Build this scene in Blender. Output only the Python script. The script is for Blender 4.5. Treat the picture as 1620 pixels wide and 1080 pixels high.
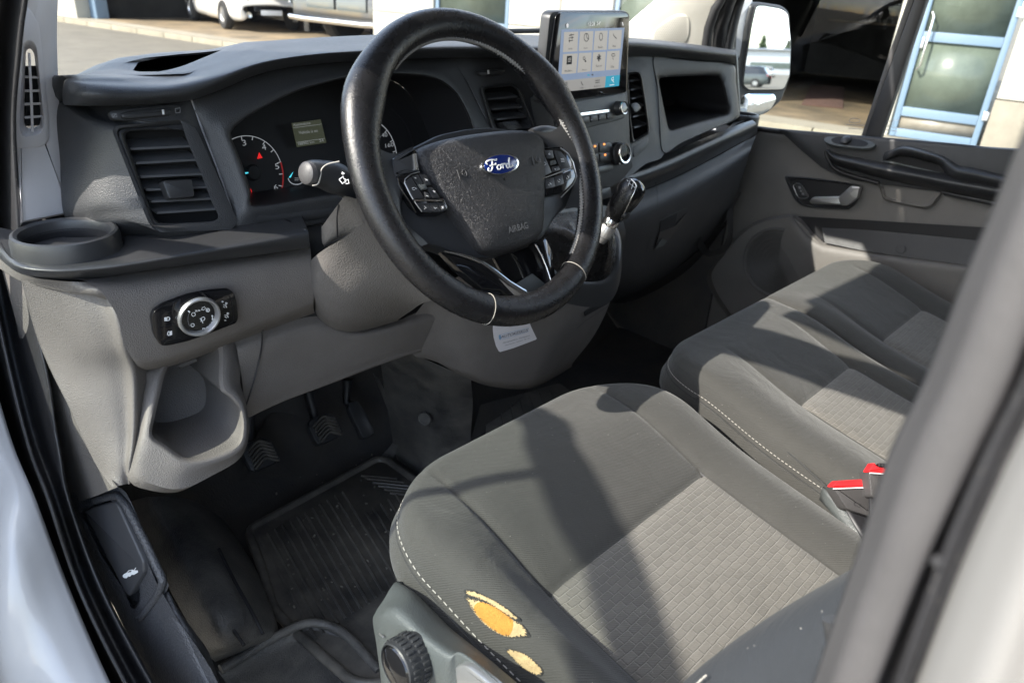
import bpy, bmesh, math, random
from mathutils import Vector, Matrix
random.seed(7)
R = math.radians
S = bpy.context.scene
COL = S.collection
for o in list(bpy.data.objects): bpy.data.objects.remove(o)

# ------------------------------------------------------------------ camera
CAM_P = Vector((-1.05044, -0.63296, 1.04101))
YAW, PITCH, ROLL, FPX = 0.83581, 0.456516, 0.067248, 1164.97
_f = Vector((math.sin(YAW)*math.cos(PITCH), math.cos(YAW)*math.cos(PITCH), -math.sin(PITCH)))
_r0 = Vector((math.cos(YAW), -math.sin(YAW), 0)); _u0 = _r0.cross(_f)
CR = _r0*math.cos(ROLL) + _u0*math.sin(ROLL)
CU = -_r0*math.sin(ROLL) + _u0*math.cos(ROLL)
CF = _f
cd = bpy.data.cameras.new('camera'); cam = bpy.data.objects.new('camera', cd); COL.objects.link(cam)
cam.matrix_world = Matrix(((CR.x, CU.x, -CF.x, CAM_P.x), (CR.y, CU.y, -CF.y, CAM_P.y), (CR.z, CU.z, -CF.z, CAM_P.z), (0, 0, 0, 1)))
cd.sensor_width = 36.0; cd.lens = FPX*36.0/1620.0
cd.clip_start = 0.01; cd.clip_end = 1500
cd.dof.use_dof = True; cd.dof.focus_distance = 0.95; cd.dof.aperture_fstop = 8.0
S.camera = cam

# ------------------------------------------------------------------ light
SUN_D = Vector((1.20, -0.36, -1.0)).normalized()       # the way the light travels
el = math.asin(-SUN_D.z); az = math.atan2(-SUN_D.x, -SUN_D.y)
w = bpy.data.worlds.new('World'); S.world = w; w.use_nodes = True
nt = w.node_tree; bg = nt.nodes['Background']
sky = nt.nodes.new('ShaderNodeTexSky'); sky.sky_type = 'NISHITA'; sky.sun_disc = False
sky.sun_elevation = el; sky.sun_rotation = az; sky.air_density = 1.0; sky.dust_density = 1.5
# broken white cloud over the blue
WN_ = nt.nodes.new; WL_k = nt.links.new
wtc = WN_('ShaderNodeTexCoord'); wsp = WN_('ShaderNodeSeparateXYZ'); WL_k(wtc.outputs['Generated'], wsp.inputs[0])
wmx = WN_('ShaderNodeMath'); wmx.operation = 'MAXIMUM'; wmx.inputs[1].default_value = .07; WL_k(wsp.outputs[2], wmx.inputs[0])
wdx = WN_('ShaderNodeMath'); wdx.operation = 'DIVIDE'; WL_k(wsp.outputs[0], wdx.inputs[0]); WL_k(wmx.outputs[0], wdx.inputs[1])
wdy = WN_('ShaderNodeMath'); wdy.operation = 'DIVIDE'; WL_k(wsp.outputs[1], wdy.inputs[0]); WL_k(wmx.outputs[0], wdy.inputs[1])
wcb = WN_('ShaderNodeCombineXYZ'); WL_k(wdx.outputs[0], wcb.inputs[0]); WL_k(wdy.outputs[0], wcb.inputs[1])
wno = WN_('ShaderNodeTexNoise'); wno.inputs['Scale'].default_value = .9; wno.inputs['Detail'].default_value = 9; wno.inputs['Roughness'].default_value = .58; WL_k(wcb.outputs[0], wno.inputs['Vector'])
wra = WN_('ShaderNodeMapRange'); wra.interpolation_type = 'SMOOTHSTEP'; wra.inputs[1].default_value = .44; wra.inputs[2].default_value = .64; wra.inputs[4].default_value = .9; WL_k(wno.outputs[0], wra.inputs[0])
wmi = WN_('ShaderNodeMix'); wmi.data_type = 'RGBA'; WL_k(wra.outputs[0], wmi.inputs[0]); WL_k(sky.outputs[0], wmi.inputs[6]); wmi.inputs[7].default_value = (6.4, 6.6, 6.9, 1)
nt.links.new(wmi.outputs[2], bg.inputs[0]); bg.inputs[1].default_value = 0.15
sl = bpy.data.lights.new('sun', 'SUN'); sl.energy = 2.4; sl.angle = R(0.5); sl.color = (1.0, 0.94, 0.85)
so = bpy.data.objects.new('sun', sl); COL.objects.link(so)
so.rotation_euler = SUN_D.to_track_quat('-Z', 'Y').to_euler()
S.view_settings.view_transform = 'Standard'; S.view_settings.look = 'None'
S.view_settings.exposure = 2.15; S.view_settings.gamma = 1.0
try:
    S.cycles.max_bounces = 8; S.cycles.diffuse_bounces = 4; S.cycles.glossy_bounces = 4; S.cycles.transparent_max_bounces = 12
    S.cycles.use_denoising = True
    S.cycles.sample_clamp_indirect = 6.0
except Exception: pass

# ------------------------------------------------------------------ measuring helpers (points read off the photo, set at their real depth)
def ray(px, py): return CF + CR*((px-810.0)/FPX) - CU*((py-540.0)/FPX)
def at(px, py, x=None, y=None, z=None):
    d = ray(px, py)
    t = (x-CAM_P.x)/d.x if x is not None else (y-CAM_P.y)/d.y if y is not None else (z-CAM_P.z)/d.z
    return CAM_P + d*t
class Plane:
    def __init__(s, a, b, c):
        s.p = Vector(a); n = (Vector(b)-s.p).cross(Vector(c)-s.p).normalized()
        if n.dot(CAM_P-s.p) < 0: n = -n
        s.n = n
    def __call__(s, px, py, h=0.0):
        d = ray(px, py); q = s.p + s.n*h
        return CAM_P + d*((q-CAM_P).dot(s.n)/d.dot(s.n))
    def pts(s, L, h=0.0): return [s(a, b, h) for a, b in L]
def PN(p, n):
    n = Vector(n); a = n.orthogonal(); b = n.cross(a)
    return Plane(p, Vector(p)+a, Vector(p)+b)

# ------------------------------------------------------------------ object helpers
def tag(o, label=None, cat=None, group=None, kind=None):
    if label: o['label'] = label
    if cat: o['category'] = cat
    if group: o['group'] = group
    if kind: o['kind'] = kind
    return o
def thing(name, loc, label, cat, group=None):
    o = bpy.data.objects.new(name, None); COL.objects.link(o); o.location = loc; o.empty_display_size = .05
    return tag(o, label, cat, group)
def wpos(o): return o.location if o.type == 'EMPTY' else Vector((0, 0, 0))
def mesh_obj(name, me, mat=None, parent=None, label=None, smooth=True):
    if mat is not None:
        for m in (mat if isinstance(mat, (list, tuple)) else [mat]): me.materials.append(m)
    o = bpy.data.objects.new(name, me); COL.objects.link(o)
    if parent is not None:
        o.parent = parent
        o.matrix_parent_inverse = Matrix.Translation(-wpos(parent))
    if smooth:
        for p in me.polygons: p.use_smooth = True
    if label: o['label'] = label
    return o
def from_bm(name, bm, mat, parent=None, smooth=True, sharp=40, label=None):
    bmesh.ops.recalc_face_normals(bm, faces=bm.faces)
    me = bpy.data.meshes.new(name)
    if smooth and sharp:
        for e in bm.edges:
            if len(e.link_faces) == 2 and e.calc_face_angle(0) > R(sharp): e.smooth = False
    bm.to_mesh(me); bm.free()
    return mesh_obj(name, me, mat, parent, label, smooth)
def cr(p0, p1, p2, p3, t):
    return 0.5*((2*p1) + (p2-p0)*t + (2*p0-5*p1+4*p2-p3)*t*t + (3*p1-p0-3*p2+p3)*t*t*t)
def spline(pts, n=6, closed=False):
    pts = [Vector(p) for p in pts]; N = len(pts); out = []
    for i in range(N if closed else N-1):
        if closed: a, b, c, d = pts[i-1], pts[i], pts[(i+1) % N], pts[(i+2) % N]
        else:
            b, c = pts[i], pts[i+1]
            a = pts[i-1] if i > 0 else b*2-c
            d = pts[i+2] if i+2 < N else c*2-b
        for k in range(n): out.append(cr(a, b, c, d, k/n))
    if not closed: out.append(pts[-1])
    return out
def rnd(pts, r, n=4):
    """round the corners of a closed outline; r is a length in the outline's own units (or one per corner)"""
    P = [Vector(p) for p in pts]; N = len(P); out = []
    for i in range(N):
        a, b, c = P[i-1], P[i], P[(i+1) % N]
        ri = r[i] if isinstance(r, (list, tuple)) else r
        la, lc = (a-b).length, (c-b).length
        q = min(ri, la*.49, lc*.49)
        s, e = b+(a-b)*(q/la), b+(c-b)*(q/lc)
        for k in range(n+1):
            t = k/n; out.append(s*(1-t)**2 + b*2*t*(1-t) + e*t*t)
    return out
def rnd2(pts, r, n=4): return [(v.x, v.y) for v in rnd([(a, b, 0) for a, b in pts], r, n)]
def spl2(pts, n=5, closed=False): return [(v.x, v.y) for v in spline([(a, b, 0) for a, b in pts], n, closed)]
def resample(pts, n, closed=True):
    P = [Vector(p) for p in pts]; Q = P+[P[0]] if closed else P
    L = [0]
    for a, b in zip(Q, Q[1:]): L.append(L[-1]+(b-a).length)
    out = []; j = 0
    for k in range(n):
        s = L[-1]*k/(n if closed else n-1)
        while j < len(L)-2 and L[j+1] < s: j += 1
        d = L[j+1]-L[j]
        out.append(Q[j].lerp(Q[j+1], (s-L[j])/d if d > 1e-12 else 0))
    return out
def grid_bm(rows, closed_u=False, bm=None, flip=False):
    bm = bm or bmesh.new(); V = [[bm.verts.new(p) for p in r] for r in rows]
    m = len(rows[0])
    for i in range(len(rows)-1):
        for j in range(m if closed_u else m-1):
            try: bm.faces.new((V[i][j], V[i][(j+1) % m], V[i+1][(j+1) % m], V[i+1][j]))
            except ValueError: pass
    return bm
def loft(name, rows, mat, parent=None, su=4, sv=4, thick=0.0, label=None, sharp=50, closed=False):
    """rows of control points -> a smooth sheet through them (thick > 0 gives it a back, away from the camera)"""
    m = max(len(r) for r in rows)
    R2 = [spline(r, su, closed) for r in rows]
    cols = list(zip(*R2)); C2 = [spline(c, sv) for c in cols]
    R3 = list(zip(*C2))
    bm = grid_bm(R3, closed)
    bmesh.ops.recalc_face_normals(bm, faces=bm.faces)
    f = max(bm.faces, key=lambda q: q.calc_area())
    s = sum((q.normal.dot(CAM_P-q.calc_center_median()) > 0)*q.calc_area()-(q.normal.dot(CAM_P-q.calc_center_median()) < 0)*q.calc_area() for q in bm.faces)
    if s < 0: bmesh.ops.reverse_faces(bm, faces=bm.faces)
    me = bpy.data.meshes.new(name); bm.to_mesh(me); bm.free()
    o = mesh_obj(name, me, mat, parent, label)
    if thick:
        md = o.modifiers.new('thick', 'SOLIDIFY'); md.thickness = thick; md.offset = -1
    return o
def plate_bm(pts, n, depth, bev=0.0, bm=None, seg=2, top_h=0.0):
    """closed outline pts (3D) as the front edge; goes back by depth along -n; front rim rounded by bev"""
    bm = bm or bmesh.new(); n = Vector(n).normalized()
    P = [Vector(p) for p in pts]; c = sum(P, Vector())/len(P)
    N = len(P)
    def inset(d):
        out = []
        for i in range(N):
            a, b, q = P[i-1], P[i], P[(i+1) % N]
            t = (q-a).normalized(); s = n.cross(t)
            if s.dot(c-b) < 0 and False: s = -s
            out.append(b + s*d*sgn)
        return out
    # orientation
    area = sum(((P[i]-c).cross(P[(i+1) % N]-c) for i in range(N)), Vector()).dot(n)
    sgn = 1 if area > 0 else -1
    rings = [[p - n*depth for p in P]]
    if bev > 0:
        rings.append([p - n*bev for p in P])
        for k in range(1, seg+1):
            a = (math.pi/2)*k/seg
            ins = inset(bev*(1-math.cos(a)))
            rings.append([q - n*bev*(1-math.sin(a)) for q in ins])
    else: rings.append(P)
    V = [[bm.verts.new(p) for p in r] for r in rings]
    for i in range(len(V)-1):
        for j in range(N):
            bm.faces.new((V[i][j], V[i][(j+1) % N], V[i+1][(j+1) % N], V[i+1][j]))
    bm.faces.new(V[-1]); bm.faces.new(list(reversed(V[0])))
    return bm
def plate(name, pts, n, depth, mat, parent=None, bev=0.0, label=None, seg=2, sharp=35):
    return from_bm(name, plate_bm(pts, n, depth, bev, seg=seg), mat, parent, label=label, sharp=sharp)
def pplate(name, pl, px, depth, mat, parent=None, bev=0.0, h=0.0, label=None, seg=2):
    """plate whose outline is read off the photo on plane pl, lifted by h"""
    return plate(name, pl.pts(px, h), pl.n, depth, mat, parent, bev, label, seg)
def ring_bm(loops, bm=None):
    """loops: closed loops with the same count, joined one to the next"""
    return grid_bm(loops, True, bm)
def ringloft(name, loops, mat, parent=None, n=96, sub=1, label=None, sharp=45):
    L = [resample(l, n) for l in loops]
    # line up the loops' starts
    for i in range(1, len(L)):
        c0 = sum(L[i-1], Vector())/n; c1 = sum(L[i], Vector())/n
        best = min(range(n), key=lambda k: sum(((L[i-1][q]-c0)-(L[i][(q+k) % n]-c1)).length for q in range(0, n, 6)))
        L[i] = L[i][best:]+L[i][:best]
    if sub > 1:
        cols = [spline(c, sub) for c in zip(*L)]; L = [list(r) for r in zip(*cols)]
    return from_bm(name, ring_bm(L), mat, parent, label=label, sharp=sharp)
def frames(path, closed=False, up=None):
    P = [Vector(p) for p in path]; N = len(P); T = []
    for i in range(N):
        a = P[i-1] if (i > 0 or closed) else P[i]; b = P[(i+1) % N] if (i < N-1 or closed) else P[i]
        T.append((b-a).normalized())
    n = (Vector(up) if up is not None else T[0].orthogonal())
    out = []
    for i in range(N):
        if up is not None: n = Vector(up)
        n = (n - T[i]*n.dot(T[i])).normalized()
        out.append((P[i], T[i], n, T[i].cross(n)))
    return out
def tube_bm(path, r, seg=8, closed=False, bm=None, ry=None, up=None, caps=True):
    bm = bm or bmesh.new(); F = frames(path, closed, up); loops = []
    for i, (p, t, n, b) in enumerate(F):
        a = r[i] if isinstance(r, (list, tuple)) else r
        c = (ry[i] if isinstance(ry, (list, tuple)) else ry) if ry is not None else a
        loops.append([bm.verts.new(p + n*math.cos(2*math.pi*k/seg)*a + b*math.sin(2*math.pi*k/seg)*c) for k in range(seg)])
    M = len(loops)
    for i in range(M if closed else M-1):
        A, B = loops[i], loops[(i+1) % M]
        for k in range(seg): bm.faces.new((A[k], A[(k+1) % seg], B[(k+1) % seg], B[k]))
    if not closed and caps:
        bm.faces.new(loops[0]); bm.faces.new(list(reversed(loops[-1])))
    return bm
def tube(name, path, r, mat, parent=None, seg=8, closed=False, ry=None, up=None, label=None):
    return from_bm(name, tube_bm(path, r, seg, closed, None, ry, up), mat, parent, label=label, sharp=60)
def lathe_bm(prof, o, ax, seg=32, bm=None, e1=None, close_top=True):
    """prof: list of (radius, height along ax)"""
    bm = bm or bmesh.new(); ax = Vector(ax).normalized(); a = Vector(e1) if e1 is not None else ax.orthogonal()
    a = (a-ax*a.dot(ax)).normalized(); b = ax.cross(a); o = Vector(o); L = []
    for r, h in prof:
        if r < 1e-6: L.append([bm.verts.new(o+ax*h)])
        else: L.append([bm.verts.new(o+ax*h+a*r*math.cos(2*math.pi*k/seg)+b*r*math.sin(2*math.pi*k/seg)) for k in range(seg)])
    for A, B in zip(L, L[1:]):
        for k in range(seg):
            if len(A) == 1 and len(B) == 1: continue
            if len(A) == 1: bm.faces.new((A[0], B[(k+1) % seg], B[k]))
            elif len(B) == 1: bm.faces.new((A[k], A[(k+1) % seg], B[0]))
            else: bm.faces.new((A[k], A[(k+1) % seg], B[(k+1) % seg], B[k]))
    return bm
def lathe(name, prof, o, ax, mat, parent=None, seg=32, label=None, sharp=35):
    return from_bm(name, lathe_bm(prof, o, ax, seg), mat, parent, label=label, sharp=sharp)
def box_bm(c, ex, ey, ez, bev=0.0, bm=None):
    """box of half-axes ex, ey, ez (vectors) about c"""
    ex, ey, ez = Vector(ex), Vector(ey), Vector(ez); c = Vector(c)
    P = [c-ex-ey+ez, c+ex-ey+ez, c+ex+ey+ez, c-ex+ey+ez]
    if bev: P = rnd(P, bev*1.2, 2)
    return plate_bm(P, ez, 2*ez.length, bev, bm)
def box(name, c, ex, ey, ez, mat, parent=None, bev=0.0, label=None):
    return from_bm(name, box_bm(c, ex, ey, ez, bev), mat, parent, label=label)
def abox(name, lo, hi, mat, parent=None, bev=0.0, label=None):
    lo, hi = Vector(lo), Vector(hi); c = (lo+hi)/2; d = (hi-lo)/2
    return box(name, c, (d.x, 0, 0), (0, d.y, 0), (0, 0, d.z), mat, parent, bev, label)
def flat_bm(polys, pl, h, t, bm=None):
    bm = bm or bmesh.new()
    for q in polys: plate_bm(pl.pts(q, h), pl.n, t, 0, bm)
    return bm
def flats(name, polys, pl, mat, parent=None, h=0.0006, t=0.0004, label=None):
    o = from_bm(name, flat_bm(polys, pl, h, t), mat, parent, smooth=False, label=label)
    if len(polys) > 1: o['kind'] = 'stuff'
    return o
def strokes_bm(lines, pl, wd, h, t=0.0004, bm=None, closed=False):
    """px polylines drawn as ribbons wd metres wide on plane pl"""
    bm = bm or bmesh.new()
    for L in lines:
        P = pl.pts(L, h); N = len(P); A = []; B = []
        for i in range(N):
            d = (P[min(i+1, N-1)]-P[max(i-1, 0)])
            if d.length < 1e-9: d = CR.copy()
            s = pl.n.cross(d.normalized())*(wd/2)
            A.append(P[i]+s); B.append(P[i]-s)
        plate_bm(A+B[::-1], pl.n, t, 0, bm) if N == 2 else None
        if N > 2:
            va = [bm.verts.new(p) for p in A]; vb = [bm.verts.new(p) for p in B]
            for i in range(N-1): bm.faces.new((va[i], va[i+1], vb[i+1], vb[i]))
    return bm
def strokes(name, lines, pl, wd, mat, parent=None, h=0.0006, label=None):
    o = from_bm(name, strokes_bm(lines, pl, wd, h), mat, parent, smooth=False, label=label)
    if len(lines) > 1: o['kind'] = 'stuff'
    return o
def text_bm(s, A, B, n, bm=None, ht=None, shear=0.0, t=0.0004):
    """text whose baseline runs A -> B on a plane of normal n, as mesh faces"""
    bm = bm or bmesh.new()
    cu = bpy.data.curves.new('t', 'FONT'); cu.body = s; cu.size = 1; cu.shear = shear; cu.resolution_u = 3
    ob = bpy.data.objects.new('t', cu); COL.objects.link(ob)
    bpy.context.view_layer.update()
    me = bpy.data.meshes.new_from_object(ob.evaluated_get(bpy.context.evaluated_depsgraph_get()))
    bpy.data.objects.remove(ob); bpy.data.curves.remove(cu)
    A, B = Vector(A), Vector(B); ex = B-A; W = ex.length; ex.normalize(); n = Vector(n).normalized(); ey = n.cross(ex)
    xs = [v.co.x for v in me.vertices] or [0, 1]; x0, x1 = min(xs), max(xs); k = W/max(x1-x0, 1e-6)
    ys = max([v.co.y for v in me.vertices] or [1]); ky = k if ht is None else ht/max(ys, 1e-6)
    V = [bm.verts.new(A+ex*((v.co.x-x0)*k)+ey*(v.co.y*ky)+n*t) for v in me.vertices]
    for p in me.polygons:
        try: bm.faces.new([V[i] for i in p.vertices])
        except ValueError: pass
    bpy.data.meshes.remove(me)
    return bm
def ptext(name, items, pl, mat, parent=None, h=0.0006, label=None, bm=None):
    """items: (string, (px0,py0), (px1,py1)[, height m]) baselines in the photo on plane pl"""
    bm = bmesh.new()
    for it in items: text_bm(it[0], pl(*it[1], h), pl(*it[2], h), pl.n, bm, it[3] if len(it) > 3 else None)
    o = from_bm(name, bm, mat, parent, smooth=False, label=label); o['kind'] = 'stuff'
    return o
def copy_tree(o, parent=None):
    c = o.copy(); COL.objects.link(c)
    if parent is not None: c.parent = parent
    for ch in list(o.children): copy_tree(ch, c)
    return c
def ell(cx, cy, rx, ry, n=32, a0=0.0, rot=0.0):
    out = []
    for k in range(n):
        a = a0+2*math.pi*k/n; x, y = rx*math.cos(a), ry*math.sin(a)
        out.append((cx+x*math.cos(rot)-y*math.sin(rot), cy+x*math.sin(rot)+y*math.cos(rot)))
    return out
def Z(x0, y0, s): return lambda L: [(x0+a/s, y0+b/s) for a, b in L]      # points noted on an enlargement of the photo
# ------------------------------------------------------------------ materials
def lin(c): return tuple(((v/12.92) if v <= .04045 else ((v+.055)/1.055)**2.4) for v in c)
def mat(name, col, rough=.5, metal=0.0, spec=.5, grain=0.0, gscale=700.0, var=0.0, vscale=8.0, coat=0.0, emit=None, es=0.0, sheen=0.0, dirt=None, kind='voronoi', rvar=0.0, dust=0.0, dscale=60.0):
    m = bpy.data.materials.new(name); m.use_nodes = True; t = m.node_tree; b = t.nodes['Principled BSDF']; N = t.nodes.new; L = t.links.new
    b.inputs['Base Color'].default_value = (*col, 1); b.inputs['Roughness'].default_value = rough; b.inputs['Metallic'].default_value = metal
    b.inputs['Specular IOR Level'].default_value = spec; b.inputs['Coat Weight'].default_value = coat; b.inputs['Coat Roughness'].default_value = .08
    if sheen: b.inputs['Sheen Weight'].default_value = sheen; b.inputs['Sheen Roughness'].default_value = .5
    if emit: b.inputs['Emission Color'].default_value = (*emit, 1); b.inputs['Emission Strength'].default_value = es
    tc = N('ShaderNodeTexCoord')
    colsock = None
    if var or dirt or rvar:
        nz = N('ShaderNodeTexNoise'); nz.inputs['Scale'].default_value = vscale; nz.inputs['Detail'].default_value = 6; nz.inputs['Roughness'].default_value = .65
        L(tc.outputs['Object'], nz.inputs['Vector'])
        mx = N('ShaderNodeMix'); mx.data_type = 'RGBA'
        rmp = N('ShaderNodeMapRange'); rmp.inputs[1].default_value = .3; rmp.inputs[2].default_value = .7
        L(nz.outputs['Fac'], rmp.inputs[0]); L(rmp.outputs[0], mx.inputs[0])
        c2 = dirt if dirt else tuple(v*(1-var) for v in col)
        c1 = col if dirt else tuple(min(1, v*(1+var)) for v in col)
        mx.inputs[6].default_value = (*c1, 1); mx.inputs[7].default_value = (*c2, 1)
        L(mx.outputs[2], b.inputs['Base Color']); colsock = mx.outputs[2]
        if rvar:
            r2 = N('ShaderNodeMapRange'); r2.inputs[3].default_value = max(.02, rough-rvar); r2.inputs[4].default_value = min(1, rough+rvar)
            L(nz.outputs['Fac'], r2.inputs[0]); L(r2.outputs[0], b.inputs['Roughness'])
    if dust:
        nz = N('ShaderNodeTexNoise'); nz.inputs['Scale'].default_value = dscale*12; nz.inputs['Detail'].default_value = 3
        L(tc.outputs['Object'], nz.inputs['Vector'])
        rm = N('ShaderNodeMapRange'); rm.inputs[1].default_value = .66; rm.inputs[2].default_value = .74; rm.inputs[4].default_value = dust
        L(nz.outputs['Fac'], rm.inputs[0])
        mx = N('ShaderNodeMix'); mx.data_type = 'RGBA'; L(rm.outputs[0], mx.inputs[0]); mx.inputs[7].default_value = (.30, .28, .24, 1)
        if colsock: L(colsock, mx.inputs[6])
        else: mx.inputs[6].default_value = (*col, 1)
        L(mx.outputs[2], b.inputs['Base Color'])
    if grain:
        bp = N('ShaderNodeBump'); bp.inputs['Strength'].default_value = 1.0; bp.inputs['Distance'].default_value = grain
        if kind == 'voronoi':
            v = N('ShaderNodeTexVoronoi'); v.feature = 'SMOOTH_F1'; v.inputs['Scale'].default_value = gscale
            L(tc.outputs['Object'], v.inputs['Vector']); L(v.outputs['Distance'], bp.inputs['Height'])
        elif kind == 'crackle':
            v = N('ShaderNodeTexVoronoi'); v.feature = 'DISTANCE_TO_EDGE'; v.inputs['Scale'].default_value = gscale
            n2 = N('ShaderNodeTexNoise'); n2.inputs['Scale'].default_value = gscale*.6; n2.inputs['Detail'].default_value = 2
            ma = N('ShaderNodeMixRGB'); ma.inputs[0].default_value = .008
            L(tc.outputs['Object'], n2.inputs['Vector']); L(tc.outputs['Object'], ma.inputs[1]); L(n2.outputs['Color'], ma.inputs[2])
            L(ma.outputs[0], v.inputs['Vector'])
            mr = N('ShaderNodeMapRange'); mr.inputs[2].default_value = .25; L(v.outputs['Distance'], mr.inputs[0]); L(mr.outputs[0], bp.inputs['Height'])
        else:
            v = N('ShaderNodeTexNoise'); v.inputs['Scale'].default_value = gscale; v.inputs['Detail'].default_value = 3
            L(tc.outputs['Object'], v.inputs['Vector']); L(v.outputs['Fac'], bp.inputs['Height'])
        L(bp.outputs[0], b.inputs['Normal'])
    return m
M = {}
M['black'] = mat('black_grained_plastic', (.034, .035, .037), .46, grain=.00045, gscale=900, rvar=.06, vscale=30)
M['pad'] = mat('black_soft_pad', (.036, .038, .041), .43, grain=.0005, gscale=850, rvar=.06, vscale=25)
M['smooth'] = mat('black_smooth_plastic', (.031, .032, .034), .38, grain=.00015, gscale=900, kind='noise', rvar=.07, vscale=40)
M['dark'] = mat('dark_plastic', (.014, .014, .016), .5)
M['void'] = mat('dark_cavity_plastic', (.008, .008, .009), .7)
M['gloss'] = mat('gloss_black', (.008, .008, .009), .09, coat=.4)
M['leather'] = mat('rim_leather', (.011, .011, .012), .27, grain=.00025, gscale=1500, kind='noise', var=.3, vscale=60, rvar=.10)
M['thread'] = mat('dark_thread', (.24, .235, .225), .6)
M['pale_thread'] = mat('pale_thread', (.36, .345, .31), .85)
M['seam_thread'] = mat('worn_seam_thread', (.30, .285, .25), .8)
M['airbag'] = mat('airbag_grain', (.024, .024, .026), .42, grain=.00035, gscale=440, kind='crackle', rvar=.05, vscale=20)
M['grey'] = mat('grey_grained_plastic', (.138, .126, .116), .55, grain=.0006, gscale=850, var=.15, vscale=9, rvar=.09, dust=.3, dscale=40)
M['greydoor'] = mat('grey_door_plastic', (.150, .142, .132), .55, grain=.0005, gscale=800, var=.09, vscale=8)
M['shroud'] = mat('grey_shroud_plastic', (.125, .116, .108), .6, grain=.0007, gscale=600, var=.06, vscale=25)
M['trim'] = mat('pale_trim', (.70, .68, .685), .55, grain=.0002, gscale=900, kind='noise', var=.03)
M['cream'] = mat('pale_pillar_trim', (.56, .54, .48), .6, grain=.0003, gscale=800, kind='noise', var=.03)
M['rubber'] = mat('seal_rubber', (.020, .020, .022), .42, grain=.0003, gscale=300, kind='noise', var=.3, vscale=20, rvar=.08, dust=.6)
M['sill'] = mat('black_sill_plastic', (.062, .063, .068), .45, grain=.0012, gscale=420)
M['floor'] = mat('rubber_floor', (.032, .033, .036), .40, grain=.0010, gscale=480, dirt=(.15, .143, .13), vscale=13, rvar=.1, dust=.5)
M['carpet'] = mat('dark_footwell', (.026, .026, .029), .6, grain=.0006, gscale=300, dirt=(.055, .05, .043), vscale=9)
M['matr'] = mat('rubber_mat', (.032, .032, .033), .38, grain=.0003, gscale=200, kind='noise', dirt=(.165, .152, .13), vscale=11, rvar=.12, dust=.8)
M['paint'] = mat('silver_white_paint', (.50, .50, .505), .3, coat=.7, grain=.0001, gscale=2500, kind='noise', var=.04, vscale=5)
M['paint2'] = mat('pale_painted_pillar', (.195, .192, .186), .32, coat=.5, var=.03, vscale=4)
M['strip'] = mat('grey_pillar_trim', (.062, .060, .061), .5, grain=.0002, gscale=500, kind='noise', var=.12, vscale=25)
M['chrome'] = mat('satin_chrome', (.72, .72, .71), .18, 1.0)
M['silver'] = mat('silver_paint', (.50, .50, .50), .32, .8)
M['white'] = mat('white_print', (.75, .76, .76), .6)
M['grprint'] = mat('grey_print', (.22, .22, .23), .6)
M['buckle'] = mat('buckle_plastic', (.045, .043, .043), .5, grain=.0003, gscale=900)
M['slat'] = mat('vent_slat_plastic', (.080, .082, .085), .42)
M['spoke'] = mat('spoke_gloss_grey', (.05, .052, .055), .2, coat=.3)
M['lettering'] = mat('embossed_lettering', (.16, .16, .16), .5)
M['lever'] = mat('lever_plastic', (.050, .051, .055), .42)
M['grit'] = mat('grit', (.20, .185, .155), .9)
M['spoke_silver'] = mat('worn_silver_spoke', (.33, .325, .31), .34, .75, rvar=.1, vscale=60)
M['horn'] = mat('horn_mark', (.055, .055, .056), .5)
M['grille'] = mat('speaker_grille_plastic', (.115, .110, .103), .55)
M['red'] = mat('red_plastic', (.62, .018, .022), .35)
M['foam'] = mat('orange_foam', (.38, .175, .030), .95, grain=.0012, gscale=500, kind='noise', var=.15, vscale=90)
M['foam2'] = mat('pale_foam', (.36, .27, .14), .95, grain=.0012, gscale=500, kind='noise', var=.2, vscale=120)
M['valance'] = mat('seat_side_plastic', (.070, .078, .078), .42, grain=.0004, gscale=900, var=.05)
M['blue'] = mat('badge_blue', (.010, .028, .17), .2, coat=.5)
M['card'] = mat('white_card', (.75, .73, .76), .5)
M['ink'] = mat('card_ink', (.05, .07, .12), .6)
M['inkblue'] = mat('card_blue_ink', (.25, .42, .62), .6)
M['glow_red'] = mat('red_lamp', (.3, .01, .01), .5, emit=(1, .02, .02), es=.15)
M['glow_cyan'] = mat('cyan_needle', (.05, .3, .35), .5, emit=(.08, .65, .8), es=.25)
M['glow_white'] = mat('gauge_print', (.3, .3, .3), .5, emit=(.8, .85, .9), es=.05)
M['gauge_red'] = mat('gauge_red_print', (.25, .02, .02), .5, emit=(.8, .03, .03), es=.032)
M['glow_orange'] = mat('orange_lamp', (.5, .12, .02), .5, emit=(1, .28, .05), es=.5)
M['lcd'] = mat('lcd_panel', (.02, .024, .018), .3, emit=(.35, .38, .24), es=.024)
M['lcdtext'] = mat('lcd_text', (.1, .1, .1), .5, emit=(.7, .75, .75), es=.06)
M['scr_bg'] = mat('screen_blue', (.05, .06, .08), .25, emit=(.36, .47, .68), es=.125)
M['scr_tile'] = mat('screen_tile', (.06, .06, .06), .25, emit=(.60, .58, .54), es=.145)
M['scr_bar'] = mat('screen_bar', (.06, .06, .06), .25, emit=(.52, .51, .49), es=.13)
M['scr_teal'] = mat('screen_teal', (.02, .06, .08), .25, emit=(.02, .34, .50), es=.2)
M['scr_ink'] = mat('screen_ink', (.015, .015, .017), .5)
M['scr_white'] = mat('screen_white', (.2, .2, .2), .5, emit=(.8, .8, .8), es=.18)
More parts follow.
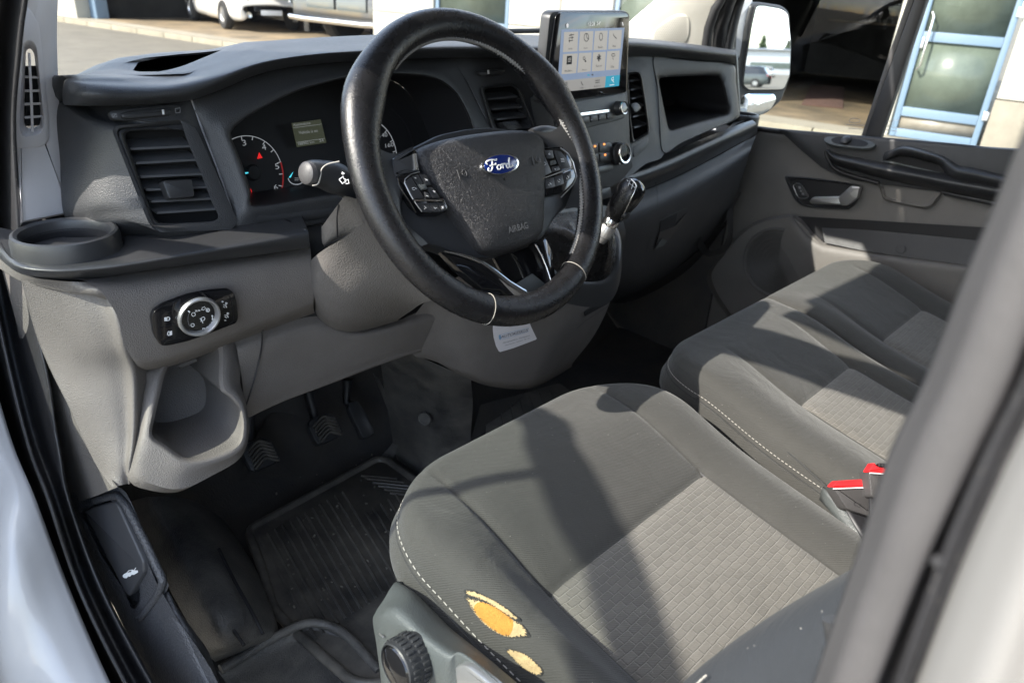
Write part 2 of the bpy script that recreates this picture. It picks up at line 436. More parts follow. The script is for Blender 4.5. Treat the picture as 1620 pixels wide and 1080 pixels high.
def fabric(name, col, weave=False, sheen=.20):
    m = bpy.data.materials.new(name); m.use_nodes = True; t = m.node_tree; b = t.nodes['Principled BSDF']; N = t.nodes.new; L = t.links.new
    b.inputs['Roughness'].default_value = .85; b.inputs['Specular IOR Level'].default_value = .25
    b.inputs['Sheen Weight'].default_value = sheen; b.inputs['Sheen Roughness'].default_value = .45; b.inputs['Sheen Tint'].default_value = (.85, .86, .84, 1)
    tc = N('ShaderNodeTexCoord')
    wn_ = N('ShaderNodeTexNoise'); wn_.inputs['Scale'].default_value = 55; wn_.inputs['Detail'].default_value = 2; L(tc.outputs['Object'], wn_.inputs[0])
    ws = N('ShaderNodeVectorMath'); ws.operation = 'MULTIPLY_ADD'; ws.inputs[1].default_value = (.0034, .0034, 0); L(wn_.outputs['Color'], ws.inputs[0]); L(tc.outputs['UV'], ws.inputs[2]); uv = ws.outputs[0]
    nz = N('ShaderNodeTexNoise'); nz.inputs['Scale'].default_value = 9; nz.inputs['Detail'].default_value = 5; L(tc.outputs['Object'], nz.inputs[0])
    mx = N('ShaderNodeMix'); mx.data_type = 'RGBA'; L(nz.outputs[0], mx.inputs[0])
    mx.inputs[6].default_value = (*[v*.86 for v in col], 1); mx.inputs[7].default_value = (*[v*1.16 for v in col], 1)
    # fine ribs of the cloth (UV is metres)
    wv = N('ShaderNodeTexWave'); wv.inputs['Scale'].default_value = 160; wv.bands_direction = 'DIAGONAL'; wv.inputs['Distortion'].default_value = .6
    L(uv, wv.inputs[0])
    n2 = N('ShaderNodeTexNoise'); n2.inputs['Scale'].default_value = 1400; L(tc.outputs['Object'], n2.inputs[0])
    ad = N('ShaderNodeMath'); ad.operation = 'ADD'; L(wv.outputs['Fac'], ad.inputs[0]); L(n2.outputs[0], ad.inputs[1])
    bp = N('ShaderNodeBump'); bp.inputs['Distance'].default_value = .00035; bp.inputs['Strength'].default_value = .8
    cn = N('ShaderNodeTexNoise'); cn.inputs['Scale'].default_value = 14; cn.inputs['Detail'].default_value = 4; cn.inputs['Roughness'].default_value = .55; cn.inputs['Distortion'].default_value = .8; L(tc.outputs['Object'], cn.inputs[0])
    b0 = N('ShaderNodeBump'); b0.inputs['Distance'].default_value = .0045; b0.inputs['Strength'].default_value = .7; L(cn.outputs[0], b0.inputs['Height']); L(b0.outputs[0], bp.inputs['Normal'])
    col_out = mx.outputs[2]
    if weave:
        br = N('ShaderNodeTexBrick'); br.offset = .5; br.inputs['Scale'].default_value = 1.0
        br.inputs['Brick Width'].default_value = .0160; br.inputs['Row Height'].default_value = .0098
        br.inputs['Mortar Size'].default_value = .0008; br.inputs['Mortar Smooth'].default_value = .5; br.inputs['Bias'].default_value = 0
        br.inputs['Color1'].default_value = (.70, .70, .70, 1); br.inputs['Color2'].default_value = (1, 1, 1, 1); br.inputs['Mortar'].default_value = (.35, .35, .35, 1)
        L(uv, br.inputs[0])
        # each block is a little cushion of thread: pale on its far edge
        mp = N('ShaderNodeMapping'); mp.inputs['Location'].default_value = (.0013, .0004, 0); L(uv, mp.inputs[0])
        b2 = N('ShaderNodeTexBrick'); b2.offset = .5; b2.inputs['Scale'].default_value = 1.0
        for k in ('Brick Width', 'Row Height', 'Mortar Smooth'): b2.inputs[k].default_value = br.inputs[k].default_value
        b2.inputs['Mortar Size'].default_value = .0005
        b2.inputs['Color1'].default_value = (0, 0, 0, 1); b2.inputs['Color2'].default_value = (0, 0, 0, 1); b2.inputs['Mortar'].default_value = (1, 1, 1, 1)
        L(mp.outputs[0], b2.inputs[0])
        m1 = N('ShaderNodeMix'); m1.data_type = 'RGBA'; m1.blend_type = 'MULTIPLY'; m1.inputs[0].default_value = .45; L(mx.outputs[2], m1.inputs[6]); L(br.outputs['Color'], m1.inputs[7])
        m2 = N('ShaderNodeMix'); m2.data_type = 'RGBA'; L(b2.outputs['Color'], m2.inputs[0]); L(m1.outputs[2], m2.inputs[6]); m2.inputs[7].default_value = (*[min(1, v*1.38) for v in col], 1)
        col_out = m2.outputs[2]
        a2 = N('ShaderNodeMath'); a2.operation = 'MULTIPLY_ADD'; L(br.outputs['Fac'], a2.inputs[0]); a2.inputs[1].default_value = -2.5; L(ad.outputs[0], a2.inputs[2])
        L(a2.outputs[0], bp.inputs['Height'])
    else: L(ad.outputs[0], bp.inputs['Height'])
    lint = N('ShaderNodeTexNoise'); lint.inputs['Scale'].default_value = 520; lint.inputs['Detail'].default_value = 1; L(tc.outputs['Object'], lint.inputs[0])
    lr = N('ShaderNodeMapRange'); lr.inputs[1].default_value = .80; lr.inputs[2].default_value = .84; L(lint.outputs[0], lr.inputs[0])
    lm = N('ShaderNodeMix'); lm.data_type = 'RGBA'; L(lr.outputs[0], lm.inputs[0]); L(col_out, lm.inputs[6]); lm.inputs[7].default_value = (.5, .48, .44, 1); col_out = lm.outputs[2]
    L(col_out, b.inputs['Base Color']); L(bp.outputs[0], b.inputs['Normal'])
    return m
M['fabric'] = fabric('charcoal_seat_cloth', (.047, .0465, .043))
M['shaded_cloth'] = fabric('shaded_bolster_cloth', (.022, .025, .029), False, .05)  # bluish backrest cloth, its colour darkened to stand in for shade
M['fabric2'] = fabric('charcoal_side_cloth', (.034, .0345, .0335))
M['weave'] = fabric('woven_insert_cloth', (.132, .126, .113), True)
def glass(name, tint=(.93, .97, .95), refl=.9):
    m = bpy.data.materials.new(name); m.use_nodes = True; t = m.node_tree; N = t.nodes.new; L = t.links.new
    t.nodes.remove(t.nodes['Principled BSDF']); out = t.nodes['Material Output']
    tr = N('ShaderNodeBsdfTransparent'); tr.inputs[0].default_value = (*tint, 1)
    gl = N('ShaderNodeBsdfGlossy'); gl.inputs['Roughness'].default_value = .01
    fr = N('ShaderNodeFresnel'); fr.inputs[0].default_value = 1.45
    mu = N('ShaderNodeMath'); mu.operation = 'MULTIPLY'; mu.inputs[1].default_value = refl; ge = N('ShaderNodeNewGeometry'); iv = N('ShaderNodeMath'); iv.operation = 'SUBTRACT'; iv.inputs[0].default_value = 1; L(ge.outputs['Backfacing'], iv.inputs[1]); m0 = N('ShaderNodeMath'); m0.operation = 'MULTIPLY'; L(fr.outputs[0], m0.inputs[0]); L(iv.outputs[0], m0.inputs[1]); L(m0.outputs[0], mu.inputs[0])
    mx = N('ShaderNodeMixShader'); L(mu.outputs[0], mx.inputs[0]); L(tr.outputs[0], mx.inputs[1]); L(gl.outputs[0], mx.inputs[2]); L(mx.outputs[0], out.inputs[0])
    return m
M['glass'] = glass('window_glass', (.97, .985, .975))
M['tint'] = glass('tinted_door_glass', (.84, .87, .85))
M['lens'] = glass('cluster_lens', (.9, .92, .95), .35)
M['mirror'] = mat('mirror_silver', (.86, .88, .88), .015, 1.0)
# outdoors
M['asphalt'] = mat('pale_asphalt', (.135, .121, .094), .9, grain=.02, gscale=40, kind='noise', var=.16, vscale=2.5)
M['concrete'] = mat('apron_concrete', (.165, .147, .112), .9, var=.12, vscale=1.2)
M['kerbm'] = mat('kerb_stone', (.22, .196, .143), .9, var=.15, vscale=3)
M['wallm'] = mat('cream_wall_panel', (.32, .305, .26), .85, var=.06, vscale=2)
M['stone'] = mat('beige_plinth_stone', (.21, .187, .147), .9, var=.14, vscale=4)
M['pblue'] = mat('pale_blue_frame', (.11, .165, .225), .5, var=.05, vscale=3)
M['doorglass'] = mat('door_glass', (.10, .12, .095), .22, var=.2, vscale=2.5)
M['doorpan'] = mat('door_lower_panel', (.20, .18, .145), .35, var=.2, vscale=5)
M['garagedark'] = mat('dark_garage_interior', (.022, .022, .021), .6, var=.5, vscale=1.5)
M['garagefloor'] = mat('garage_floor', (.20, .15, .09), .7, dirt=(.06, .05, .035), vscale=1.3)
M['brown'] = mat('brown_door_panel', (.075, .060, .055), .6, var=.1)
M['matred'] = mat('brown_doormat', (.075, .040, .030), .95, grain=.01, gscale=60, kind='noise', var=.25, vscale=12)
M['carw'] = mat('car_white_paint', (.62, .60, .56), .25, coat=.8)
M['cark'] = mat('car_black_paint', (.012, .013, .014), .16, coat=.9)
M['carg'] = mat('car_green_grey_paint', (.055, .066, .066), .25, coat=.8)
M['tyre'] = mat('tyre_rubber', (.018, .018, .018), .75)
M['lampglass'] = mat('headlamp', (.6, .62, .6), .1, .6)
M['warehouse'] = mat('pale_warehouse_cladding', (.55, .56, .56), .7, var=.04)
M['leafm'] = mat('leaf_green', (.06, .10, .035), .8, var=.35, vscale=3)
M['bark'] = mat('bark', (.06, .045, .03), .9)
M['roofw'] = mat('headliner', (.36, .35, .33), .8)
# ------------------------------------------------------------------ outdoors: ground, workshop building, parked vehicles
GZ, AZ = -0.60, -0.50
def ground_sheet(name, lo, hi, z, m, kind='structure', cut=None):
    bm = bmesh.new(); V = [bm.verts.new(p) for p in ((lo[0], lo[1], z), (hi[0], lo[1], z), (hi[0], hi[1], z), (lo[0], hi[1], z))]; bm.faces.new(V)
    return tag(from_bm(name, bm, M[m], smooth=False), kind=kind)
ground_sheet('ground', (-400, -400), (400, 400), GZ, 'asphalt')
W0 = Vector((6.019, 21.094, 0)); WD = Vector((.18635, -.98248, 0)); WN = Vector((-.98248, -.18635, 0))
def wp(s, n, z): return W0 + WD*s + WN*n + Vector((0, 0, z))
def wbox(name, s0, s1, n0, n1, z0, z1, m, parent, bev=0.0, label=None):
    return box(name, wp((s0+s1)/2, (n0+n1)/2, (z0+z1)/2), WD*((s1-s0)/2), WN*((n1-n0)/2), (0, 0, (z1-z0)/2), M[m], parent, bev, label)
ap = wbox('concrete_apron', -14, 30, -9, .22, GZ-.05, AZ, 'concrete', None); tag(ap, kind='structure')
kb = thing('kerb', wp(8, .30, GZ), 'weathered stone kerb along the front of the workshop apron', 'kerb')
for i in range(33): wbox('kerb_stone', -9.0+i*1.0, -9.0+i*1.0+.985, .22, .38, GZ-.05, AZ+.006, 'kerbm', kb, .012)
bd = thing('workshop_building', wp(9, -.1, AZ), 'cream panelled workshop building with open garage bays and a pale blue glazed door', 'building')
H = 3.9
def wall(s0, s1, z0=AZ, z1=H, n0=-.3, n1=0.0, m='wallm'): wbox('wall_panel', s0+.006, s1-.006, n0, n1, z0, z1, m, bd, .006)
wbox('column', -.95, 0, -.4, .04, AZ, H, 'wallm', bd, .02)
wall(-4.5, -2.7); wall(-2.7, -.95)
wbox('lintel', 0, 9.87, -.3, 0, 2.35, H, 'wallm', bd); wbox('lintel', 15.92, 18.62, -.3, 0, 2.35, H, 'wallm', bd)
wbox('bay_post', .02, .30, -.62, -.30, AZ, 2.35, 'pblue', bd, .01)
for a, b in ((9.87, 11.28), (12.84, 13.80), (13.80, 14.70)):
    wall(a, b, AZ+.02, .36); wall(a, b, .372, 1.70); wall(a, b, 1.712, H)
wall(11.28, 12.84, 2.0, H); wall(14.70, 15.92, 2.0, H); wall(18.62, 18.86); wall(18.86, 19.90, 1.9, H)
def glazed(s0, s1, z0, z1, rails, name='window', parent=bd, n=-.06, panes=('doorglass',)):
    fr = wbox('%s_frame' % name, s0, s0+.07, n-.08, n, z0, z1, 'pblue', parent, .008)
    for a, b, c, d in ((s1-.07, s1, z0, z1), (s0+.07, s1-.07, z1-.07, z1), (s0+.07, s1-.07, z0, z0+.1)):
        wbox('%s_frame' % name, a, b, n-.08, n-.002, c, d, 'pblue', parent, .008)
    zs = [z0+.1]+[r for r in rails]+[z1-.07]
    for r in rails: wbox('%s_rail' % name, s0+.07, s1-.07, n-.08, n-.002, r, r+.11, 'pblue', parent, .008)
    for i in range(len(zs)-1):
        wbox('pane', s0+.07, s1-.07, n-.05, n-.035, zs[i]+(.11 if i else 0), zs[i+1], panes[min(i, len(panes)-1)], parent)
glazed(11.30, 12.82, AZ+.02, 2.0, [.25], 'window', bd, -.03); glazed(14.72, 15.90, AZ+.02, 2.0, [], 'window', bd, -.03)
wbox('floor_slab', 0, 19, -8, -.3, AZ-.02, AZ+.004, 'garagefloor', bd)
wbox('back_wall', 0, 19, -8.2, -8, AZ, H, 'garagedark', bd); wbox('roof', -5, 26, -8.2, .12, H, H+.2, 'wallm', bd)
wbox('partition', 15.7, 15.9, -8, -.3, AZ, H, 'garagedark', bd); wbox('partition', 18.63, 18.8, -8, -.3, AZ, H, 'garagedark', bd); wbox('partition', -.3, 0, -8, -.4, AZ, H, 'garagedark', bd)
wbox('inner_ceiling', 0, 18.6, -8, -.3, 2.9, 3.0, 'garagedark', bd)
for k in range(4):                                                   # sectional door far back in the left bay
    for q in range(9): wbox('door_panel', .5+q*.52, .5+q*.52+.50, -5.06, -5.0, AZ+.02+k*.55, AZ+.02+k*.55+.53, 'brown', bd, .006)
wbox('wall_lamp', 17.35, 17.5, -7.98, -7.9, 2.1, 2.2, 'lampglass', bd, .01)
wbox('rail', 16.2, 18.5, -7.98, -7.9, .62, .66, 'garagefloor', bd)
# glazed entrance door
dr = thing('entrance_door', wp(19.38, -.06, AZ), 'pale blue glazed entrance door with long steel pull handle beside the stone plinth', 'door')
glazed(18.88, 19.88, AZ+.01, 1.9, [-.23, .66], 'door', dr, .03, ('doorpan', 'doorglass', 'doorglass'))
hb = bmesh.new(); HP = [wp(18.99, .03, .98), wp(18.99, .10, .98), wp(19.02, .11, .94), wp(19.02, .11, .38), wp(18.99, .10, .34), wp(18.99, .03, .34)]
tube_bm(HP, .013, 10, bm=hb); from_bm('pull_handle', hb, M['chrome'], dr)
wbox('lock', 18.955, 18.985, .03, .045, .58, .70, 'silver', dr, .006)
wbox('hinge', 19.85, 19.91, .03, .06, -.16, -.06, 'silver', dr, .01); wbox('hinge', 19.85, 19.91, .03, .06, 1.0, 1.1, 'silver', dr, .01)
for i in range(5):
    s0 = 19.92+i*.95
    wall(s0, s0+.94, .10, 1.2); wall(s0, s0+.94, 1.21, H)
    wbox('plinth_stone', s0, s0+.45, -.3, .03, AZ, .085, 'stone', bd, .008); wbox('plinth_stone', s0+.46, s0+.935, -.3, .03, AZ, .085, 'stone', bd, .008)
dm = bmesh.new(); pts = [at(1268, 167, z=AZ), at(1333, 173, z=AZ), at(1336, 140, z=AZ), at(1283, 136, z=AZ)]
plate_bm([p+Vector((0, 0, .025)) for p in pts], (0, 0, 1), .02, .004, dm)
tag(from_bm('doormat', dm, M['matred']), 'red-brown doormat lying on the sunlit garage floor', 'doormat')

def car_parts(root, L=4.4, Wd=1.78, roof=1.48, hood=.92, body='carw', wagon=True):
    """a road car along +x about the origin; front at +x"""
    hw = Wd/2
    def sec(x, w_, z0, z1): return [(x, -w_*.86, z0), (x, -w_*.99, z0+.14), (x, -w_, (z0+z1)*.55), (x, -w_*.93, z1-.03), (x, -w_*.55, z1), (x, 0, z1+.015), (x, w_*.55, z1), (x, w_*.93, z1-.03), (x, w_, (z0+z1)*.55), (x, w_*.99, z0+.14), (x, w_*.86, z0)]
    st = [(-L/2, .80, .42, .86), (-L/2+.06, .92, .26, .98), (-L/2+.5, 1, .2, 1.0), (-.6, 1, .18, .98), (.5, 1, .18, .95), (1.2, 1, .2, hood), (L/2-.35, .95, .22, hood-.12), (L/2-.06, .88, .26, hood-.26), (L/2, .76, .34, .60)]
    rows = [sec(x, hw*w_, a, b) for x, w_, a, b in st]
    bm = grid_bm([spline(r, 3) for r in zip(*[spline(c, 3) for c in zip(*rows)])])
    for e in (0, -1): pass
    o = from_bm('body', bm, M[body], root); md = o.modifiers.new('t', 'SOLIDIFY'); md.thickness = .02
    def gsec(x, w_, z): return [(x, -w_, .96), (x, -w_*.84, z-.05), (x, -w_*.7, z), (x, 0, z+.02), (x, w_*.7, z), (x, w_*.84, z-.05), (x, w_, .96)]
    rx = -L/2+.12 if wagon else -L/2+.7
    g = [gsec(rx, hw*.9, .99), gsec(rx+.25, hw*.93, roof-.12), gsec(rx+.6, hw*.95, roof), gsec(.1, hw*.95, roof), gsec(.55, hw*.93, roof-.12), gsec(1.15, hw*.9, .97)]
    gb = grid_bm([spline(r, 2) for r in g]); from_bm('windows', gb, M['cark'], root)
    rf = [gsec(rx+.3, hw*.80, roof-.04), gsec(rx+.6, hw*.83, roof+.012), gsec(.1, hw*.83, roof+.012), gsec(.4, hw*.80, roof-.04)]
    rb = grid_bm([spline(r[1:6], 2) for r in rf]); o = from_bm('roof', rb, M[body], root); md = o.modifiers.new('t', 'SOLIDIFY'); md.thickness = .02
    for sx in (1.35, -1.35):
        for sy in (-1, 1):
            t_ = from_bm('tyre', lathe_bm([(0, 0), (.30, 0), (.325, .03), (.325, .17), (.30, .2), (.19, .2), (.18, .16), (0, .15)], (sx*L/4.4, sy*(hw-.16)*1.0, .325), (0, sy, 0), 28), M['tyre'], root)
            from_bm('rim', lathe_bm([(0, .17), (.05, .18), (.17, .16), (.195, .20), (.2, .20)], (sx*L/4.4, sy*(hw-.16), .325), (0, sy, 0), 20), M['silver'], t_)
    for sy in (-1, 1):
        from_bm('headlamp', lathe_bm([(0, .05), (.07, .04), (.10, 0), (.10, -.1)], (L/2-.16, sy*hw*.66, .68), (1, sy*.3, .1), 20), M['lampglass'], root)
        from_bm('fog_lamp', lathe_bm([(0, .01), (.05, .02), (.065, .03), (.075, 0), (.075, -.1)], (L/2-.03, sy*hw*.62, .38), (1, sy*.2, 0), 20), M['lampglass'], root)
        box('tail_lamp', (-L/2+.05, sy*hw*.78, .82), (.03, 0, 0), (0, .1, 0), (0, 0, .13), M['red'], root, .015)
        box('door_mirror', (.75, sy*(hw+.1), 1.02), (.05, 0, 0), (0, .1, 0), (0, 0, .07), M[body], root, .02)
    box('grille', (L/2-.045, 0, .52), (.02, 0, 0), (0, hw*.45, 0), (0, 0, .06), M['gloss'], root, .008)
    box('number_plate', (L/2+.0, 0, .44), (.01, 0, 0), (0, .26, 0), (0, 0, .055), M['white'], root, .004)
def place(root, loc, ang):
    root.location = loc; root.rotation_euler = (0, 0, ang)
def new_car(name, label, group, loc, ang, **k):
    t = thing(name, (0, 0, 0), label, 'car', group); car_parts(t, **k); place(t, loc, ang); return t
a_out = math.atan2(WN.y, WN.x)
c1 = new_car('parked_car', 'white car parked nose out in the garage bay, left of the dark truck', 'parked cars', wp(2.5, -2.95, AZ+.004), math.atan2(WD.y, WD.x)-.35, body='carw')
# dark truck with bright bumper tube, beside the cream wall
tk = thing('parked_truck', (0, 0, 0), 'black truck with silver bumper tube parked in the garage bay beside the cream wall', 'truck')
box('chassis', (-2.2, 0, .75), (2.2, 0, 0), (0, .82, 0), (0, 0, .22), M['cark'], tk, .03)
cabp = [(-1.9, 0, .75), (.0, 0, .75), (.12, 0, 1.2), (.02, 0, 1.75), (-.25, 0, 2.45), (-1.9, 0, 2.5)]
plate_bm_ = plate_bm([(x, -.98, z) for x, y, z in rnd([Vector(p) for p in cabp], .12, 3)], (0, -1, 0), 1.96, .03)
from_bm('cab', plate_bm_, M['cark'], tk)
box('windscreen', (-.10, 0, 2.0), (.13, 0, .32), (0, .85, 0), (.02, 0, -.008), M['lens'], tk, .0)
box('bumper', (.16, 0, .62), (.10, 0, 0), (0, .98, 0), (0, 0, .20), M['cark'], tk, .04)
for sy in (-1, 1):
    box('number_panel', (.275, sy*.33, .66), (.012, 0, 0), (0, .30, 0), (0, 0, .11), M['carg'], tk, .01)
    from_bm('headlamp', lathe_bm([(0, .03), (.08, .025), (.11, 0), (.11, -.08)], (.2, sy*.72, .98), (1, 0, 0), 20), M['lampglass'], tk)
    from_bm('spot_lamp', lathe_bm([(0, .02), (.05, .02), (.065, 0), (.05, -.06)], (.3, sy*.80, .82), (1, 0, 0), 16), M['lampglass'], tk)
    for k in (-.75, -3.6):
        ty = from_bm('tyre', lathe_bm([(.25, 0), (.42, 0), (.46, .04), (.46, .24), (.42, .28), (.25, .28)], (k, sy*.70, .46), (0, sy, 0), 28), M['tyre'], tk)
        from_bm('rim', lathe_bm([(0, .2), (.1, .22), (.22, .18), (.26, .26)], (k, sy*.70, .46), (0, sy, 0), 20), M['silver'], ty)
    box('mud_flap', (-.1, sy*.9, .55), (.16, 0, 0), (0, .06, 0), (0, 0, .38), M['cark'], tk, .02)
tube('bumper_tube', [(.33, -.95, .40), (.36, -.6, .39), (.37, 0, .39), (.36, .6, .39), (.33, .95, .40)], .045, M['chrome'], tk, 12)
tube('grille_bar', [(.26, -.7, .9), (.27, 0, .9), (.26, .7, .9)], .03, M['chrome'], tk, 10)
box('grille', (.13, 0, 1.15), (.02, 0, 0), (0, .6, 0), (0, 0, .2), M['gloss'], tk, .02)
tk.scale = (1.35, 1.35, 1.35); place(tk, wp(7.95, -1.35, AZ+.004), a_out)
# what stands behind the van and shows in the passenger mirror
wh = thing('warehouse', (40, -170, GZ), 'long low pale warehouse reflected in the passenger mirror', 'building')
for i in range(10): abox('wall_panel', (-60+i*20, -178, GZ), (-60+i*20+19.9, -170, 4.0), M['warehouse'], wh, .03)
abox('roof', (-61, -179, 4.0), (141, -169.6, 4.5), M['silver'], wh)
for i in range(16): abox('window', (-58+i*12, -169.98, .6), (-58+i*12+9, -169.9, 1.7), M['doorglass'], wh, .02)
def leaf_crown(r, hh, n, seed):
    rr = random.Random(seed); bm = bmesh.new()
    for i in range(n):
        t = rr.random(); rad = r*(1-t)*(.55+.6*rr.random()) + .15; a = rr.random()*6.283; q = rad*math.sqrt(rr.random())
        p = Vector((q*math.cos(a), q*math.sin(a), hh*(.22+.78*t)+rr.uniform(-.2, .2))); s = .32*(.6+rr.random())
        u = Vector((rr.gauss(0, 1), rr.gauss(0, 1), rr.gauss(0, .5))).normalized(); v = u.orthogonal().normalized()
        bm.faces.new([bm.verts.new(p+u*s), bm.verts.new(p+v*s*.5), bm.verts.new(p-u*s), bm.verts.new(p-v*s*.5)])
    return bm
protos = []
ORD = ('first', 'second', 'third', 'fourth', 'fifth', 'sixth', 'seventh', 'eighth', 'ninth')
for i, (x, y, hgt) in enumerate([(-6, -186, 7.2), (3, -190, 8.4), (9, -186, 7.4), (19, -192, 9.8), (31, -188, 8.0), (37, -190, 7.2), (50, -187, 10.2), (56, -191, 8.5), (64, -189, 7.4)]):
    t = thing('spruce_tree', (0, 0, 0), 'dark green conifer above the warehouse roof in the mirror, %s from the right' % ORD[i], 'tree', 'conifers behind the warehouse')
    from_bm('crown', leaf_crown(2.2, hgt, 900, i), M['leafm'], t, smooth=False)
    tube('trunk', [(0, 0, 0), (0, 0, hgt*.5), (0, 0, hgt*.92)], [.2, .13, .03], M['bark'], t, 8)
    t.location = (x, y, GZ)
c0 = new_car('parked_car', 'grey-green car parked by the hedge plant, largest of the cars in the mirror', 'parked cars', (9.0, -58, GZ), R(200), body='carg')
for i, (x, y, b) in enumerate([(21, -118, 'carw'), (26, -120, 'carw'), (31.5, -119, 'carg'), (37, -121, 'carw'), (43, -120, 'carw'), (48, -122, 'carg')]):
    c = copy_tree(c1 if b == 'carw' else c0); place(c, (x, y, GZ), R(92+9*i)); c['label'] = 'small %s car seen in the mirror, %s in the row before the warehouse' % ('pale' if b == 'carw' else 'grey', ORD[i]); c['group'] = 'distant cars in the mirror'
bs = thing('shrub', (13.4, -57, GZ), 'bright green shrub beside the grey-green car in the mirror', 'shrub')
from_bm('foliage', leaf_crown(.8, 1.5, 300, 55), M['leafm'], bs, smooth=False).location = bs.location*0
tube('stem', [(13.4, -57, GZ), (13.4, -57, GZ+.9)], [.04, .02], M['bark'], bs, 6)
for ch in bs.children:
    if ch.name.startswith('foliage'): ch.matrix_parent_inverse = Matrix()
# ------------------------------------------------------------------ van body: pillars, seals, floor, roof, screens
vb = thing('van_body', (-.88, .2, 0), 'cab shell of the van: grey pillars, black rubber door seal, silver-white sill and windscreen', 'van cab')
# pale trim at the foot of the driver's pillar, with its air slot
pa = Plane(at(108, 338, y=.315), at(36, 352, y=.285), at(92, -20, y=.36))
trim_px = [(36, 352), (36, 350), (27, 250), (22, 130), (27, 40), (38, -60), (88, -60), (90, 60), (93, 150), (99, 230), (107.5, 336), (108, 338)]
slot_o = rnd2([(35, 68), (48, 62), (58, 72), (70, 195), (66, 212), (36, 217), (31, 205)], 9, 5)
slot_i = rnd2([(41, 80), (48, 76), (54, 84), (64, 185), (62, 200), (42, 204), (38, 194)], 7, 5)
tl_ = spl2(trim_px, 4, True)
def grow0(L, k):
    cx = sum(a for a, b in L)/len(L); cy = sum(b for a, b in L)/len(L); return [(cx+(a-cx)*k, cy+(b-cy)*k) for a, b in L]
tr = ringloft('pillar_trim', [pa.pts(tl_, -.05), pa.pts(tl_, -.003), pa.pts(grow0(tl_, .985), 0), pa.pts(grow0(slot_o, 1.06), 0), pa.pts(grow0(slot_o, 1.06), -.01)], M['trim'], vb, 110)
vpo = rnd2([(30, 14), (46, 12), (62, 40), (76, 175), (78, 222), (68, 232), (24, 236), (19, 120)], 10, 4)
vp = ringloft('vent_panel', [pa.pts(vpo, -.001), pa.pts(vpo, .0022), pa.pts(grow0(vpo, .98), .0032), pa.pts(slot_o, .0032), pa.pts(slot_o, .001)], M['trim'], vb, 96)
ringloft('vent_bowl', [pa.pts(slot_o, .0032), pa.pts(grow0(slot_o, .95), .001), pa.pts(slot_i, -.012), pa.pts(slot_i, -.030)], M['trim'], vp, 64)
pplate('vent_cavity', pa, rnd2([(41, 105), (60, 104), (65, 198), (41, 200)], 5, 3), .004, M['void'], vp, 0, -.010)
tube('vent_bar', [pa(46, 84, .001), pa(49, 140, .003), pa(51.5, 209, .002)], .0013, M['trim'], vp, 6)
for a, b in (((40, 122), (62, 123)), ((39.5, 144), (64, 144)), ((39.5, 165), (66, 164)), ((40, 186), (67, 184))): tube('vent_bar', [pa(*a, -.006), pa(*b, -.006)], .0014, M['trim'], vp, 6)
# black rubber seal round the front of the door opening
S_in = [(35, -80), (30, 60), (20, 190), (28, 340), (36, 440), (65, 560), (95, 700), (113, 790), (165, 930), (245, 1080), (330, 1220)]
S_out = [(-70, -80), (-60, 60), (-55, 190), (-60, 340), (-65, 440), (-35, 560), (5, 700), (42, 790), (95, 930), (160, 1080), (235, 1220)]
S_mid = [(-20, -80), (-22, 60), (-24, 190), (-22, 340), (-14, 440), (10, 560), (45, 700), (78, 790), (126, 930), (200, 1080), (285, 1220)]
def sx(px, py, x): return at(px, py, x=x)
def prof(i, xo, xi):
    a, b, c = S_out[i], S_mid[i], S_in[i]
    def L(p, q, t): return (p[0]+(q[0]-p[0])*t, p[1]+(q[1]-p[1])*t)
    return [sx(*a, xo), sx(*L(a, b, .15), xo+.012), sx(*L(a, b, .6), xo+.020), sx(*L(a, b, .93), xo+.014), sx(*b, xo+.004), sx(*L(b, c, .08), xo+.016), sx(*L(b, c, .45), xo+.027), sx(*L(b, c, .85), xo+.024), sx(*c, xi)]
SXO = [-.862, -.862, -.862, -.862, -.868, -.882, -.897, -.905, -.905, -.905, -.905]; SXI = [-.842, -.842, -.842, -.845, -.852, -.860, -.868, -.872, -.872, -.872, -.872]
seal_rows = [prof(i, SXO[i], SXI[i]) for i in range(len(S_in))]
topv = Vector((-.862, .20, 1.24))-seal_rows[0][4]
seal_rows = [[p+topv for p in seal_rows[0]], [p+topv*.5+Vector((0, .015, .01)) for p in seal_rows[0]]]+seal_rows
loft('door_seal', seal_rows, M['rubber'], vb, 3, 5, .003)
# painted sill outside the seal
pr = []
for i_ in range(4, 11):
    b = S_out[i_]; p = at(b[0]+14, b[1]-2, x=SXO[i_])
    pr.append([p+Vector((-.105, -.03, -.26)), p+Vector((-.085, -.05, -.12)), p+Vector((-.050, -.040, -.035)), p+Vector((-.022, -.016, -.004)), p])
loft('painted_sill', pr, M['paint'], vb, 4, 5, .004)
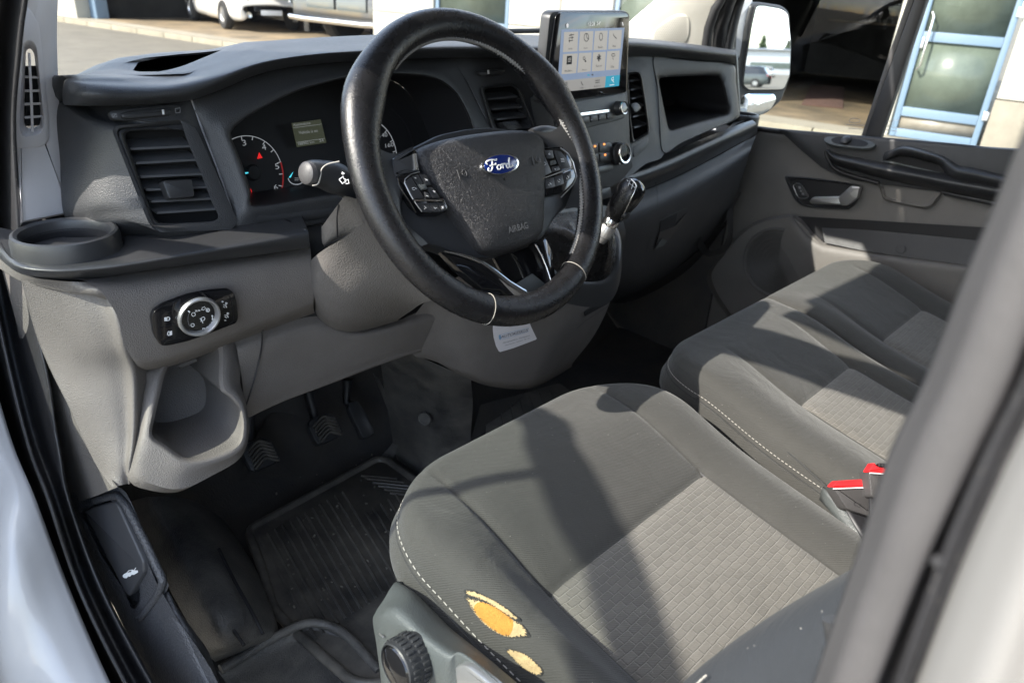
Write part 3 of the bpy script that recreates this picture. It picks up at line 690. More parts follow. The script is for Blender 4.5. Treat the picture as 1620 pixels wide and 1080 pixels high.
# rear edge of the opening: grey pillar strip, rubber groove, painted pillar (close to the lens)
XB = -.865
L_edge = [(1712, 40), (1625, 262), (1556, 430), (1490, 600), (1433, 720), (1373, 890), (1307, 1078), (1240, 1280)]
G_edge = [(1840, 40), (1740, 262), (1668, 430), (1605, 600), (1547, 720), (1467, 890), (1392, 1078), (1310, 1280)]
P_edge = [(1890, 40), (1790, 262), (1715, 430), (1646, 600), (1585, 720), (1512, 890), (1442, 1078), (1370, 1280)]
def bl(p, q, t): return (p[0]+(q[0]-p[0])*t, p[1]+(q[1]-p[1])*t)
def both_ends(rows):
    a, b = rows[0], rows[-1]; up_ = a[2]-rows[1][2]; dn_ = b[2]-rows[-2][2]; ku = (1.36-a[2].z)/max(up_.z, 1e-4); kd = (.08-b[2].z)/min(dn_.z, -1e-4)
    up_ = Vector((0, up_.y*ku*.5, 1.36-a[2].z)); dn_ = Vector((0, .10, .08-b[2].z))
    return [[p+up_ for p in a], [p+up_*.5 for p in a]]+rows+[[p+dn_*.5+Vector((0, -.02, 0)) for p in b], [p+dn_ for p in b]]
loft('pillar_strip', both_ends([[at(*bl(a, b, -.25), x=XB+.045), at(*bl(a, b, .0), x=XB+.012), at(*bl(a, b, .12), x=XB+.002), at(*bl(a, b, .5), x=XB-.001), at(*bl(a, b, .92), x=XB), at(*bl(a, b, 1.0), x=XB+.004)] for a, b in zip(L_edge, G_edge)]), M['strip'], vb, 4, 5, .004)
loft('pillar_seal', both_ends([[at(*bl(a, b, -.05), x=XB+.006), at(*bl(a, b, .2), x=XB+.010), at(*bl(a, b, .5), x=XB+.003), at(*bl(a, b, .75), x=XB-.004), at(*bl(a, b, 1.02), x=XB+.001)] for a, b in zip(G_edge, P_edge)]), M['rubber'], vb, 4, 5, .003)
from_bm('pillar_clip', lathe_bm([(0, .0006), (.0016, .0005), (.0018, 0)], at(1484, 888, x=XB-.003), (-.7, -.3, .6), 14), M['void'], vb)
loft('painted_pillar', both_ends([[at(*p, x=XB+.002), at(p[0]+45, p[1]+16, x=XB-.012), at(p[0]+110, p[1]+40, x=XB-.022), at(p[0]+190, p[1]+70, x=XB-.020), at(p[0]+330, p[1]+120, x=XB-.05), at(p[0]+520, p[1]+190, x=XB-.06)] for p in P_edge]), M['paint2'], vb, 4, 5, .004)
# roof, header, rear bulkhead, right-hand shell (they shade the cab)
loft('roof', [[(-.83, y, 1.39), (-.74, y, 1.49), (-.4, y, 1.555+dz), (0, y, 1.57+dz), (.4, y, 1.555+dz), (.74, y, 1.49), (.83, y, 1.39)] for y, dz in ((-1.75, .0), (-.8, .01), (-.2, .01), (.17, .0))], M['roofw'], vb, 4, 3, .01)
tube('roof_rail', [(.84, -1.7, 1.38), (.84, -.6, 1.38), (.85, -.13, 1.355), (.86, .12, 1.285), (.865, .35, 1.14), (.87, .60, .96), (.875, .80, .80)], .045, M['trim'], vb, 12)
plate('overhead_sun_blocker', [Vector(q) for q in ((-.46, .19, 1.51), (.42, .20, 1.50), (.42, .36, 1.335), (-.08, .385, 1.318), (-.22, .33, 1.375), (-.30, .26, 1.445), (-.45, .225, 1.478))], (0, -.7, -.7), .02, M['roofw'], vb, .0)  # unseen panel, added and shaped to keep sun off the passenger door
abox('bulkhead', (-.88, -1.80, -.05), (.88, -1.76, 1.52), M['roofw'], vb, .005)
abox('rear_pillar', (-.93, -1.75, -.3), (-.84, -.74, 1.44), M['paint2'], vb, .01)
abox('rear_pillar', (.86, -1.75, -.3), (.93, -.78, 1.44), M['trim'], vb, .01)
# windscreen pillars
tube('windscreen_pillar', spline([(-.875, .80, .80), (-.87, .60, .96), (-.865, .35, 1.135), (-.86, .12, 1.285), (-.85, -.13, 1.355), (-.84, -.6, 1.38), (-.84, -1.7, 1.38)], 4), .05, M['trim'], vb, 12)
tube('windscreen_header', [(-.80, .16, 1.47), (-.6, .17, 1.53), (-.3, .17, 1.55), (0, .17, 1.555), (.3, .17, 1.55), (.6, .17, 1.53), (.80, .16, 1.47)], .035, M['roofw'], vb, 10)
# cab floor, tunnel side, footwell
def zf(x, y):
    return 0.0
loft('cab_floor', [[(-.80, y, z), (-.5, y, z-.004), (0, y, z-.004), (.5, y, z-.004), (.84, y, z)] for y, z in ((-1.7, 0), (-.5, 0), (.2, 0), (.52, .0), (.62, .03), (.74, .16), (.82, .36), (.85, .62))], M['carpet'], vb, 4, 4)
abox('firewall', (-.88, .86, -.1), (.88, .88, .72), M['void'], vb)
loft('scuttle', [[(-.82, y, z), (0, y+.05, z), (.82, y, z)] for y, z in ((.40, .72), (.62, .75), (.90, .74), (1.02, .72))], M['dark'], vb, 6, 3, .004)
# bonnet ahead of the screen (hidden, but the sun and the sky meet it)
loft('bonnet', [[(-.80, y, z-.05), (-.4, y+.05, z), (0, y+.07, z+.01), (.4, y+.05, z), (.80, y, z-.05)] for y, z in ((1.0, .66), (1.2, .61), (1.5, .50), (1.7, .32), (1.75, -.05))], M['paint'], vb, 4, 4, .01)
abox('front_wheelhouse', (-.93, .62, -.35), (-.88, 1.7, .60), M['paint'], vb, .01)
abox('hinge_pillar', (-.945, .43, -.3), (-.90, .95, .86), M['paint'], vb, .01)
abox('kick_panel', (.845, .30, 0), (.865, .90, .70), M['carpet'], vb, .004)
abox('front_wheelhouse', (.88, .52, -.35), (.93, 1.7, .60), M['paint'], vb, .01)
loft('windscreen', [[(-.82*k, y-.0, z), (-.4*k, y+.06, z+.005), (0, y+.08, z+.008), (.4*k, y+.06, z+.005), (.82*k, y, z)] for y, z, k in ((.92, .80, 1.0), (.67, 1.045, 1.0), (.42, 1.29, .99), (.17, 1.535, .95))], M['glass'], vb, 4, 3)
tube('defroster_strip', [at(780, 50, y=.405), at(820, 49.5, y=.405), at(858, 49, y=.405)], .0045, M['dark'], vb, 8)
# passenger-side pillar trim with its round-cornered grille
pp = Plane((.72, .62, .90), (.84, .40, .92), (.70, .45, 1.20))
pt = [(985, 90), (985, 50), (1003, 33), (1052, -8), (1110, -60), (1180, -60), (1150, -5), (1128, 18), (1116, 45), (1109, 80), (1104, 110)]
pplate('pillar_trim', pp, pt, .03, M['cream'], vb, .003)
gp = rnd2([(1031, 66), (1034, 50), (1044, 40), (1060, 28), (1072, 23), (1085, 24), (1091, 32), (1090, 58), (1083, 70), (1055, 72)], 7, 4)
tgr = pplate('tweeter_grille', pp, gp, .004, M['cream'], vb, .0015, .003)
gb = bmesh.new()
for i in range(16):
    for j in range(18):
        x, y = 1036+j*3.1+(i % 2)*1.5, 28+i*2.7
        if x < 1087 and y < 68 and (x > 1040 or y > 47) and (y > 44-(x-1040)*.55): lathe_bm([(0, .0002), (.0011, .0004)], pp(x, y, .0032), pp.n, 6, gb)
from_bm('grille_holes', gb, M['strip'], tgr, smooth=False)['kind'] = 'stuff'
tube('pillar_seal', [pp(1120, -70, .01), pp(1150, -14, .012), pp(1132, 14, .014), pp(1121, 45, .014), pp(1116, 80, .012)], .012, M['rubber'], vb, 10)
tube('pillar_seal', [pp(1175, -60, -.03), pp(1150, 6, -.03), pp(1140, 40, -.03), pp(1137, 90, -.03)], .02, M['rubber'], vb, 10)
tube('pillar_seal', [pp(1200, -60, -.06), pp(1168, 0, -.06), pp(1157, 40, -.06), pp(1153, 100, -.06)], .016, M['dark'], vb, 10)
# ------------------------------------------------------------------ dashboard
db = thing('dashboard', (0, .3, .75), 'black and grey plastic dashboard with round instruments, air vents, open cubby and cup holder', 'dashboard')
FP = Plane((-.8, .240, .87), (.8, .240, .87), (0, .200, .755))        # upper fascia
def rowy(L, y): return [at(a, b, y=(y[i] if isinstance(y, (list, tuple)) else y)) for i, (a, b) in enumerate(L)]
# soft top pad
X = [(96, 112, 150, 205, 260, 305, 350, 400, 450, 520, 600, 700, 780, 860, 930, 1000, 1060, 1110, 1165)][0]
low = [163, 164, 165, 164, 161, 155, 139, 118, 105, 97, 93, 89, 89, 93, 91, 87, 89, 94, 99]
mid = [147, 149, 152, 155, 152, 145, 128, 107, 95, 87, 84, 81, 81, 84, 79, 76, 80, 85, 91]
top = [131, 132, 136, 139, 138, 130, 117, 100, 90, 82, 77, 72, 72, 73, 68, 66, 71, 77, 84]
bk = [124, 124, 122, 121, 119, 110, 92, 72, 67, 62, 58, 54, 54, 58, 60, 61, 66, 72, 80]
pad = [rowy(list(zip(X, [v+3 for v in low])), .236), rowy(list(zip(X, low)), .222), rowy(list(zip(X, mid)), .206), rowy(list(zip(X, top)), .212)]
yb = [.235, .240, .245, .255, .265, .275, .29, .31, .325, .345, .355, .36, .36, .36, .34, .33, .32, .31, .30]
pad.append(rowy([(a, (b*1+c*1)/2) for a, b, c in zip(X, top, bk)], [(.212+v)/2 for v in yb]))
pad.append(rowy(list(zip(X, bk)), yb))
pad.append([p+Vector((0, .05, -.006)) for p in pad[-1]]); pad.append([p+Vector((0, .10, -.05)) for p in pad[-2]])
for r_ in pad: r_[0] = r_[0]+(r_[0]-CAM_P).normalized()*.15; r_[1] = r_[1]+(r_[1]-CAM_P).normalized()*.03
loft('top_pad', pad, M['pad'], db, 4, 4)
# lidless tray let into the pad, with its raised rim
ro = [(120, 119), (150, 104), (186, 92), (250, 83.5), (330, 79), (392, 66), (398, 82), (350, 104), (300, 118), (215, 121), (150, 124)]
ri = [(207, 111), (216, 99), (250, 92), (330, 85), (380, 76), (385, 84), (350, 100), (318, 108), (280, 113), (240, 114), (212, 114)]
TPn = Plane((-.78, .25, .915), (-.45, .50, .935), (-.45, .25, .925))
ringloft('tray_rim', [TPn.pts(ro, -.02), TPn.pts([((a*3+c)/4, (b*3+d)/4) for (a, b), (c, d) in zip(ro, ri)], .002), TPn.pts(ri, 0), TPn.pts(ri, -.006), TPn.pts(ri, -.05)], M['pad'], db, 64, 2)
flats('tray_bottom', [[(a, b) for a, b in ri]], TPn, M['void'], db, -.045, .002)
# dark structure behind the fascia, so that nothing shows through the gaps
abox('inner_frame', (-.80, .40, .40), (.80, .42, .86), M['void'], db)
abox('inner_shelf', (-.80, .26, .70), (-.25, .40, .715), M['void'], db)
# driver's vent pod
seam_l = [(303, 158), (320, 205), (345, 270), (366, 330), (376, 366)]
bez_o = rnd2([(183, 205), (296, 196), (309, 213), (367, 347), (358, 358), (250, 362), (238, 348)], [14, 8, 8, 10, 8, 10, 8], 5)
pod_o = [(97, 165), (150, 166), (205, 165), (260, 162)]+seam_l+[(310, 373), (245, 378), (180, 371), (125, 352), (107, 332), (102, 250)]
def lp(a, b, t): return [(p[0]+(q[0]-p[0])*t, p[1]+(q[1]-p[1])*t) for p, q in zip(a, b)]
po3 = resample(FP.pts(pod_o), 96); 
def sst(a, b, x): t = max(0, min(1, (x-a)/(b-a))); return t*t*(3-2*t)
L0 = [FP(a, b, -.075*max(max(0, min(1, (218-a)/100))**1.3, .5*sst(335, 368, b)*sst(285, 215, a))) for a, b in spl2(pod_o, 5, True)]; L1 = FP.pts(bez_o, .004)
ringloft('vent_pod', [[p-FP.n*.02 for p in L0], L0, [FP(a+(238+30*((b-200)/160)-a)*.30, b+(280-b)*.22, .010-.030*max(0, min(1, (218-a)/100))) for a, b in spl2(pod_o, 5, True)], FP.pts([(a+(a-270)*.10, b+(b-282)*.07) for a, b in bez_o], .010), L1], M['black'], db, 96, 2)
def vent(outer, inner, pl, slat_lines, tab, name='air_vent', tabmark=True, deep=.03, label=None):
    v = ringloft(name, [pl.pts(outer, .003), pl.pts(outer, .006), pl.pts(lp(outer, inner, .35), .008), pl.pts(lp(outer, inner, .7), .006), pl.pts(inner, .001), pl.pts(inner, -deep)], M['smooth'], db, 72, 1, label)
    plate('vent_back', pl.pts(inner, -deep+.001), pl.n, .002, M['void'], v)
    for a, b in slat_lines:
        fa, fb = pl(*a, -.004), pl(*b, -.004); d = (fb-fa).normalized(); up = pl.n.cross(d); up = up if up.z > 0 else -up
        back = -pl.n*.024+up*.013; th = up*.0018
        bm = bmesh.new(); ea, eb = fa+d*.004, fb-d*.002
        P = [fa+back, ea-pl.n*.003+back*.15, ea, eb, fb+back*.1, fb+back]
        top_ = [bm.verts.new(p+th) for p in P]; bot = [bm.verts.new(p-th*.4) for p in P]
        bm.faces.new(top_); bm.faces.new(bot[::-1])
        for i in range(6): bm.faces.new((top_[i], bot[i], bot[(i+1) % 6], top_[(i+1) % 6]))
        from_bm('slat', bm, M['slat'], v)
    if tab:
        t = pplate('vent_tab', pl, rnd2(tab, 4, 3), .014, M['smooth'], v, .002, .010)
    return v
bez_i = rnd2([(197, 213), (205, 207), (287, 204), (298, 214), (352, 342), (345, 351), (250, 353), (242, 343)], [6, 6, 6, 8, 8, 6, 8, 8], 5)
sl = [((201, 237), (305, 232)), ((209, 259.5), (313, 253.5)), ((217, 281), (323, 276)), ((226, 301.5), (333, 296.5)), ((234, 320), (340, 315)), ((243, 338), (348, 331))]
vent(bez_o, bez_i, FP, sl, [(257, 286), (304, 283), (309, 311), (268, 315)])
def slider(rec, bar, mark, pl, h=.012):
    r_ = pplate('vent_slider', pl, rnd2(rec, 6, 3), .008, M['smooth'], db, .0006, h)
    b_ = pplate('thumb_bar', pl, rnd2(bar, 4, 4), .008, M['smooth'], r_, .0025, h+.005)
    pplate('mark', pl, mark, .0005, M['white'], b_, 0, h+.0056)
    return r_
sdr = slider([(172, 176), (262, 166), (287, 167), (275, 184), (205, 191), (178, 189)], [(191, 180), (206, 175), (256, 171), (272, 173), (270, 182), (206, 188), (194, 187)], [(256, 174), (259.5, 173.5), (260.5, 181), (257.5, 181.5)], FP, .010)
strokes('marks', [[(177, 181), (184, 180), (185, 185), (178, 186), (177, 181)], [(179, 185), (184, 180)], [(277, 172), (285, 171), (285, 178), (278, 179), (277, 172)]], FP, .0008, M['grprint'], sdr, .0112)
# hooded instrument binnacle
c_out = [(303, 158), (352, 139), (402, 118), (455, 104), (520, 96), (600, 92), (690, 89), (722, 91), (745, 140), (770, 190), (800, 250), (700, 320), (560, 345), (478, 357), (376, 366), (366, 330), (345, 270), (320, 205)]
c_in = [(363, 210), (385, 188), (420, 168), (462, 147), (510, 132), (560, 121), (620, 117), (680, 122), (715, 140), (735, 170), (752, 212), (765, 262), (690, 300), (541, 306), (405, 326), (396, 305), (383, 265), (370, 232)]
ci3 = spl2(c_in, 5, True); co3 = spl2(c_out, 5, True)
bnl = [[p-FP.n*.025 for p in FP.pts(co3)], FP.pts(co3, .001), FP.pts(lp(co3, ci3, .5), .008), FP.pts(lp(co3, ci3, .85), .014), FP.pts(ci3, .012), FP.pts(lp(ci3, [(560, 220)]*len(ci3), .01), .004)]
ringloft('binnacle', bnl, M['black'], db, 110, 2)
GP = Plane((-.6, .325, .86), (-.2, .325, .86), (-.4, .300, .74))      # gauge face
mouth = FP.pts(lp(ci3, [(560, 220)]*len(ci3), .01), .004)
gl_ = []
for p in mouth:
    q = p+Vector((0, .10, -.012)); q.x = -.425+(q.x+.425)*.94
    gl_.append(q)
mid_ = [(a+b)/2 for a, b in zip(mouth, gl_)]
ringloft('hood_wall', [mouth, mid_, gl_], M['dark'], db, 110, 1)
clu = plate('instrument_cluster', [p+Vector((0, 0, 0)) for p in resample(gl_, 60)], (0, -1, .15), .01, M['void'], db)
gq = GP
def arcpx(cx, cy, rx, ry, a0, a1, n=24): return [(cx+rx*math.cos(R(a0+(a1-a0)*k/n)), cy+ry*math.sin(R(a0+(a1-a0)*k/n))) for k in range(n+1)]
GH = .004
strokes('gauge_ring', [arcpx(390, 281, 58, 66, -140, -22)], GP, .0011, M['glow_white'], clu, GH)
strokes('gauge_redline', [arcpx(390, 281, 58, 66, -22, 24)], GP, .0022, M['gauge_red'], clu, GH)
tick = []
for a in (-98, -80, -60, -42, -22, -5, 12): tick.append([(390+58*math.cos(R(a)), 281+66*math.sin(R(a))), (390+52*math.cos(R(a)), 281+60*math.sin(R(a)))])
bt = strokes_bm(tick, GP, .0012, GH); from_bm('gauge_tick', bt, M['glow_white'], clu, smooth=False)
ptext('gauge_numbers', [('3', (384, 231), (390, 230), .0075), ('4', (415, 238), (421.5, 237), .0075), ('5', (436, 268), (442, 267), .0075), ('6', (434, 301), (440, 300), .0075), ('140', (601, 218), (613, 216), .006), ('160', (610, 234), (623, 231.5), .006), ('180', (613, 250), (625, 248), .006)], GP, M['glow_white'], clu, GH)
flats('needle', [[(378, 278), (396, 273.5), (396, 272), (378, 274)]], GP, M['glow_cyan'], clu, GH+.002, .0015)
from_bm('needle_hub', lathe_bm([(0, .004), (.009, .003), (.011, 0)], GP(401, 273, GH-.001), GP.n, 24), M['void'], clu)
flats('warning_lamp', [[(410, 241), (415.5, 250), (407, 251.5)], ell(394, 303, 4.5, 5, 12)], GP, M['glow_red'], clu, GH, .0005)
lc = flats('info_display', [[(461.5, 195), (507.5, 189), (516.5, 226), (470, 233)]], GP, M['lcd'], clu, GH, .001)
ptext('display_text', [('Ajotietokone', (464, 200), (491, 196.5), .0035), ('Vehicle is on', (473, 212.5), (502.5, 209), .0042), ('188902 km', (472, 230), (497, 226.5), .0036), ('24', (505, 225), (512, 224), .0036)], GP, M['lcdtext'], lc, GH+.001)
strokes('display_line', [[(464, 202.5), (509, 196.5)], [(469, 225.5), (514, 219)]], GP, .0005, M['lcdtext'], lc, GH+.001)
strokes('temperature_gauge', [arcpx(469, 281, 13, 11, 20, 175, 14)], GP, .0014, M['glow_white'], clu, GH)
flats('gauge_mark', [[(457, 281), (464, 272), (460, 281)]], GP, M['glow_cyan'], clu, GH, .0005)
strokes('gauge_mark', [[(466, 282), (472, 282), (472, 285), (466, 285)], [(473, 276), (477, 275)]], GP, .0007, M['glow_white'], clu, GH)
strokes('gauge_ring', [arcpx(580, 255, 48, 66, -62, 12)], GP, .0016, M['glow_white'], clu, GH)
strokes('gauge_rim', [arcpx(580, 252, 76, 92, -60, 25)], GP, .003, M['dark'], clu, GH)
tick = []
for a in (-48, -30, -14, 4): tick.append([(580+48*math.cos(R(a)), 255+66*math.sin(R(a))), (580+43*math.cos(R(a)), 255+60*math.sin(R(a)))])
from_bm('gauge_tick', strokes_bm(tick, GP, .0012, GH), M['glow_white'], clu, smooth=False)
loft('cluster_ledge', [rowy([(398, 322), (450, 318), (541, 303), (650, 292), (760, 270)], .27), rowy([(404, 334), (455, 332), (545, 318), (650, 306), (765, 285)], .20), rowy([(406, 350), (470, 346), (545, 336), (650, 325), (770, 300)], .188), rowy([(406, 366), (470, 360), (545, 352), (650, 340), (770, 318)], .20)], M['smooth'], db, 5, 4)
tube('seam_line', [FP(a, b, .0014) for a, b in spl2(seam_l, 5)], .0012, M['grprint'], db, 6)
# pod between binnacle and screen
c2o = [(722, 91), (780, 91), (850, 94), (905, 150), (925, 260), (860, 275), (800, 250), (770, 190), (745, 140)]
v2o = rnd2([(759, 137), (812, 130), (824, 142), (858, 224), (846, 234), (796, 236), (786, 226)], 8, 5)
v2i = rnd2([(765, 141), (811, 136), (819, 145), (851, 221), (844, 227), (799, 229), (792, 222)], 6, 5)
L0 = FP.pts(spl2(c2o, 6, True))
ringloft('vent_pod', [[p-FP.n*.02 for p in L0], L0, FP.pts(lp(resample([(a, b, 0) for a, b in spl2(c2o, 6, True)], len(v2o)), [(a, b, 0) for a, b in v2o], .0) if False else spl2(c2o, 6, True), .004), FP.pts(v2o, .004)], M['black'], db, 90, 2)
vent(v2o, v2i, FP, [((770, 158), (820, 154)), ((776, 174), (827, 170)), ((784, 190), (834, 185)), ((790, 207), (840, 202)), ((796, 221), (846, 216))], [(793, 193), (818, 190), (828, 203), (806, 208)])
slider([(752, 112), (782, 106), (800, 108), (798, 118), (760, 122)], [(757, 113), (780, 109), (797, 110), (796, 116), (760, 120)], [(771, 111), (774, 110.5), (775, 117), (772, 117.5)], FP, .006)
tube('seam_line', [FP(a, b, .0016) for a, b in spl2([(722, 91), (745, 140), (770, 190), (795, 240)], 5)], .0009, M['grprint'], db, 6)
# storage ledge with the cup holder
LZ = .752
ft = [(0, 385), (24, 418), (79, 427), (142, 424), (220, 416), (340, 394), (420, 378), (487, 363)]
fl = [(-4, 408), (36, 434), (92, 443), (150, 441), (222, 430), (340, 413), (420, 402), (489, 392)]
back = [Vector(p) for p in ((-.89, .42, LZ), (-.86, .34, LZ), (-.82, .27, LZ), (-.775, .24, LZ), (-.73, .225, LZ), (-.66, .225, LZ), (-.60, .225, LZ), (-.545, .225, LZ))]
f0 = [at(a, b, z=LZ) for a, b in ft]; f1 = [at(a, b, z=.727) for a, b in fl]
bul = [(p*.62+q*.38)+Vector((-.004, -.008, .004)) for p, q in zip(f0, f1)]
und = [p+Vector((0.012, .03, 0)) for p in f1]
loft('ledge', [back, [p*.75+q*.25 for p, q in zip(f0, back)], [p+Vector((.002, .005, .0)) for p in f0], bul, f1, und], M['smooth'], db, 5, 5)
plate('ledge_end', [f0[-1]+Vector((.0, .0, 0)), f1[-1], f1[-1]+Vector((.004, .1, 0)), f0[-1]+Vector((.004, .1, 0))], (.9, -.4, 0), .004, M['smooth'], db)
cc = at(103, 366, z=.771); dep = (cc-CAM_P).dot(CF); cr_ = 76*dep/FPX
cup = lathe('cup_holder', [(cr_*1.03, -.020), (cr_*1.02, -.006), (cr_*.985, 0), (cr_*.93, .0012), (cr_*.86, -.001), (cr_*.83, -.005), (cr_*.82, -.012)], cc, (0, 0, 1), M['smooth'], db, 56)
wl_ = []
for k_, (r_, dz, dy) in enumerate(((.82, -.010, 0), (.80, -.022, .002), (.70, -.050, .016), (.62, -.082, .026), (.56, -.086, .027), (.02, -.086, .027))):
    wl_.append([cc+Vector((cr_*r_*math.cos(2*math.pi*q/48), cr_*r_*math.sin(2*math.pi*q/48)+dy, dz)) for q in range(48)])
from_bm('cup_well', ring_bm(wl_), M['dark'], cup)
# grey lower panel: band under the ledge
band = [rowy([(100, 436), (160, 436), (210, 432), (270, 423), (340, 409), (415, 396), (490, 383)], .186),
        rowy([(150, 452), (188, 456), (232, 454), (280, 445), (345, 431), (418, 418), (492, 406)], .158),
        rowy([(186, 500), (208, 505), (245, 503), (292, 492), (352, 476), (424, 458), (494, 440)], .150),
        rowy([(197, 545), (216, 552), (250, 552), (300, 538), (360, 516), (428, 492), (496, 468)], .153),
        rowy([(214, 574), (226, 578), (256, 574), (304, 558), (364, 535), (430, 510), (496, 485)], .163),
        rowy([(224, 584), (234, 587), (262, 582), (308, 567), (368, 544), (432, 520), (498, 496)], .205)]
loft('lower_panel', band, M['grey'], db, 4, 5, 0)
WL = [(37, 443), (52, 500), (67, 547), (87, 593), (110, 640), (133, 693), (155, 738), (178, 770)]
WR = [(174, 470), (188, 505), (199, 548), (212, 585), (214, 640), (212, 692), (206, 735), (206, 764)]
wing = []
for i, (a, b) in enumerate(zip(WL, WR)):
    p0 = at(*a, x=-.869+.003*i); p1 = at(*b, y=[.172, .158, .158, .170, .168, .160, .150, .155][i])
    d_ = (CAM_P-(p0+p1)/2).normalized()
    wing.append([p0+(p0-p1)*.02, p0, p0.lerp(p1, .3)+d_*.004, p0.lerp(p1, .62)+d_*.002, p0.lerp(p1, .86)-d_*.004, p1, p1+Vector((.02, .02, 0))])
loft('side_wing', wing, M['grey'], db, 5, 5)
SR = [(30, 425), (50, 500), (63, 560), (82, 640), (95, 700), (106, 750), (113, 792), (118, 800)]
loft('kick_panel', [[at(a[0]-26, a[1]+4, x=-.852), at(*bl(a, b, .45), x=-.852), at(b[0]+8, b[1], x=-.846)] for i, (a, b) in enumerate(zip(SR, WL))], M['shroud'], db, 4, 4)
loft('panel_lip', [[at(a, b, z=.733) for a, b in ((-14, 398), (36, 433), (92, 444))]+[at(150, 446, y=.172), at(205, 445, y=.178)], [at(a, b, z=.722) for a, b in ((-14, 408), (36, 441), (96, 454))]+[at(150, 456, y=.158), at(205, 459, y=.165)], [at(a, b, z=.712) for a, b in ((-14, 416), (37, 447), (100, 462))]+[at(152, 467, y=.160), at(200, 474, y=.162)], [at(a, b, z=.705)+Vector((.01, .02, 0)) for a, b in ((-14, 418), (40, 449), (104, 465))]+[at(154, 470, y=.175), at(200, 480, y=.175)]], M['grey'], db, 5, 4)
# bin
BP = Plane(at(272, 575, y=.190), at(345, 552, y=.190), at(300, 722, y=.118))
b_in = [(262, 588), (272, 572), (300, 562), (338, 551), (346, 556), (347, 612), (362, 627), (377, 645), (382, 675), (373, 702), (330, 721), (294, 724), (264, 705), (241, 688), (246, 655), (254, 620)]
b_rim = [(246, 590), (262, 574), (300, 554), (345, 541), (362, 545), (362, 605), (374, 622), (386, 642), (391, 678), (381, 712), (334, 733), (288, 737), (254, 716), (229, 694), (233, 655), (238, 620)]
b_out = [(214, 580), (232, 578), (300, 560), (360, 540), (384, 533), (380, 600), (384, 620), (388, 640), (391, 682), (376, 722), (330, 752), (282, 778), (232, 774), (203, 756), (212, 690), (214, 630)]
bi, br, bo = (spl2(q, 4, True) for q in (b_in, b_rim, b_out))
b_loops = [[p+Vector((.01, .10, .01)) for p in BP.pts(bo, -.05)], BP.pts(bo, -.034), BP.pts(lp(bo, br, .55), -.010), BP.pts(br, -.001), BP.pts(lp(br, bi, .6), .001), BP.pts(bi, -.004)]
bn = ringloft('storage_bin', b_loops, M['grey'], db, 96, 2)
cen = sum(BP.pts(bi, -.004), Vector())/len(bi)
inl = [BP.pts(bi, -.004)]+[[cen+(p-cen)*k+Vector((.10, 1, -.12)).normalized()*d for p in BP.pts(bi, -.004)] for k, d in ((1.01, .03), (1.0, .08), (.97, .12))]
ringloft('bin_lining', inl, M['shroud'], bn, 96, 1)
plate('bin_back', inl[-1], (0, -1, .3), .003, M['shroud'], bn)
flats('bin_clip', [rnd2([(281, 578), (310, 567), (313, 571), (285, 582)], 2, 2)], BP, M['grey'], bn, -.05, .004)
# knee panel and column surround
knee = [rowy([(372, 541), (415, 522), (500, 500), (560, 520), (620, 510), (690, 480)], .20), rowy([(376, 560), (420, 545), (505, 522), (565, 530), (622, 520), (690, 500)], .186),
        rowy([(384, 610), (432, 588), (512, 565), (575, 552), (630, 540), (676, 530)], .190), rowy([(387, 655), (446, 628), (518, 601), (586, 575), (640, 556), (668, 550)], .20), rowy([(388, 663), (448, 635), (520, 608), (588, 582), (642, 563), (668, 556)], .215), rowy([(388, 656), (450, 628), (524, 600), (592, 574), (646, 552), (668, 546)], .32)]
loft('knee_panel', knee, M['grey'], db, 5, 5)
tube('seam_line', [at(a, b, y=.184) for a, b in spl2([(416, 518), (413, 555), (401, 605), (386, 650)], 5)], .0011, M['dark'], db, 6)
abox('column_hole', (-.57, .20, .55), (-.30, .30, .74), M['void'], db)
# grey tunnel console
con = [rowy([(640, 520), (680, 470), (740, 430), (820, 410), (900, 392), (985, 372)], [.20, .19, .165, .145, .135, .150]),
       rowy([(645, 545), (690, 510), (750, 480), (840, 462), (918, 440), (976, 422)], [.205, .185, .160, .135, .122, .150]),
       rowy([(655, 562), (700, 545), (760, 535), (835, 530), (898, 515), (964, 480)], [.21, .185, .155, .132, .122, .150]),
       rowy([(668, 566), (712, 572), (765, 588), (830, 586), (876, 562), (940, 530)], [.215, .190, .158, .138, .130, .158]),
       rowy([(690, 571), (725, 590), (775, 607), (828, 611), (858, 602), (908, 572)], [.22, .195, .165, .147, .142, .165]),
       rowy([(694, 574), (728, 594), (776, 611), (828, 615), (860, 606), (905, 580)], [.26, .24, .21, .19, .18, .20])]
loft('tunnel_console', con, M['grey'], db, 5, 5)
pplate('console_pocket', Plane(at(918, 500, y=.124), at(970, 472, y=.147), at(940, 530, y=.15)), [(925, 494), (944, 480), (962, 470), (967, 474), (962, 480), (926, 500)], .002, M['void'], db, 0, .0025)
strokes('console_seam', [[(912, 520), (925, 508), (966, 482)]], Plane(at(918, 500, y=.124), at(970, 472, y=.147), at(940, 530, y=.15)), .0012, M['dark'], db, .003)
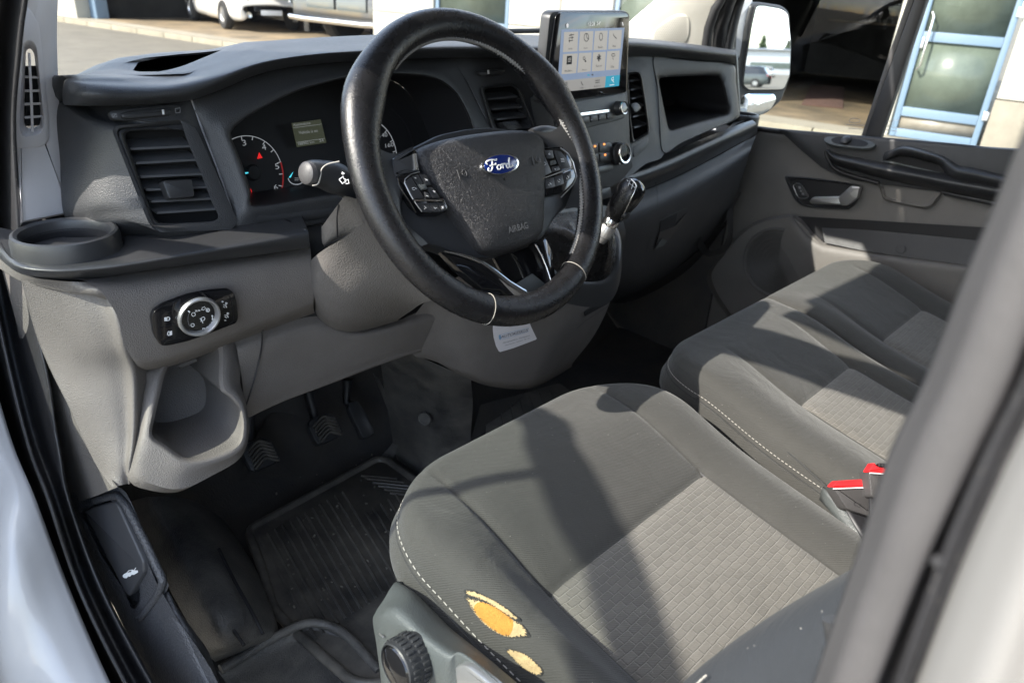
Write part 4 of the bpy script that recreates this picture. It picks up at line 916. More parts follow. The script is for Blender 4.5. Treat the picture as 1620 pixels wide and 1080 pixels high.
# centre stack under the screen
SP = Plane((-.105, .186, .87), (.105, .186, .87), (0, .150, .70))
stk = [(872, 150), (993, 138), (996, 185), (998, 245), (1003, 262), (985, 285), (930, 320), (880, 320), (880, 240)]
pplate('centre_stack', SP, rnd2(stk, 4, 2), .08, M['black'], db, .003)
rp = pplate('radio_panel', SP, rnd2([(880, 165), (990, 147), (992.5, 183), (984, 189), (925, 203), (885, 208)], 5, 4), .006, M['valance'], db, .002, .006)
strokes('chrome_strip', [[(880, 187), (911, 182), (968, 174.5)]], SP, .004, M['chrome'], rp, .0072)
for i in range(5): pplate('radio_button', SP, rnd2([(908+i*13.0, 187.5-i*2.3), (919.5+i*13.0, 185.6-i*2.3), (920.5+i*13, 196.5-i*2.3), (909+i*13.0, 198.4-i*2.3)], 1.5, 2), .004, M['smooth'], rp, .0008, .0085)
flats('button_marks', [[(921+i*13, 192-i*2.2), (924+i*13, 190.5-i*2.2), (924+i*13, 193-i*2.2)] for i in range(4)], SP, M['grprint'], rp, .0088)
def knob(name, bx, by, fx, fy, r, pl, parent, ring, face, mark=None):
    a = pl(bx, by, .004); hgt = .03
    # height at which the face's centre projects right
    best = min((k*.001 for k in range(5, 45)), key=lambda hh: (Vector((px_of(a+pl.n*hh)))-Vector((fx, fy))).length)
    o = lathe(name, [(r*1.12, -.004), (r*1.12, .004), (r*1.02, .006), (r, best-.003), (r*.96, best)], a, pl.n, M['smooth'], parent, 40)
    from_bm('knob_ring', lathe_bm([(r*1.0, best-.004), (r*1.01, best-.001), (r*.95, best+.001), (r*.80, best+.0005), (r*.78, best-.003)], a, pl.n, 40), M[ring], o)
    from_bm('knob_face', lathe_bm([(0, best+.0003), (r*.78, best-.0008)], a, pl.n, 40), M[face], o)
    return o, best
def px_of(p):
    d = Vector(p)-CAM_P; z = d.dot(CF); return (810+FPX*d.dot(CR)/z, 540-FPX*d.dot(CU)/z)
knob('volume_knob', 976, 171.5, 988, 171.5, .0115, SP, db, 'chrome', 'gloss')
cb = pplate('climate_buttons', SP, rnd2([(918, 229), (962, 224), (969, 228), (970, 254), (940, 260), (920, 262)], 4, 3), .006, M['smooth'], db, .001, .006)
for q in ([(920, 231), (946, 227), (947, 242), (921, 246)], [(948, 226.6), (964, 224.8), (966, 240), (949, 241.8)], [(921, 247.5), (947, 243.5), (948, 257), (922, 261)], [(949, 243.2), (966, 241.2), (968, 254), (950, 256.5)]):
    pplate('climate_button', SP, rnd2(q, 1.5, 2), .004, M['smooth'], cb, .0008, .0085)
flats('button_lamp', [ell(941.5, 231.5, 1.7, 1.7, 10), ell(956, 228.3, 1.7, 1.7, 10), ell(957.5, 245, 1.7, 1.7, 10)], SP, M['glow_orange'], cb, .0092)
strokes('button_marks', [[(955, 233), (959, 232.5), (957, 235.5), (955, 233)], [(957, 249), (960, 248.7)], [(938, 237), (944, 236)]], SP, .0007, M['grprint'], cb, .0092)
knob('climate_knob', 978, 243, 989.5, 241, .0185, SP, db, 'chrome', 'lens')
from_bm('knob_mark', lathe_bm([(0, .002), (.003, .001), (.003, 0)], SP(980.5, 258, .012), SP.n, 8), M['white'], db)
pplate('lower_switch_row', SP, rnd2([(930, 267), (970, 259), (970.5, 269), (947, 276), (932, 280)], 2, 2), .006, M['smooth'], db, .001, .006)
pplate('hazard_switch', SP, rnd2([(948, 300), (966, 296), (968, 312), (950, 317)], 2, 2), .006, M['smooth'], db, .001, .010)
# right of the screen: vent, cubby, roll, glovebox
VP = Plane((.12, .235, .88), (.30, .235, .88), (.14, .20, .78))
cub_o = [(1030, 89), (1060, 91), (1100, 95), (1158, 101), (1164, 130), (1169, 172), (1166, 188), (1120, 208), (1075, 228), (1046, 243), (1040, 200), (1036, 140)]
cub_i = rnd2([(1041, 124), (1060, 122), (1120, 119.5), (1137, 120), (1143, 135), (1151, 172), (1149, 181), (1100, 194), (1062, 206), (1057, 204), (1048, 160)], 6, 4)
CP = Plane((.15, .232, .90), (.55, .232, .90), (.35, .195, .79))
L0 = CP.pts(spl2(cub_o, 5, True))
ringloft('cubby_surround', [[p+Vector((.01, .05, 0)) for p in L0], L0, CP.pts([(a+(1090-a)*.12, b+(160-b)*.10) for a, b in spl2(cub_o, 5, True)], .006), CP.pts([(a+(a-1095)*.07, b+(b-160)*.10) for a, b in cub_i], .003), CP.pts(cub_i, -.003)], M['black'], db, 100, 2)
cc0 = CP.pts(cub_i, -.003)
ringloft('cubby_lining', [cc0, [p+Vector((0.0, .03, -.001)) for p in cc0], [p+Vector((.02, .15, -.002)) for p in cc0]], M['dark'], db, 90, 1)
plate('cubby_back', [p+Vector((.02, .149, -.002)) for p in cc0], (0, -1, 0), .003, M['void'], db)
cp3 = spl2([(980, 92), (1031, 89), (1037, 140), (1041, 200), (1047, 243), (1020, 256), (985, 275), (985, 200), (983, 140)], 4, True)
v3 = rnd2([(992, 115), (1011, 113), (1016, 122), (1022, 160), (1028, 204), (1027, 212), (1001, 228), (996, 190), (993, 150)], 5, 4)
v3i = rnd2([(994, 119), (1009, 117), (1012.5, 124), (1018, 160), (1024, 203), (1023, 209), (1003, 222), (998.5, 190), (996, 150)], 4, 4)
ringloft('vent_pod', [[p+Vector((.01, .05, 0)) for p in CP.pts(cp3)], CP.pts(cp3, .0005), CP.pts(lp([(v.x, v.y) for v in resample([(a, b, 0) for a, b in cp3], 72)], [(v.x, v.y) for v in resample([(a, b, 0) for a, b in cp3], 72)], 0), .004), CP.pts(v3, .008)], M['black'], db, 90, 2)
vent(v3, v3i, Plane(*(CP(a, b, .006) for a, b in ((995, 120), (1020, 130), (1010, 220)))), [((996, 129), (1013, 127)), ((997, 143), (1016, 140)), ((998, 157), (1018, 153)), ((999, 171), (1020, 167)), ((1000, 186), (1022, 181)), ((1002, 203), (1024, 197))], [(997, 165), (1008, 161), (1016, 171), (1006, 180)])
pplate('vent_flap', CP, rnd2([(1001, 231), (1026, 215), (1027, 226), (1021, 237), (1003, 250)], 4, 3), .006, M['black'], db, .002, .008)
strokes('worn_edge', [[(1017, 124), (1021, 150), (1026, 185), (1033, 206)]], CP, .003, M['strip'], db, .0088)
roll = [rowy([(960, 268), (1000, 262), (1052, 244), (1105, 222), (1155, 202), (1190, 190)], [.20, .205, .205, .21, .215, .22]), rowy([(962, 284), (1006, 274), (1060, 254), (1112, 230), (1162, 208), (1196, 195)], [.165, .17, .175, .18, .19, .20]), rowy([(966, 300), (1015, 288), (1070, 266), (1122, 240), (1168, 217), (1198, 203)], [.165, .17, .175, .18, .19, .205]), rowy([(970, 312), (1024, 298), (1078, 275), (1130, 248), (1174, 224), (1198, 212)], [.19, .195, .20, .205, .21, .225])]
loft('dash_roll', roll, M['smooth'], db, 5, 4)
gb_ = [rowy([(968, 318), (1024, 300), (1078, 277), (1130, 250), (1174, 226), (1196, 215)], .215), rowy([(966, 350), (1030, 330), (1080, 305), (1130, 278), (1170, 250), (1188, 235)], .190), rowy([(964, 400), (1020, 385), (1070, 360), (1118, 325), (1155, 292), (1180, 262)], .195), rowy([(966, 450), (1010, 440), (1060, 412), (1102, 380), (1140, 345), (1168, 300)], .21), rowy([(968, 478), (1008, 462), (1062, 430), (1106, 394), (1146, 352), (1172, 305)], .26)]
gbx = loft('glovebox', gb_, M['black'], db, 5, 5)
GB = Plane(at(1000, 340, y=.193), at(1130, 280, y=.193), at(1040, 400, y=.20))
strokes('lid_seam', [[(1036, 333), (1090, 308), (1152, 276)], [(1036, 333), (1032, 360), (1022, 400)], [(1036, 282), (1040, 305), (1040, 328)]], GB, .0016, M['dark'], gbx, .0035)
strokes('lid_lip', [[(1034, 331.5), (1090, 306), (1150, 275)]], GB, .0012, M['valance'], gbx, .0038)
hp = flats('latch_recess', [[(1045, 350), (1072, 337), (1068, 358), (1044, 367)]], GB, M['void'], gbx, .006, .001)
flats('latch', [[(1044, 367), (1068, 358), (1086, 337), (1080, 352), (1052, 386), (1037, 393)]], GB, M['smooth'], gbx, .006, .001)
flats('latch_lip', [[(1037, 393), (1047, 377), (1056, 381), (1050, 389)]], GB, M['valance'], gbx, .008, .001)
strokes('latch_edge', [[(1045, 348), (1072, 335), (1086, 330)]], GB, .0022, M['valance'], gbx, .008)
pk = [rowy([(1112, 370), (1132, 352), (1150, 330), (1166, 305)], .22), rowy([(1118, 385), (1140, 372), (1156, 352), (1170, 330)], .20), rowy([(1105, 400), (1142, 388), (1160, 370), (1172, 340)], .20)]
loft('side_pocket', [rowy([(1108, 375), (1122, 395), (1140, 391), (1150, 372), (1150, 335)], .20), rowy([(1098, 382), (1116, 404), (1144, 400), (1158, 378), (1160, 325)], .23)], M['black'], db, 5, 3)
loft('under_panel', [rowy([(968, 478), (1008, 462), (1062, 430), (1106, 396), (1146, 354)], .25), rowy([(985, 480), (1020, 468), (1070, 440), (1112, 408), (1150, 365)], .40)], M['dark'], db, 4, 2)
sc = lathe('cup_holder', [(.040, -.03), (.040, -.004), (.037, 0), (.033, 0), (.031, -.004), (.030, -.05), (0, -.05)], at(1177, 180, y=.27), (0, 0, 1), M['smooth'], db, 32)
loft('ledge', [[at(1150, 205, y=.235), at(1175, 192, y=.24), at(1200, 186, y=.27)], [at(1168, 186, y=.30), at(1178, 182, y=.33), at(1190, 178, y=.36)]], M['smooth'], db, 4, 3)
# light switch panel
HPn = Plane(at(250, 500, y=.146), at(365, 470, y=.141), at(310, 545, y=.148))
zz = Z(220, 440, 9.0)
hs = pplate('light_switch', HPn, rnd2(zz([(178, 570), (205, 480), (330, 385), (700, 250), (1000, 190), (1290, 165), (1345, 200), (1385, 290), (1415, 560), (1390, 640), (1000, 790), (700, 900), (400, 965), (310, 960), (215, 820)]), [6, 8, 10, 9, 9, 6, 6, 8, 8, 8, 12, 12, 8, 6, 8], 4), .006, M['gloss'], db, .001, .006)
strokes('button_edges', [zz([(285, 700), (280, 580), (300, 540), (390, 490), (560, 420)]), zz([(285, 705), (540, 650)]), zz([(300, 720), (330, 840), (380, 885), (600, 845)]), zz([(1080, 250), (1290, 240), (1340, 420), (1350, 600), (1280, 660)])], HPn, .0005, M['dark'], hs, .0064)
kb_c = HPn(317.5, 503, .0225)-HPn.n*.0165; kd = (kb_c-CAM_P).dot(CF); kr = 33.2*kd/FPX
kn = lathe('light_knob', [(kr*1.02, 0), (kr*1.01, .010), (kr, .013)], kb_c, HPn.n, M['gloss'], hs, 56)
from_bm('knob_ring', lathe_bm([(kr*1.01, .006), (kr*1.0, .014), (kr*.95, .0165), (kr*.88, .0165), (kr*.80, .013), (kr*.77, .009)], kb_c, HPn.n, 64), M['silver'], hs)
from_bm('knob_face', lathe_bm([(0, .0105), (kr*.78, .0105)], kb_c, HPn.n, 48), M['gloss'], hs)
KH = .006+.0108
strokes('knob_marks', [zz(ell(775, 515, 26, 26, 14)+[(801, 515)]), zz(ell(762, 668, 24, 22, 14)+[(786, 668)]), zz([(795, 480), (830, 455), (800, 455), (830, 475)]), zz([(838, 470), (872, 450), (845, 445), (868, 470)]), zz([(890, 450), (900, 420), (935, 405), (945, 430), (915, 455), (890, 450)]), zz(ell(978, 455, 24, 26, 12)+[(1002, 455)]), zz(ell(978, 455, 10, 10, 8)), zz([(870, 570), (885, 600), (880, 620)]), zz([(885, 565), (920, 550), (940, 570), (925, 600), (895, 605), (885, 565)]), zz([(900, 615), (910, 640)]), zz([(905, 715), (930, 710), (930, 750), (905, 755), (905, 715)]), zz([(965, 690), (985, 700), (990, 730)]), zz([(1005, 660), (1020, 670)]), zz([(1035, 580), (1055, 575), (1040, 600)]), zz([(1030, 540), (1055, 540)]), zz([(1040, 525), (1045, 560)])], HPn, .0008, M['white'], hs, KH)
strokes('knob_arc', [zz(arcpx(880, 585, 185, 190, 150, 215, 14))], HPn, .0005, M['grprint'], hs, KH)
flats('pointer', [zz([(693, 470), (712, 460), (732, 485), (715, 492)])], HPn, M['white'], hs, .006+.0168, .0004)
flats('knob_dots', [zz(ell(955, 728, 10, 10, 8)), zz(ell(998, 690, 10, 10, 8)), zz(ell(1037, 632, 9, 9, 8)), zz(ell(1048, 570, 8, 8, 8))], HPn, M['white'], hs, KH)
strokes('switch_marks', [zz([(365, 560), (370, 610)]), zz([(380, 557), (385, 608)]), zz([(395, 555), (398, 608), (425, 600), (438, 575), (425, 555), (395, 555)]), zz([(410, 775), (405, 800), (420, 815), (440, 815), (438, 760), (418, 758), (410, 775)]), zz([(450, 755), (452, 812)]), zz([(462, 750), (466, 808)]),
   zz([(1175, 335), (1205, 335)]), zz([(1190, 322), (1190, 350)]), zz([(1235, 345), (1255, 355), (1245, 375), (1230, 360), (1235, 345)]), zz([(1195, 375), (1230, 380), (1200, 405), (1225, 420)]), zz([(1230, 385), (1250, 420)]), zz([(1255, 490), (1278, 500), (1268, 520), (1252, 505), (1255, 490)]), zz([(1215, 525), (1250, 525), (1222, 550), (1250, 565)]), zz([(1255, 530), (1272, 560)]), zz([(1215, 600), (1240, 600)])], HPn, .0010, M['white'], hs, .0068)
# touch screen standing on the dash
ts = thing('touchscreen', (0, .19, .86), 'lit touchscreen with home tiles, standing upright on the middle of the dashboard', 'screen')
TS = Plane((-.106, .180, 1.0), (.105, .183, 1.0), (0, .182, .869))
z5 = Z(840, 0, 6.75)
hou = rnd2([(871, 17.5), (997.5, 17.5), (993, 148), (855, 166)], [13, 11, 6, 10], 6)
plate('housing', TS.pts(hou, -.001), TS.n, .018, M['smooth'], ts, .004)
gls = rnd2([(880, 19.5), (995.8, 20.5), (991, 146.5), (860, 163)], [12, 10, 5, 8], 6)
sg = plate('screen_glass', TS.pts(gls, .0016), TS.n, .003, M['gloss'], ts, .0008)
def scr(name, polys, m, h): return flats(name, [z5(q) for q in polys], TS, M[m], sg, .0016+h, .00015)
scr('wallpaper', [[(325, 317), (1000, 298), (948, 806), (287, 872)]], 'scr_bg', .0003)
scr('button_bar', [[(287, 868), (800, 817), (790, 936), (281, 990)]], 'scr_bar', .0005)
scr('active_button', [[(800, 817), (950, 802), (940, 919), (790, 937)]], 'scr_teal', .0006)
tiles = [[(355, 345), (505, 340), (495, 550), (343, 560)], [(525, 340), (667, 334), (655, 540), (510, 548)], [(685, 334), (820, 329), (808, 533), (667, 540)], [(836, 328), (972, 322), (958, 520), (825, 530)], [(343, 580), (500, 573), (482, 783), (328, 796)], [(515, 570), (647, 564), (637, 765), (496, 780)], [(665, 562), (800, 555), (787, 755), (650, 766)], [(815, 550), (947, 543), (935, 742), (800, 752)]]
for q in tiles: pplate('tile', TS, rnd2(z5(q), .6, 2), .0003, M['scr_tile'], sg, 0, .0016+.0009)
HI = .0016+.0011
strokes('icons', [z5([(408, 380), (460, 372)]), z5([(403, 410), (455, 402)]), z5([(403, 440), (450, 432)]), z5([(430, 362), (428, 390)]), z5([(440, 392), (440, 420)]), z5([(412, 424), (412, 455)]), z5(ell(592, 402, 24, 42, 18)+[(616, 402)]), z5([(590, 370), (598, 405), (620, 425)]), z5(ell(748, 395, 17, 38, 18)+[(765, 395)]), z5([(880, 360), (885, 385), (915, 415)]),
   z5([(555, 620), (570, 605), (582, 630), (560, 640), (555, 620)]), z5([(570, 635), (590, 660)]), z5(ell(880, 590, 20, 14, 12)), z5([(875, 620), (880, 640)]), z5([(356, 935), (372, 890), (388, 880)]), z5([(388, 880), (382, 920)]), z5([(535, 870), (545, 900), (558, 910)]), z5([(690, 862), (735, 858)]), z5([(690, 885), (735, 880)])], TS, .0012, M['scr_ink'], sg, HI)
flats('icons', [z5([(385, 600), (440, 596), (436, 688), (380, 692)]), z5([(722, 580), (735, 582), (730, 660), (718, 655)]), z5([(708, 600), (748, 625), (745, 640), (705, 612)]), z5([(706, 640), (748, 605), (748, 592), (706, 625)]), z5(ell(355, 940, 8, 6, 8)), z5(ell(380, 922, 8, 6, 8)), z5([(575, 650), (592, 650), (588, 665), (574, 662)])], TS, M['scr_ink'], sg, HI, .0001)
strokes('icon_sync', [z5([(395, 630), (428, 622), (428, 640), (395, 645), (395, 662), (425, 656)])], TS, .0010, M['scr_tile'], sg, HI+.0003)
ptext('tile_names', [('Audio', *z5([(398, 533), (440, 530)])), ('Ilmasto', *z5([(562, 524), (602, 521)])), ('Puhelin', *z5([(715, 518), (765, 515)])), ('Navi', *z5([(870, 506), (905, 503)])), ('Mobiilisov.', *z5([(358, 772), (440, 764)])), ('Asetukset', *z5([(540, 756), (592, 751)])), ('Bluetooth', *z5([(690, 718), (755, 712)])), ('Ohje', *z5([(848, 727), (885, 722)])), ('Audio', *z5([(345, 972), (385, 968)])), ('Puhelin', *z5([(520, 951), (562, 946)])), ('Sovellukset', *z5([(672, 932), (742, 924)]))], TS, M['scr_ink'], sg, HI)
ptext('status_text', [('12:26', *z5([(612, 277), (680, 274)]), .0055), ('24°', *z5([(700, 272), (742, 270)]), .0055)], TS, M['scr_white'], sg, HI)
flats('status_icons', [z5([(372, 275), (390, 250), (408, 273), (400, 274), (400, 298), (380, 299), (380, 275)]), z5([(970, 240), (982, 238), (990, 275), (980, 277)])], TS, M['scr_white'], sg, HI, .0001)
flats('page_dots', [z5(ell(615, 804, 12, 9, 10))], TS, M['scr_teal'], sg, HI, .0001); flats('page_dots', [z5(ell(657, 800, 10, 8, 10))], TS, M['strip'], sg, HI, .0001)
strokes('active_icon', [z5([(860, 840), (880, 825), (882, 855), (862, 858), (860, 840)]), z5([(872, 858), (885, 880)]), z5([(840, 912), (890, 905)])], TS, .0013, M['scr_white'], sg, HI)
# ------------------------------------------------------------------ steering column, wheel, gear lever
scn = thing('steering_column', (-.42, .15, .68), 'grey plastic steering column shroud carrying the black indicator stalk', 'steering column')
loft('lower_shroud', [rowy([(600, 330), (640, 380), (668, 420), (700, 470)], .02), rowy([(550, 372), (580, 400), (620, 440), (668, 480)], .05), rowy([(512, 395), (530, 430), (570, 475), (650, 492)], .10), rowy([(492, 412), (500, 468), (545, 512), (630, 506)], .145), rowy([(490, 420), (502, 500), (550, 528), (640, 505)], .20)], M['shroud'], scn, 6, 6)
loft('upper_shroud', [rowy([(545, 310), (580, 318), (640, 330), (700, 340)], .03), rowy([(541, 315), (566, 345), (586, 372), (620, 400)], .045), rowy([(524, 338), (535, 365), (552, 376), (580, 395)], .085), rowy([(510, 357), (513, 385), (530, 385), (560, 400)], .12), rowy([(508, 352), (510, 384), (522, 392), (550, 410)], .17)], M['shroud'], scn, 6, 6)
tube('shroud_seam', [at(a, b, y=y) for a, b, y in ((513, 389, .118), (540, 377, .084), (570, 361, .052), (592, 352, .040))], .0010, M['dark'], scn, 6)
tube('shroud_seam', [at(a, b, y=y) for a, b, y in ((536, 322, .058), (533, 345, .066), (534, 375, .085))], .0009, M['dark'], scn, 6)
YS = .045
sp = [(488, 274), (496, 274), (510, 276), (524, 280), (538, 286), (550, 300), (560, 318), (572, 338), (586, 360)]
sr = [.0125, .0140, .0150, .0170, .0165, .0115, .0085, .0080, .008]
spt = spline([at(a, b, y=YS+.002*i) for i, (a, b) in enumerate(sp)], 4); srr = [v.x for v in spline([(r_, 0, 0) for r_ in sr], 4)]
sk = tube('indicator_stalk', spt, srr, M['smooth'], scn, 20)
tip = at(487, 274, y=YS); dirn = (at(487, 274, y=YS)-at(505, 275, y=YS+.002)).normalized()
from_bm('end_button', lathe_bm([(0, .006), (.008, .0055), (.0115, .003), (.0125, -.003)], tip, dirn, 28), M['strip'], sk)
ring = [(502, 293), (508, 282), (510, 268), (518, 259), (535, 256)]
SKP = PN(at(515, 276, y=YS-.014), (-.55, -.75, .3))
tube('white_stripe', [SKP(a, b, .0) for a, b in spl2([(494, 294), (503, 291), (507, 280), (509, 268), (518, 260), (537, 255.5)], 5)], .0008, M['pale_thread'], sk, 6)
strokes('arrows', [[(536.5, 284), (543, 279), (544, 283), (546, 283), (547, 288), (543, 289), (542, 291), (536.5, 284)], [(545, 286), (551, 284), (552, 290), (547, 291)], [(540, 274), (543, 276)], [(541, 272), (545, 275)]], SKP, .0008, M['white'], sk, .004)
tube('wiper_stalk', spline([at(842, 214, y=.06), at(858, 209, y=.062), at(872, 210, y=.064), at(884, 215, y=.066)], 4), [.009]*13, M['smooth'], scn, 14)

sw = thing('steering_wheel', (-.411, 0, .833), 'black leather steering wheel with a blue oval badge and button pads on its spokes', 'steering wheel')
WC = Vector((-.411, 0, .833)); WT = R(29.7)
wx = Vector((1, 0, 0)); wu = Vector((0, math.sin(WT), math.cos(WT))); wn = Vector((0, -math.cos(WT), math.sin(WT)))
def wl(x, y, h=0.0): return WC+wx*x+wu*y+wn*h
def WPl(h): return PN(WC+wn*h, wn)
W_ = WPl(0.0)
RR = .1775
NSEG = 128
path = [wl(RR*math.cos(2*math.pi*k/NSEG), RR*math.sin(2*math.pi*k/NSEG)) for k in range(NSEG)]
ra = []; rb = []
for k in range(NSEG):
    a = math.degrees(2*math.pi*k/NSEG); g = 0
    for c in (148, 32): g += .0055*math.exp(-((a-c)/14)**2)
    ra.append(.0160+g*.6); rb.append(.0185+g)
rim = from_bm('rim', tube_bm(path, ra, 28, True, None, rb, wn), M['leather'], sw, sharp=0)
# frames() with up = wheel normal: first radius lies along the normal, second in the plane
md = None
def rim_pt(a, b, k=1.0):
    """point on the rim's skin: a round the wheel, b round the section (0 = towards the driver, 90 = outwards)"""
    c = wl(RR*math.cos(R(a)), RR*math.sin(R(a))); rad = (c-WC).normalized()
    return c+wn*(.0166*k*math.cos(R(b)))+rad*(.0186*k*math.sin(R(b)))
for a in (134, 40, -115, -60): tube('rim_seam', [rim_pt(a, b, 1.0) for b in range(0, 361, 15)], .00055 if a < 0 else .0005, M['seam_thread'] if a < 0 or a == 134 else M['dark'], rim, 6)
stb = bmesh.new()
for a0, a1 in ((42, 128), (-54, 20), (142, 200)):
    n_ = int((a1-a0)/1.5)
    for i in range(n_):
        a = a0+i*1.5
        for sgn in (-1, 1): tube_bm([rim_pt(a, -84+sgn*10, 1.02), rim_pt(a+.55, -84, 1.05), rim_pt(a+1.3, -84-sgn*2, 1.03)], .0013, 4, bm=stb)
    tube_bm([rim_pt(a0+(a1-a0)*k/40, -84, 1.0) for k in range(41)], .0016, 5, bm=stb)
from_bm('stitching', stb, M['thread'], rim)['kind'] = 'stuff'
# spoke body behind the pads
HB = WPl(-.012)
def sym(L): return L+[(-x, y) for x, y in reversed(L)]
sp_out = [wl(x, y, -.012) for x, y in rnd2([(-.165, .012), (-.142, .030), (-.105, .038), (-.05, .052), (0, .055), (.05, .052), (.105, .038), (.142, .030), (.165, .012), (.166, -.040), (.15, -.062), (.105, -.075), (.07, -.098), (.035, -.105), (-.035, -.105), (-.07, -.098), (-.105, -.075), (-.15, -.062), (-.166, -.040)], .012, 3)]
spk = plate('spoke_body', sp_out, wn, .022, M['smooth'], sw, .006)
# airbag cover, domed
ab = [(x*.001, y*.001) for x, y in [(-106, 20), (-104, 30), (-92, 37), (-60, 42), (0, 44), (60, 42), (92, 37), (104, 28), (106, 18), (92, -20), (72, -58), (58, -86), (46, -98), (25, -103), (0, -104), (-25, -103), (-46, -98), (-58, -86), (-72, -58), (-92, -20)]]
abl = spl2(ab, 5, True)
def scl(L, k, cx=0, cy=-.02): return [(cx+(x-cx)*k, cy+(y-cy)*k) for x, y in L]
lo = []
for k, h in ((1.0, -.022), (1.0, -.008), (.985, .0), (.95, .0055), (.88, .009), (.7, .013), (.45, .0155), (.2, .0165), (.02, .0168)): lo.append([wl(x, y, h) for x, y in scl(abl, k)])
air = from_bm('airbag_cover', ring_bm(lo), M['airbag'], sw, sharp=60)
BW = WPl(.0165)
# oval badge
bc = (.0, -.002); br_, bs_ = .0318, .0128
def bell(k, h, m_, nm, d=.002, bev=.0006): return plate(nm, [wl(bc[0]+br_*k*math.cos(t), bc[1]+bs_*k*math.sin(t), h) for t in [2*math.pi*i/56 for i in range(56)]], wn, d, M[m_], air, bev)
bd_o = bell(1.0, .0195, 'chrome', 'badge_rim', .005, .0012)
bell(.88, .0199, 'blue', 'badge_field', .002, .0003)
def bstroke(L, w_): 
    P = [wl(bc[0]+x*.001, bc[1]+y*.001, .0203) for x, y in spl2(L, 5)]
    return tube_bm(P, w_, 6)
bl_ = [[(-17.5, 2.6), (-18.6, 4.4), (-15.5, 6.0), (-9.5, 6.1), (-5.2, 5.2), (-4.2, 6.4)], [(-10.5, 6.0), (-11.6, 2.0), (-13.5, -2.5), (-16.6, -4.6), (-18.8, -3.2), (-17.4, -1.4)], [(-15.4, .6), (-11.5, 1.0), (-7.2, 1.2)], [(-7.0, 2.2), (-7.8, .3)],
       [(-4.8, -.2), (-6.6, -1.6), (-6.2, -4.0), (-3.8, -4.4), (-1.8, -2.6), (-2.4, -.4), (-4.8, -.2)], [(-2.2, -.6), (.2, .1), (1.4, .4)], [(1.4, .4), (.9, -1.8), (.4, -4.3)], [(1.0, -1.8), (2.6, .1), (4.6, .4), (4.6, -.8)],
       [(9.6, -.4), (7.0, -.3), (5.6, -2.2), (6.2, -4.2), (8.2, -4.1), (9.8, -2.2)], [(12.6, 5.4), (10.8, 2.0), (9.6, -1.6), (9.8, -4.0), (12.0, -4.0), (14.2, -2.6)]]
bb = bmesh.new()
for L in bl_:
    P = [wl(bc[0]+x*.00128, bc[1]+(y-.6)*.00118, .0202) for x, y in spl2(L, 5)]; tube_bm(P, .0010, 6, bm=bb)
from_bm('badge_script', bb, M['white'], air)
hb_ = bmesh.new()
for cx in (-.062, .066):
    for L in ([(-4, 4.5), (-4, -4.5)], [(-4, 0), (1, 1), (1, -1)], [(1, 1), (4, 3.4), (6.5, 3), (7, 0), (6.5, -3), (4, -3.4), (1, -1)], [(3, 1.5), (5, 0), (3, -1.5)]): tube_bm([wl(cx+x*.0011, -.004+y*.0011, .0152) for x, y in L], .0007, 5, bm=hb_)
from_bm('horn_symbols', hb_, M['horn'], air)
tb = text_bm('AIRBAG', wl(-.017, -.0835, .0142), wl(.0175, -.0835, .0142), (wn+wu*-.06).normalized(), None, .0078); from_bm('airbag_lettering', tb, M['lettering'], air, smooth=False)
# button pads
P1 = WPl(.002)
z1 = Z(620, 220, 7.714); z2 = Z(840, 210, 9.0)
def buttons(out, chrome, quads, marks, rest, zq, ptn):
    pd_ = pplate('button_pad', P1, rnd2(zq(out), 4, 4), .016, M['gloss'], sw, .002, .004)
    for q in quads: pplate('button', P1, rnd2(zq(q), 1.2, 3), .003, M['smooth'], pd_, .0006, .0062)
    for q in rest: pplate('toggle', P1, rnd2(zq(q), .6, 2), .004, M['valance'], pd_, .0008, .0078)
    tube('chrome_strip', P1.pts(zq(chrome), .0062), .0013, M['chrome'], pd_, 8)
    strokes('marks', [zq(m_) for m_ in marks], P1, .0006, M['white'], pd_, .0066)
    return pd_
pl_ = buttons([(75, 480), (110, 440), (330, 395), (640, 720), (690, 830), (650, 905), (420, 900), (280, 770), (150, 560)], [(265, 748), (400, 745), (520, 752), (612, 742)],
   [[(165, 515), (235, 460), (395, 715), (270, 722)], [(250, 450), (320, 430), (380, 540), (330, 560)], [(345, 420), (420, 440), (480, 560), (410, 565)], [(440, 585), (500, 590), (590, 715), (500, 715)], [(400, 640), (440, 650), (480, 712), (410, 716)], [(310, 780), (440, 778), (500, 890), (390, 885)], [(450, 778), (545, 775), (600, 885), (505, 888)], [(555, 772), (625, 775), (680, 860), (610, 885)]],
   [[(275, 590), (245, 600), (255, 620), (280, 618)], [(285, 595), (300, 608)], [(395, 820), (420, 835), (395, 855)], [(510, 830), (530, 850), (545, 835)], [(610, 820), (635, 850)], [(630, 820), (612, 850)], [(405, 485), (440, 505)], [(415, 505), (432, 490)], [(505, 630), (530, 650)], [(515, 650), (528, 632)], [(420, 690), (450, 700)], [(280, 470), (300, 480)]],
   [[(330, 550), (415, 548), (440, 605), (375, 615)]], z1, None)
tube('pad_trim', P1.pts(z1([(70, 480), (85, 560), (140, 660), (215, 770), (290, 900)]), .004), .0011, M['chrome'], sw, 6)
tube('pad_trim', P1.pts(z1([(335, 400), (230, 430), (160, 490), (155, 540), (230, 690), (300, 800), (365, 885)]), .005), .0006, M['silver'], sw, 6)
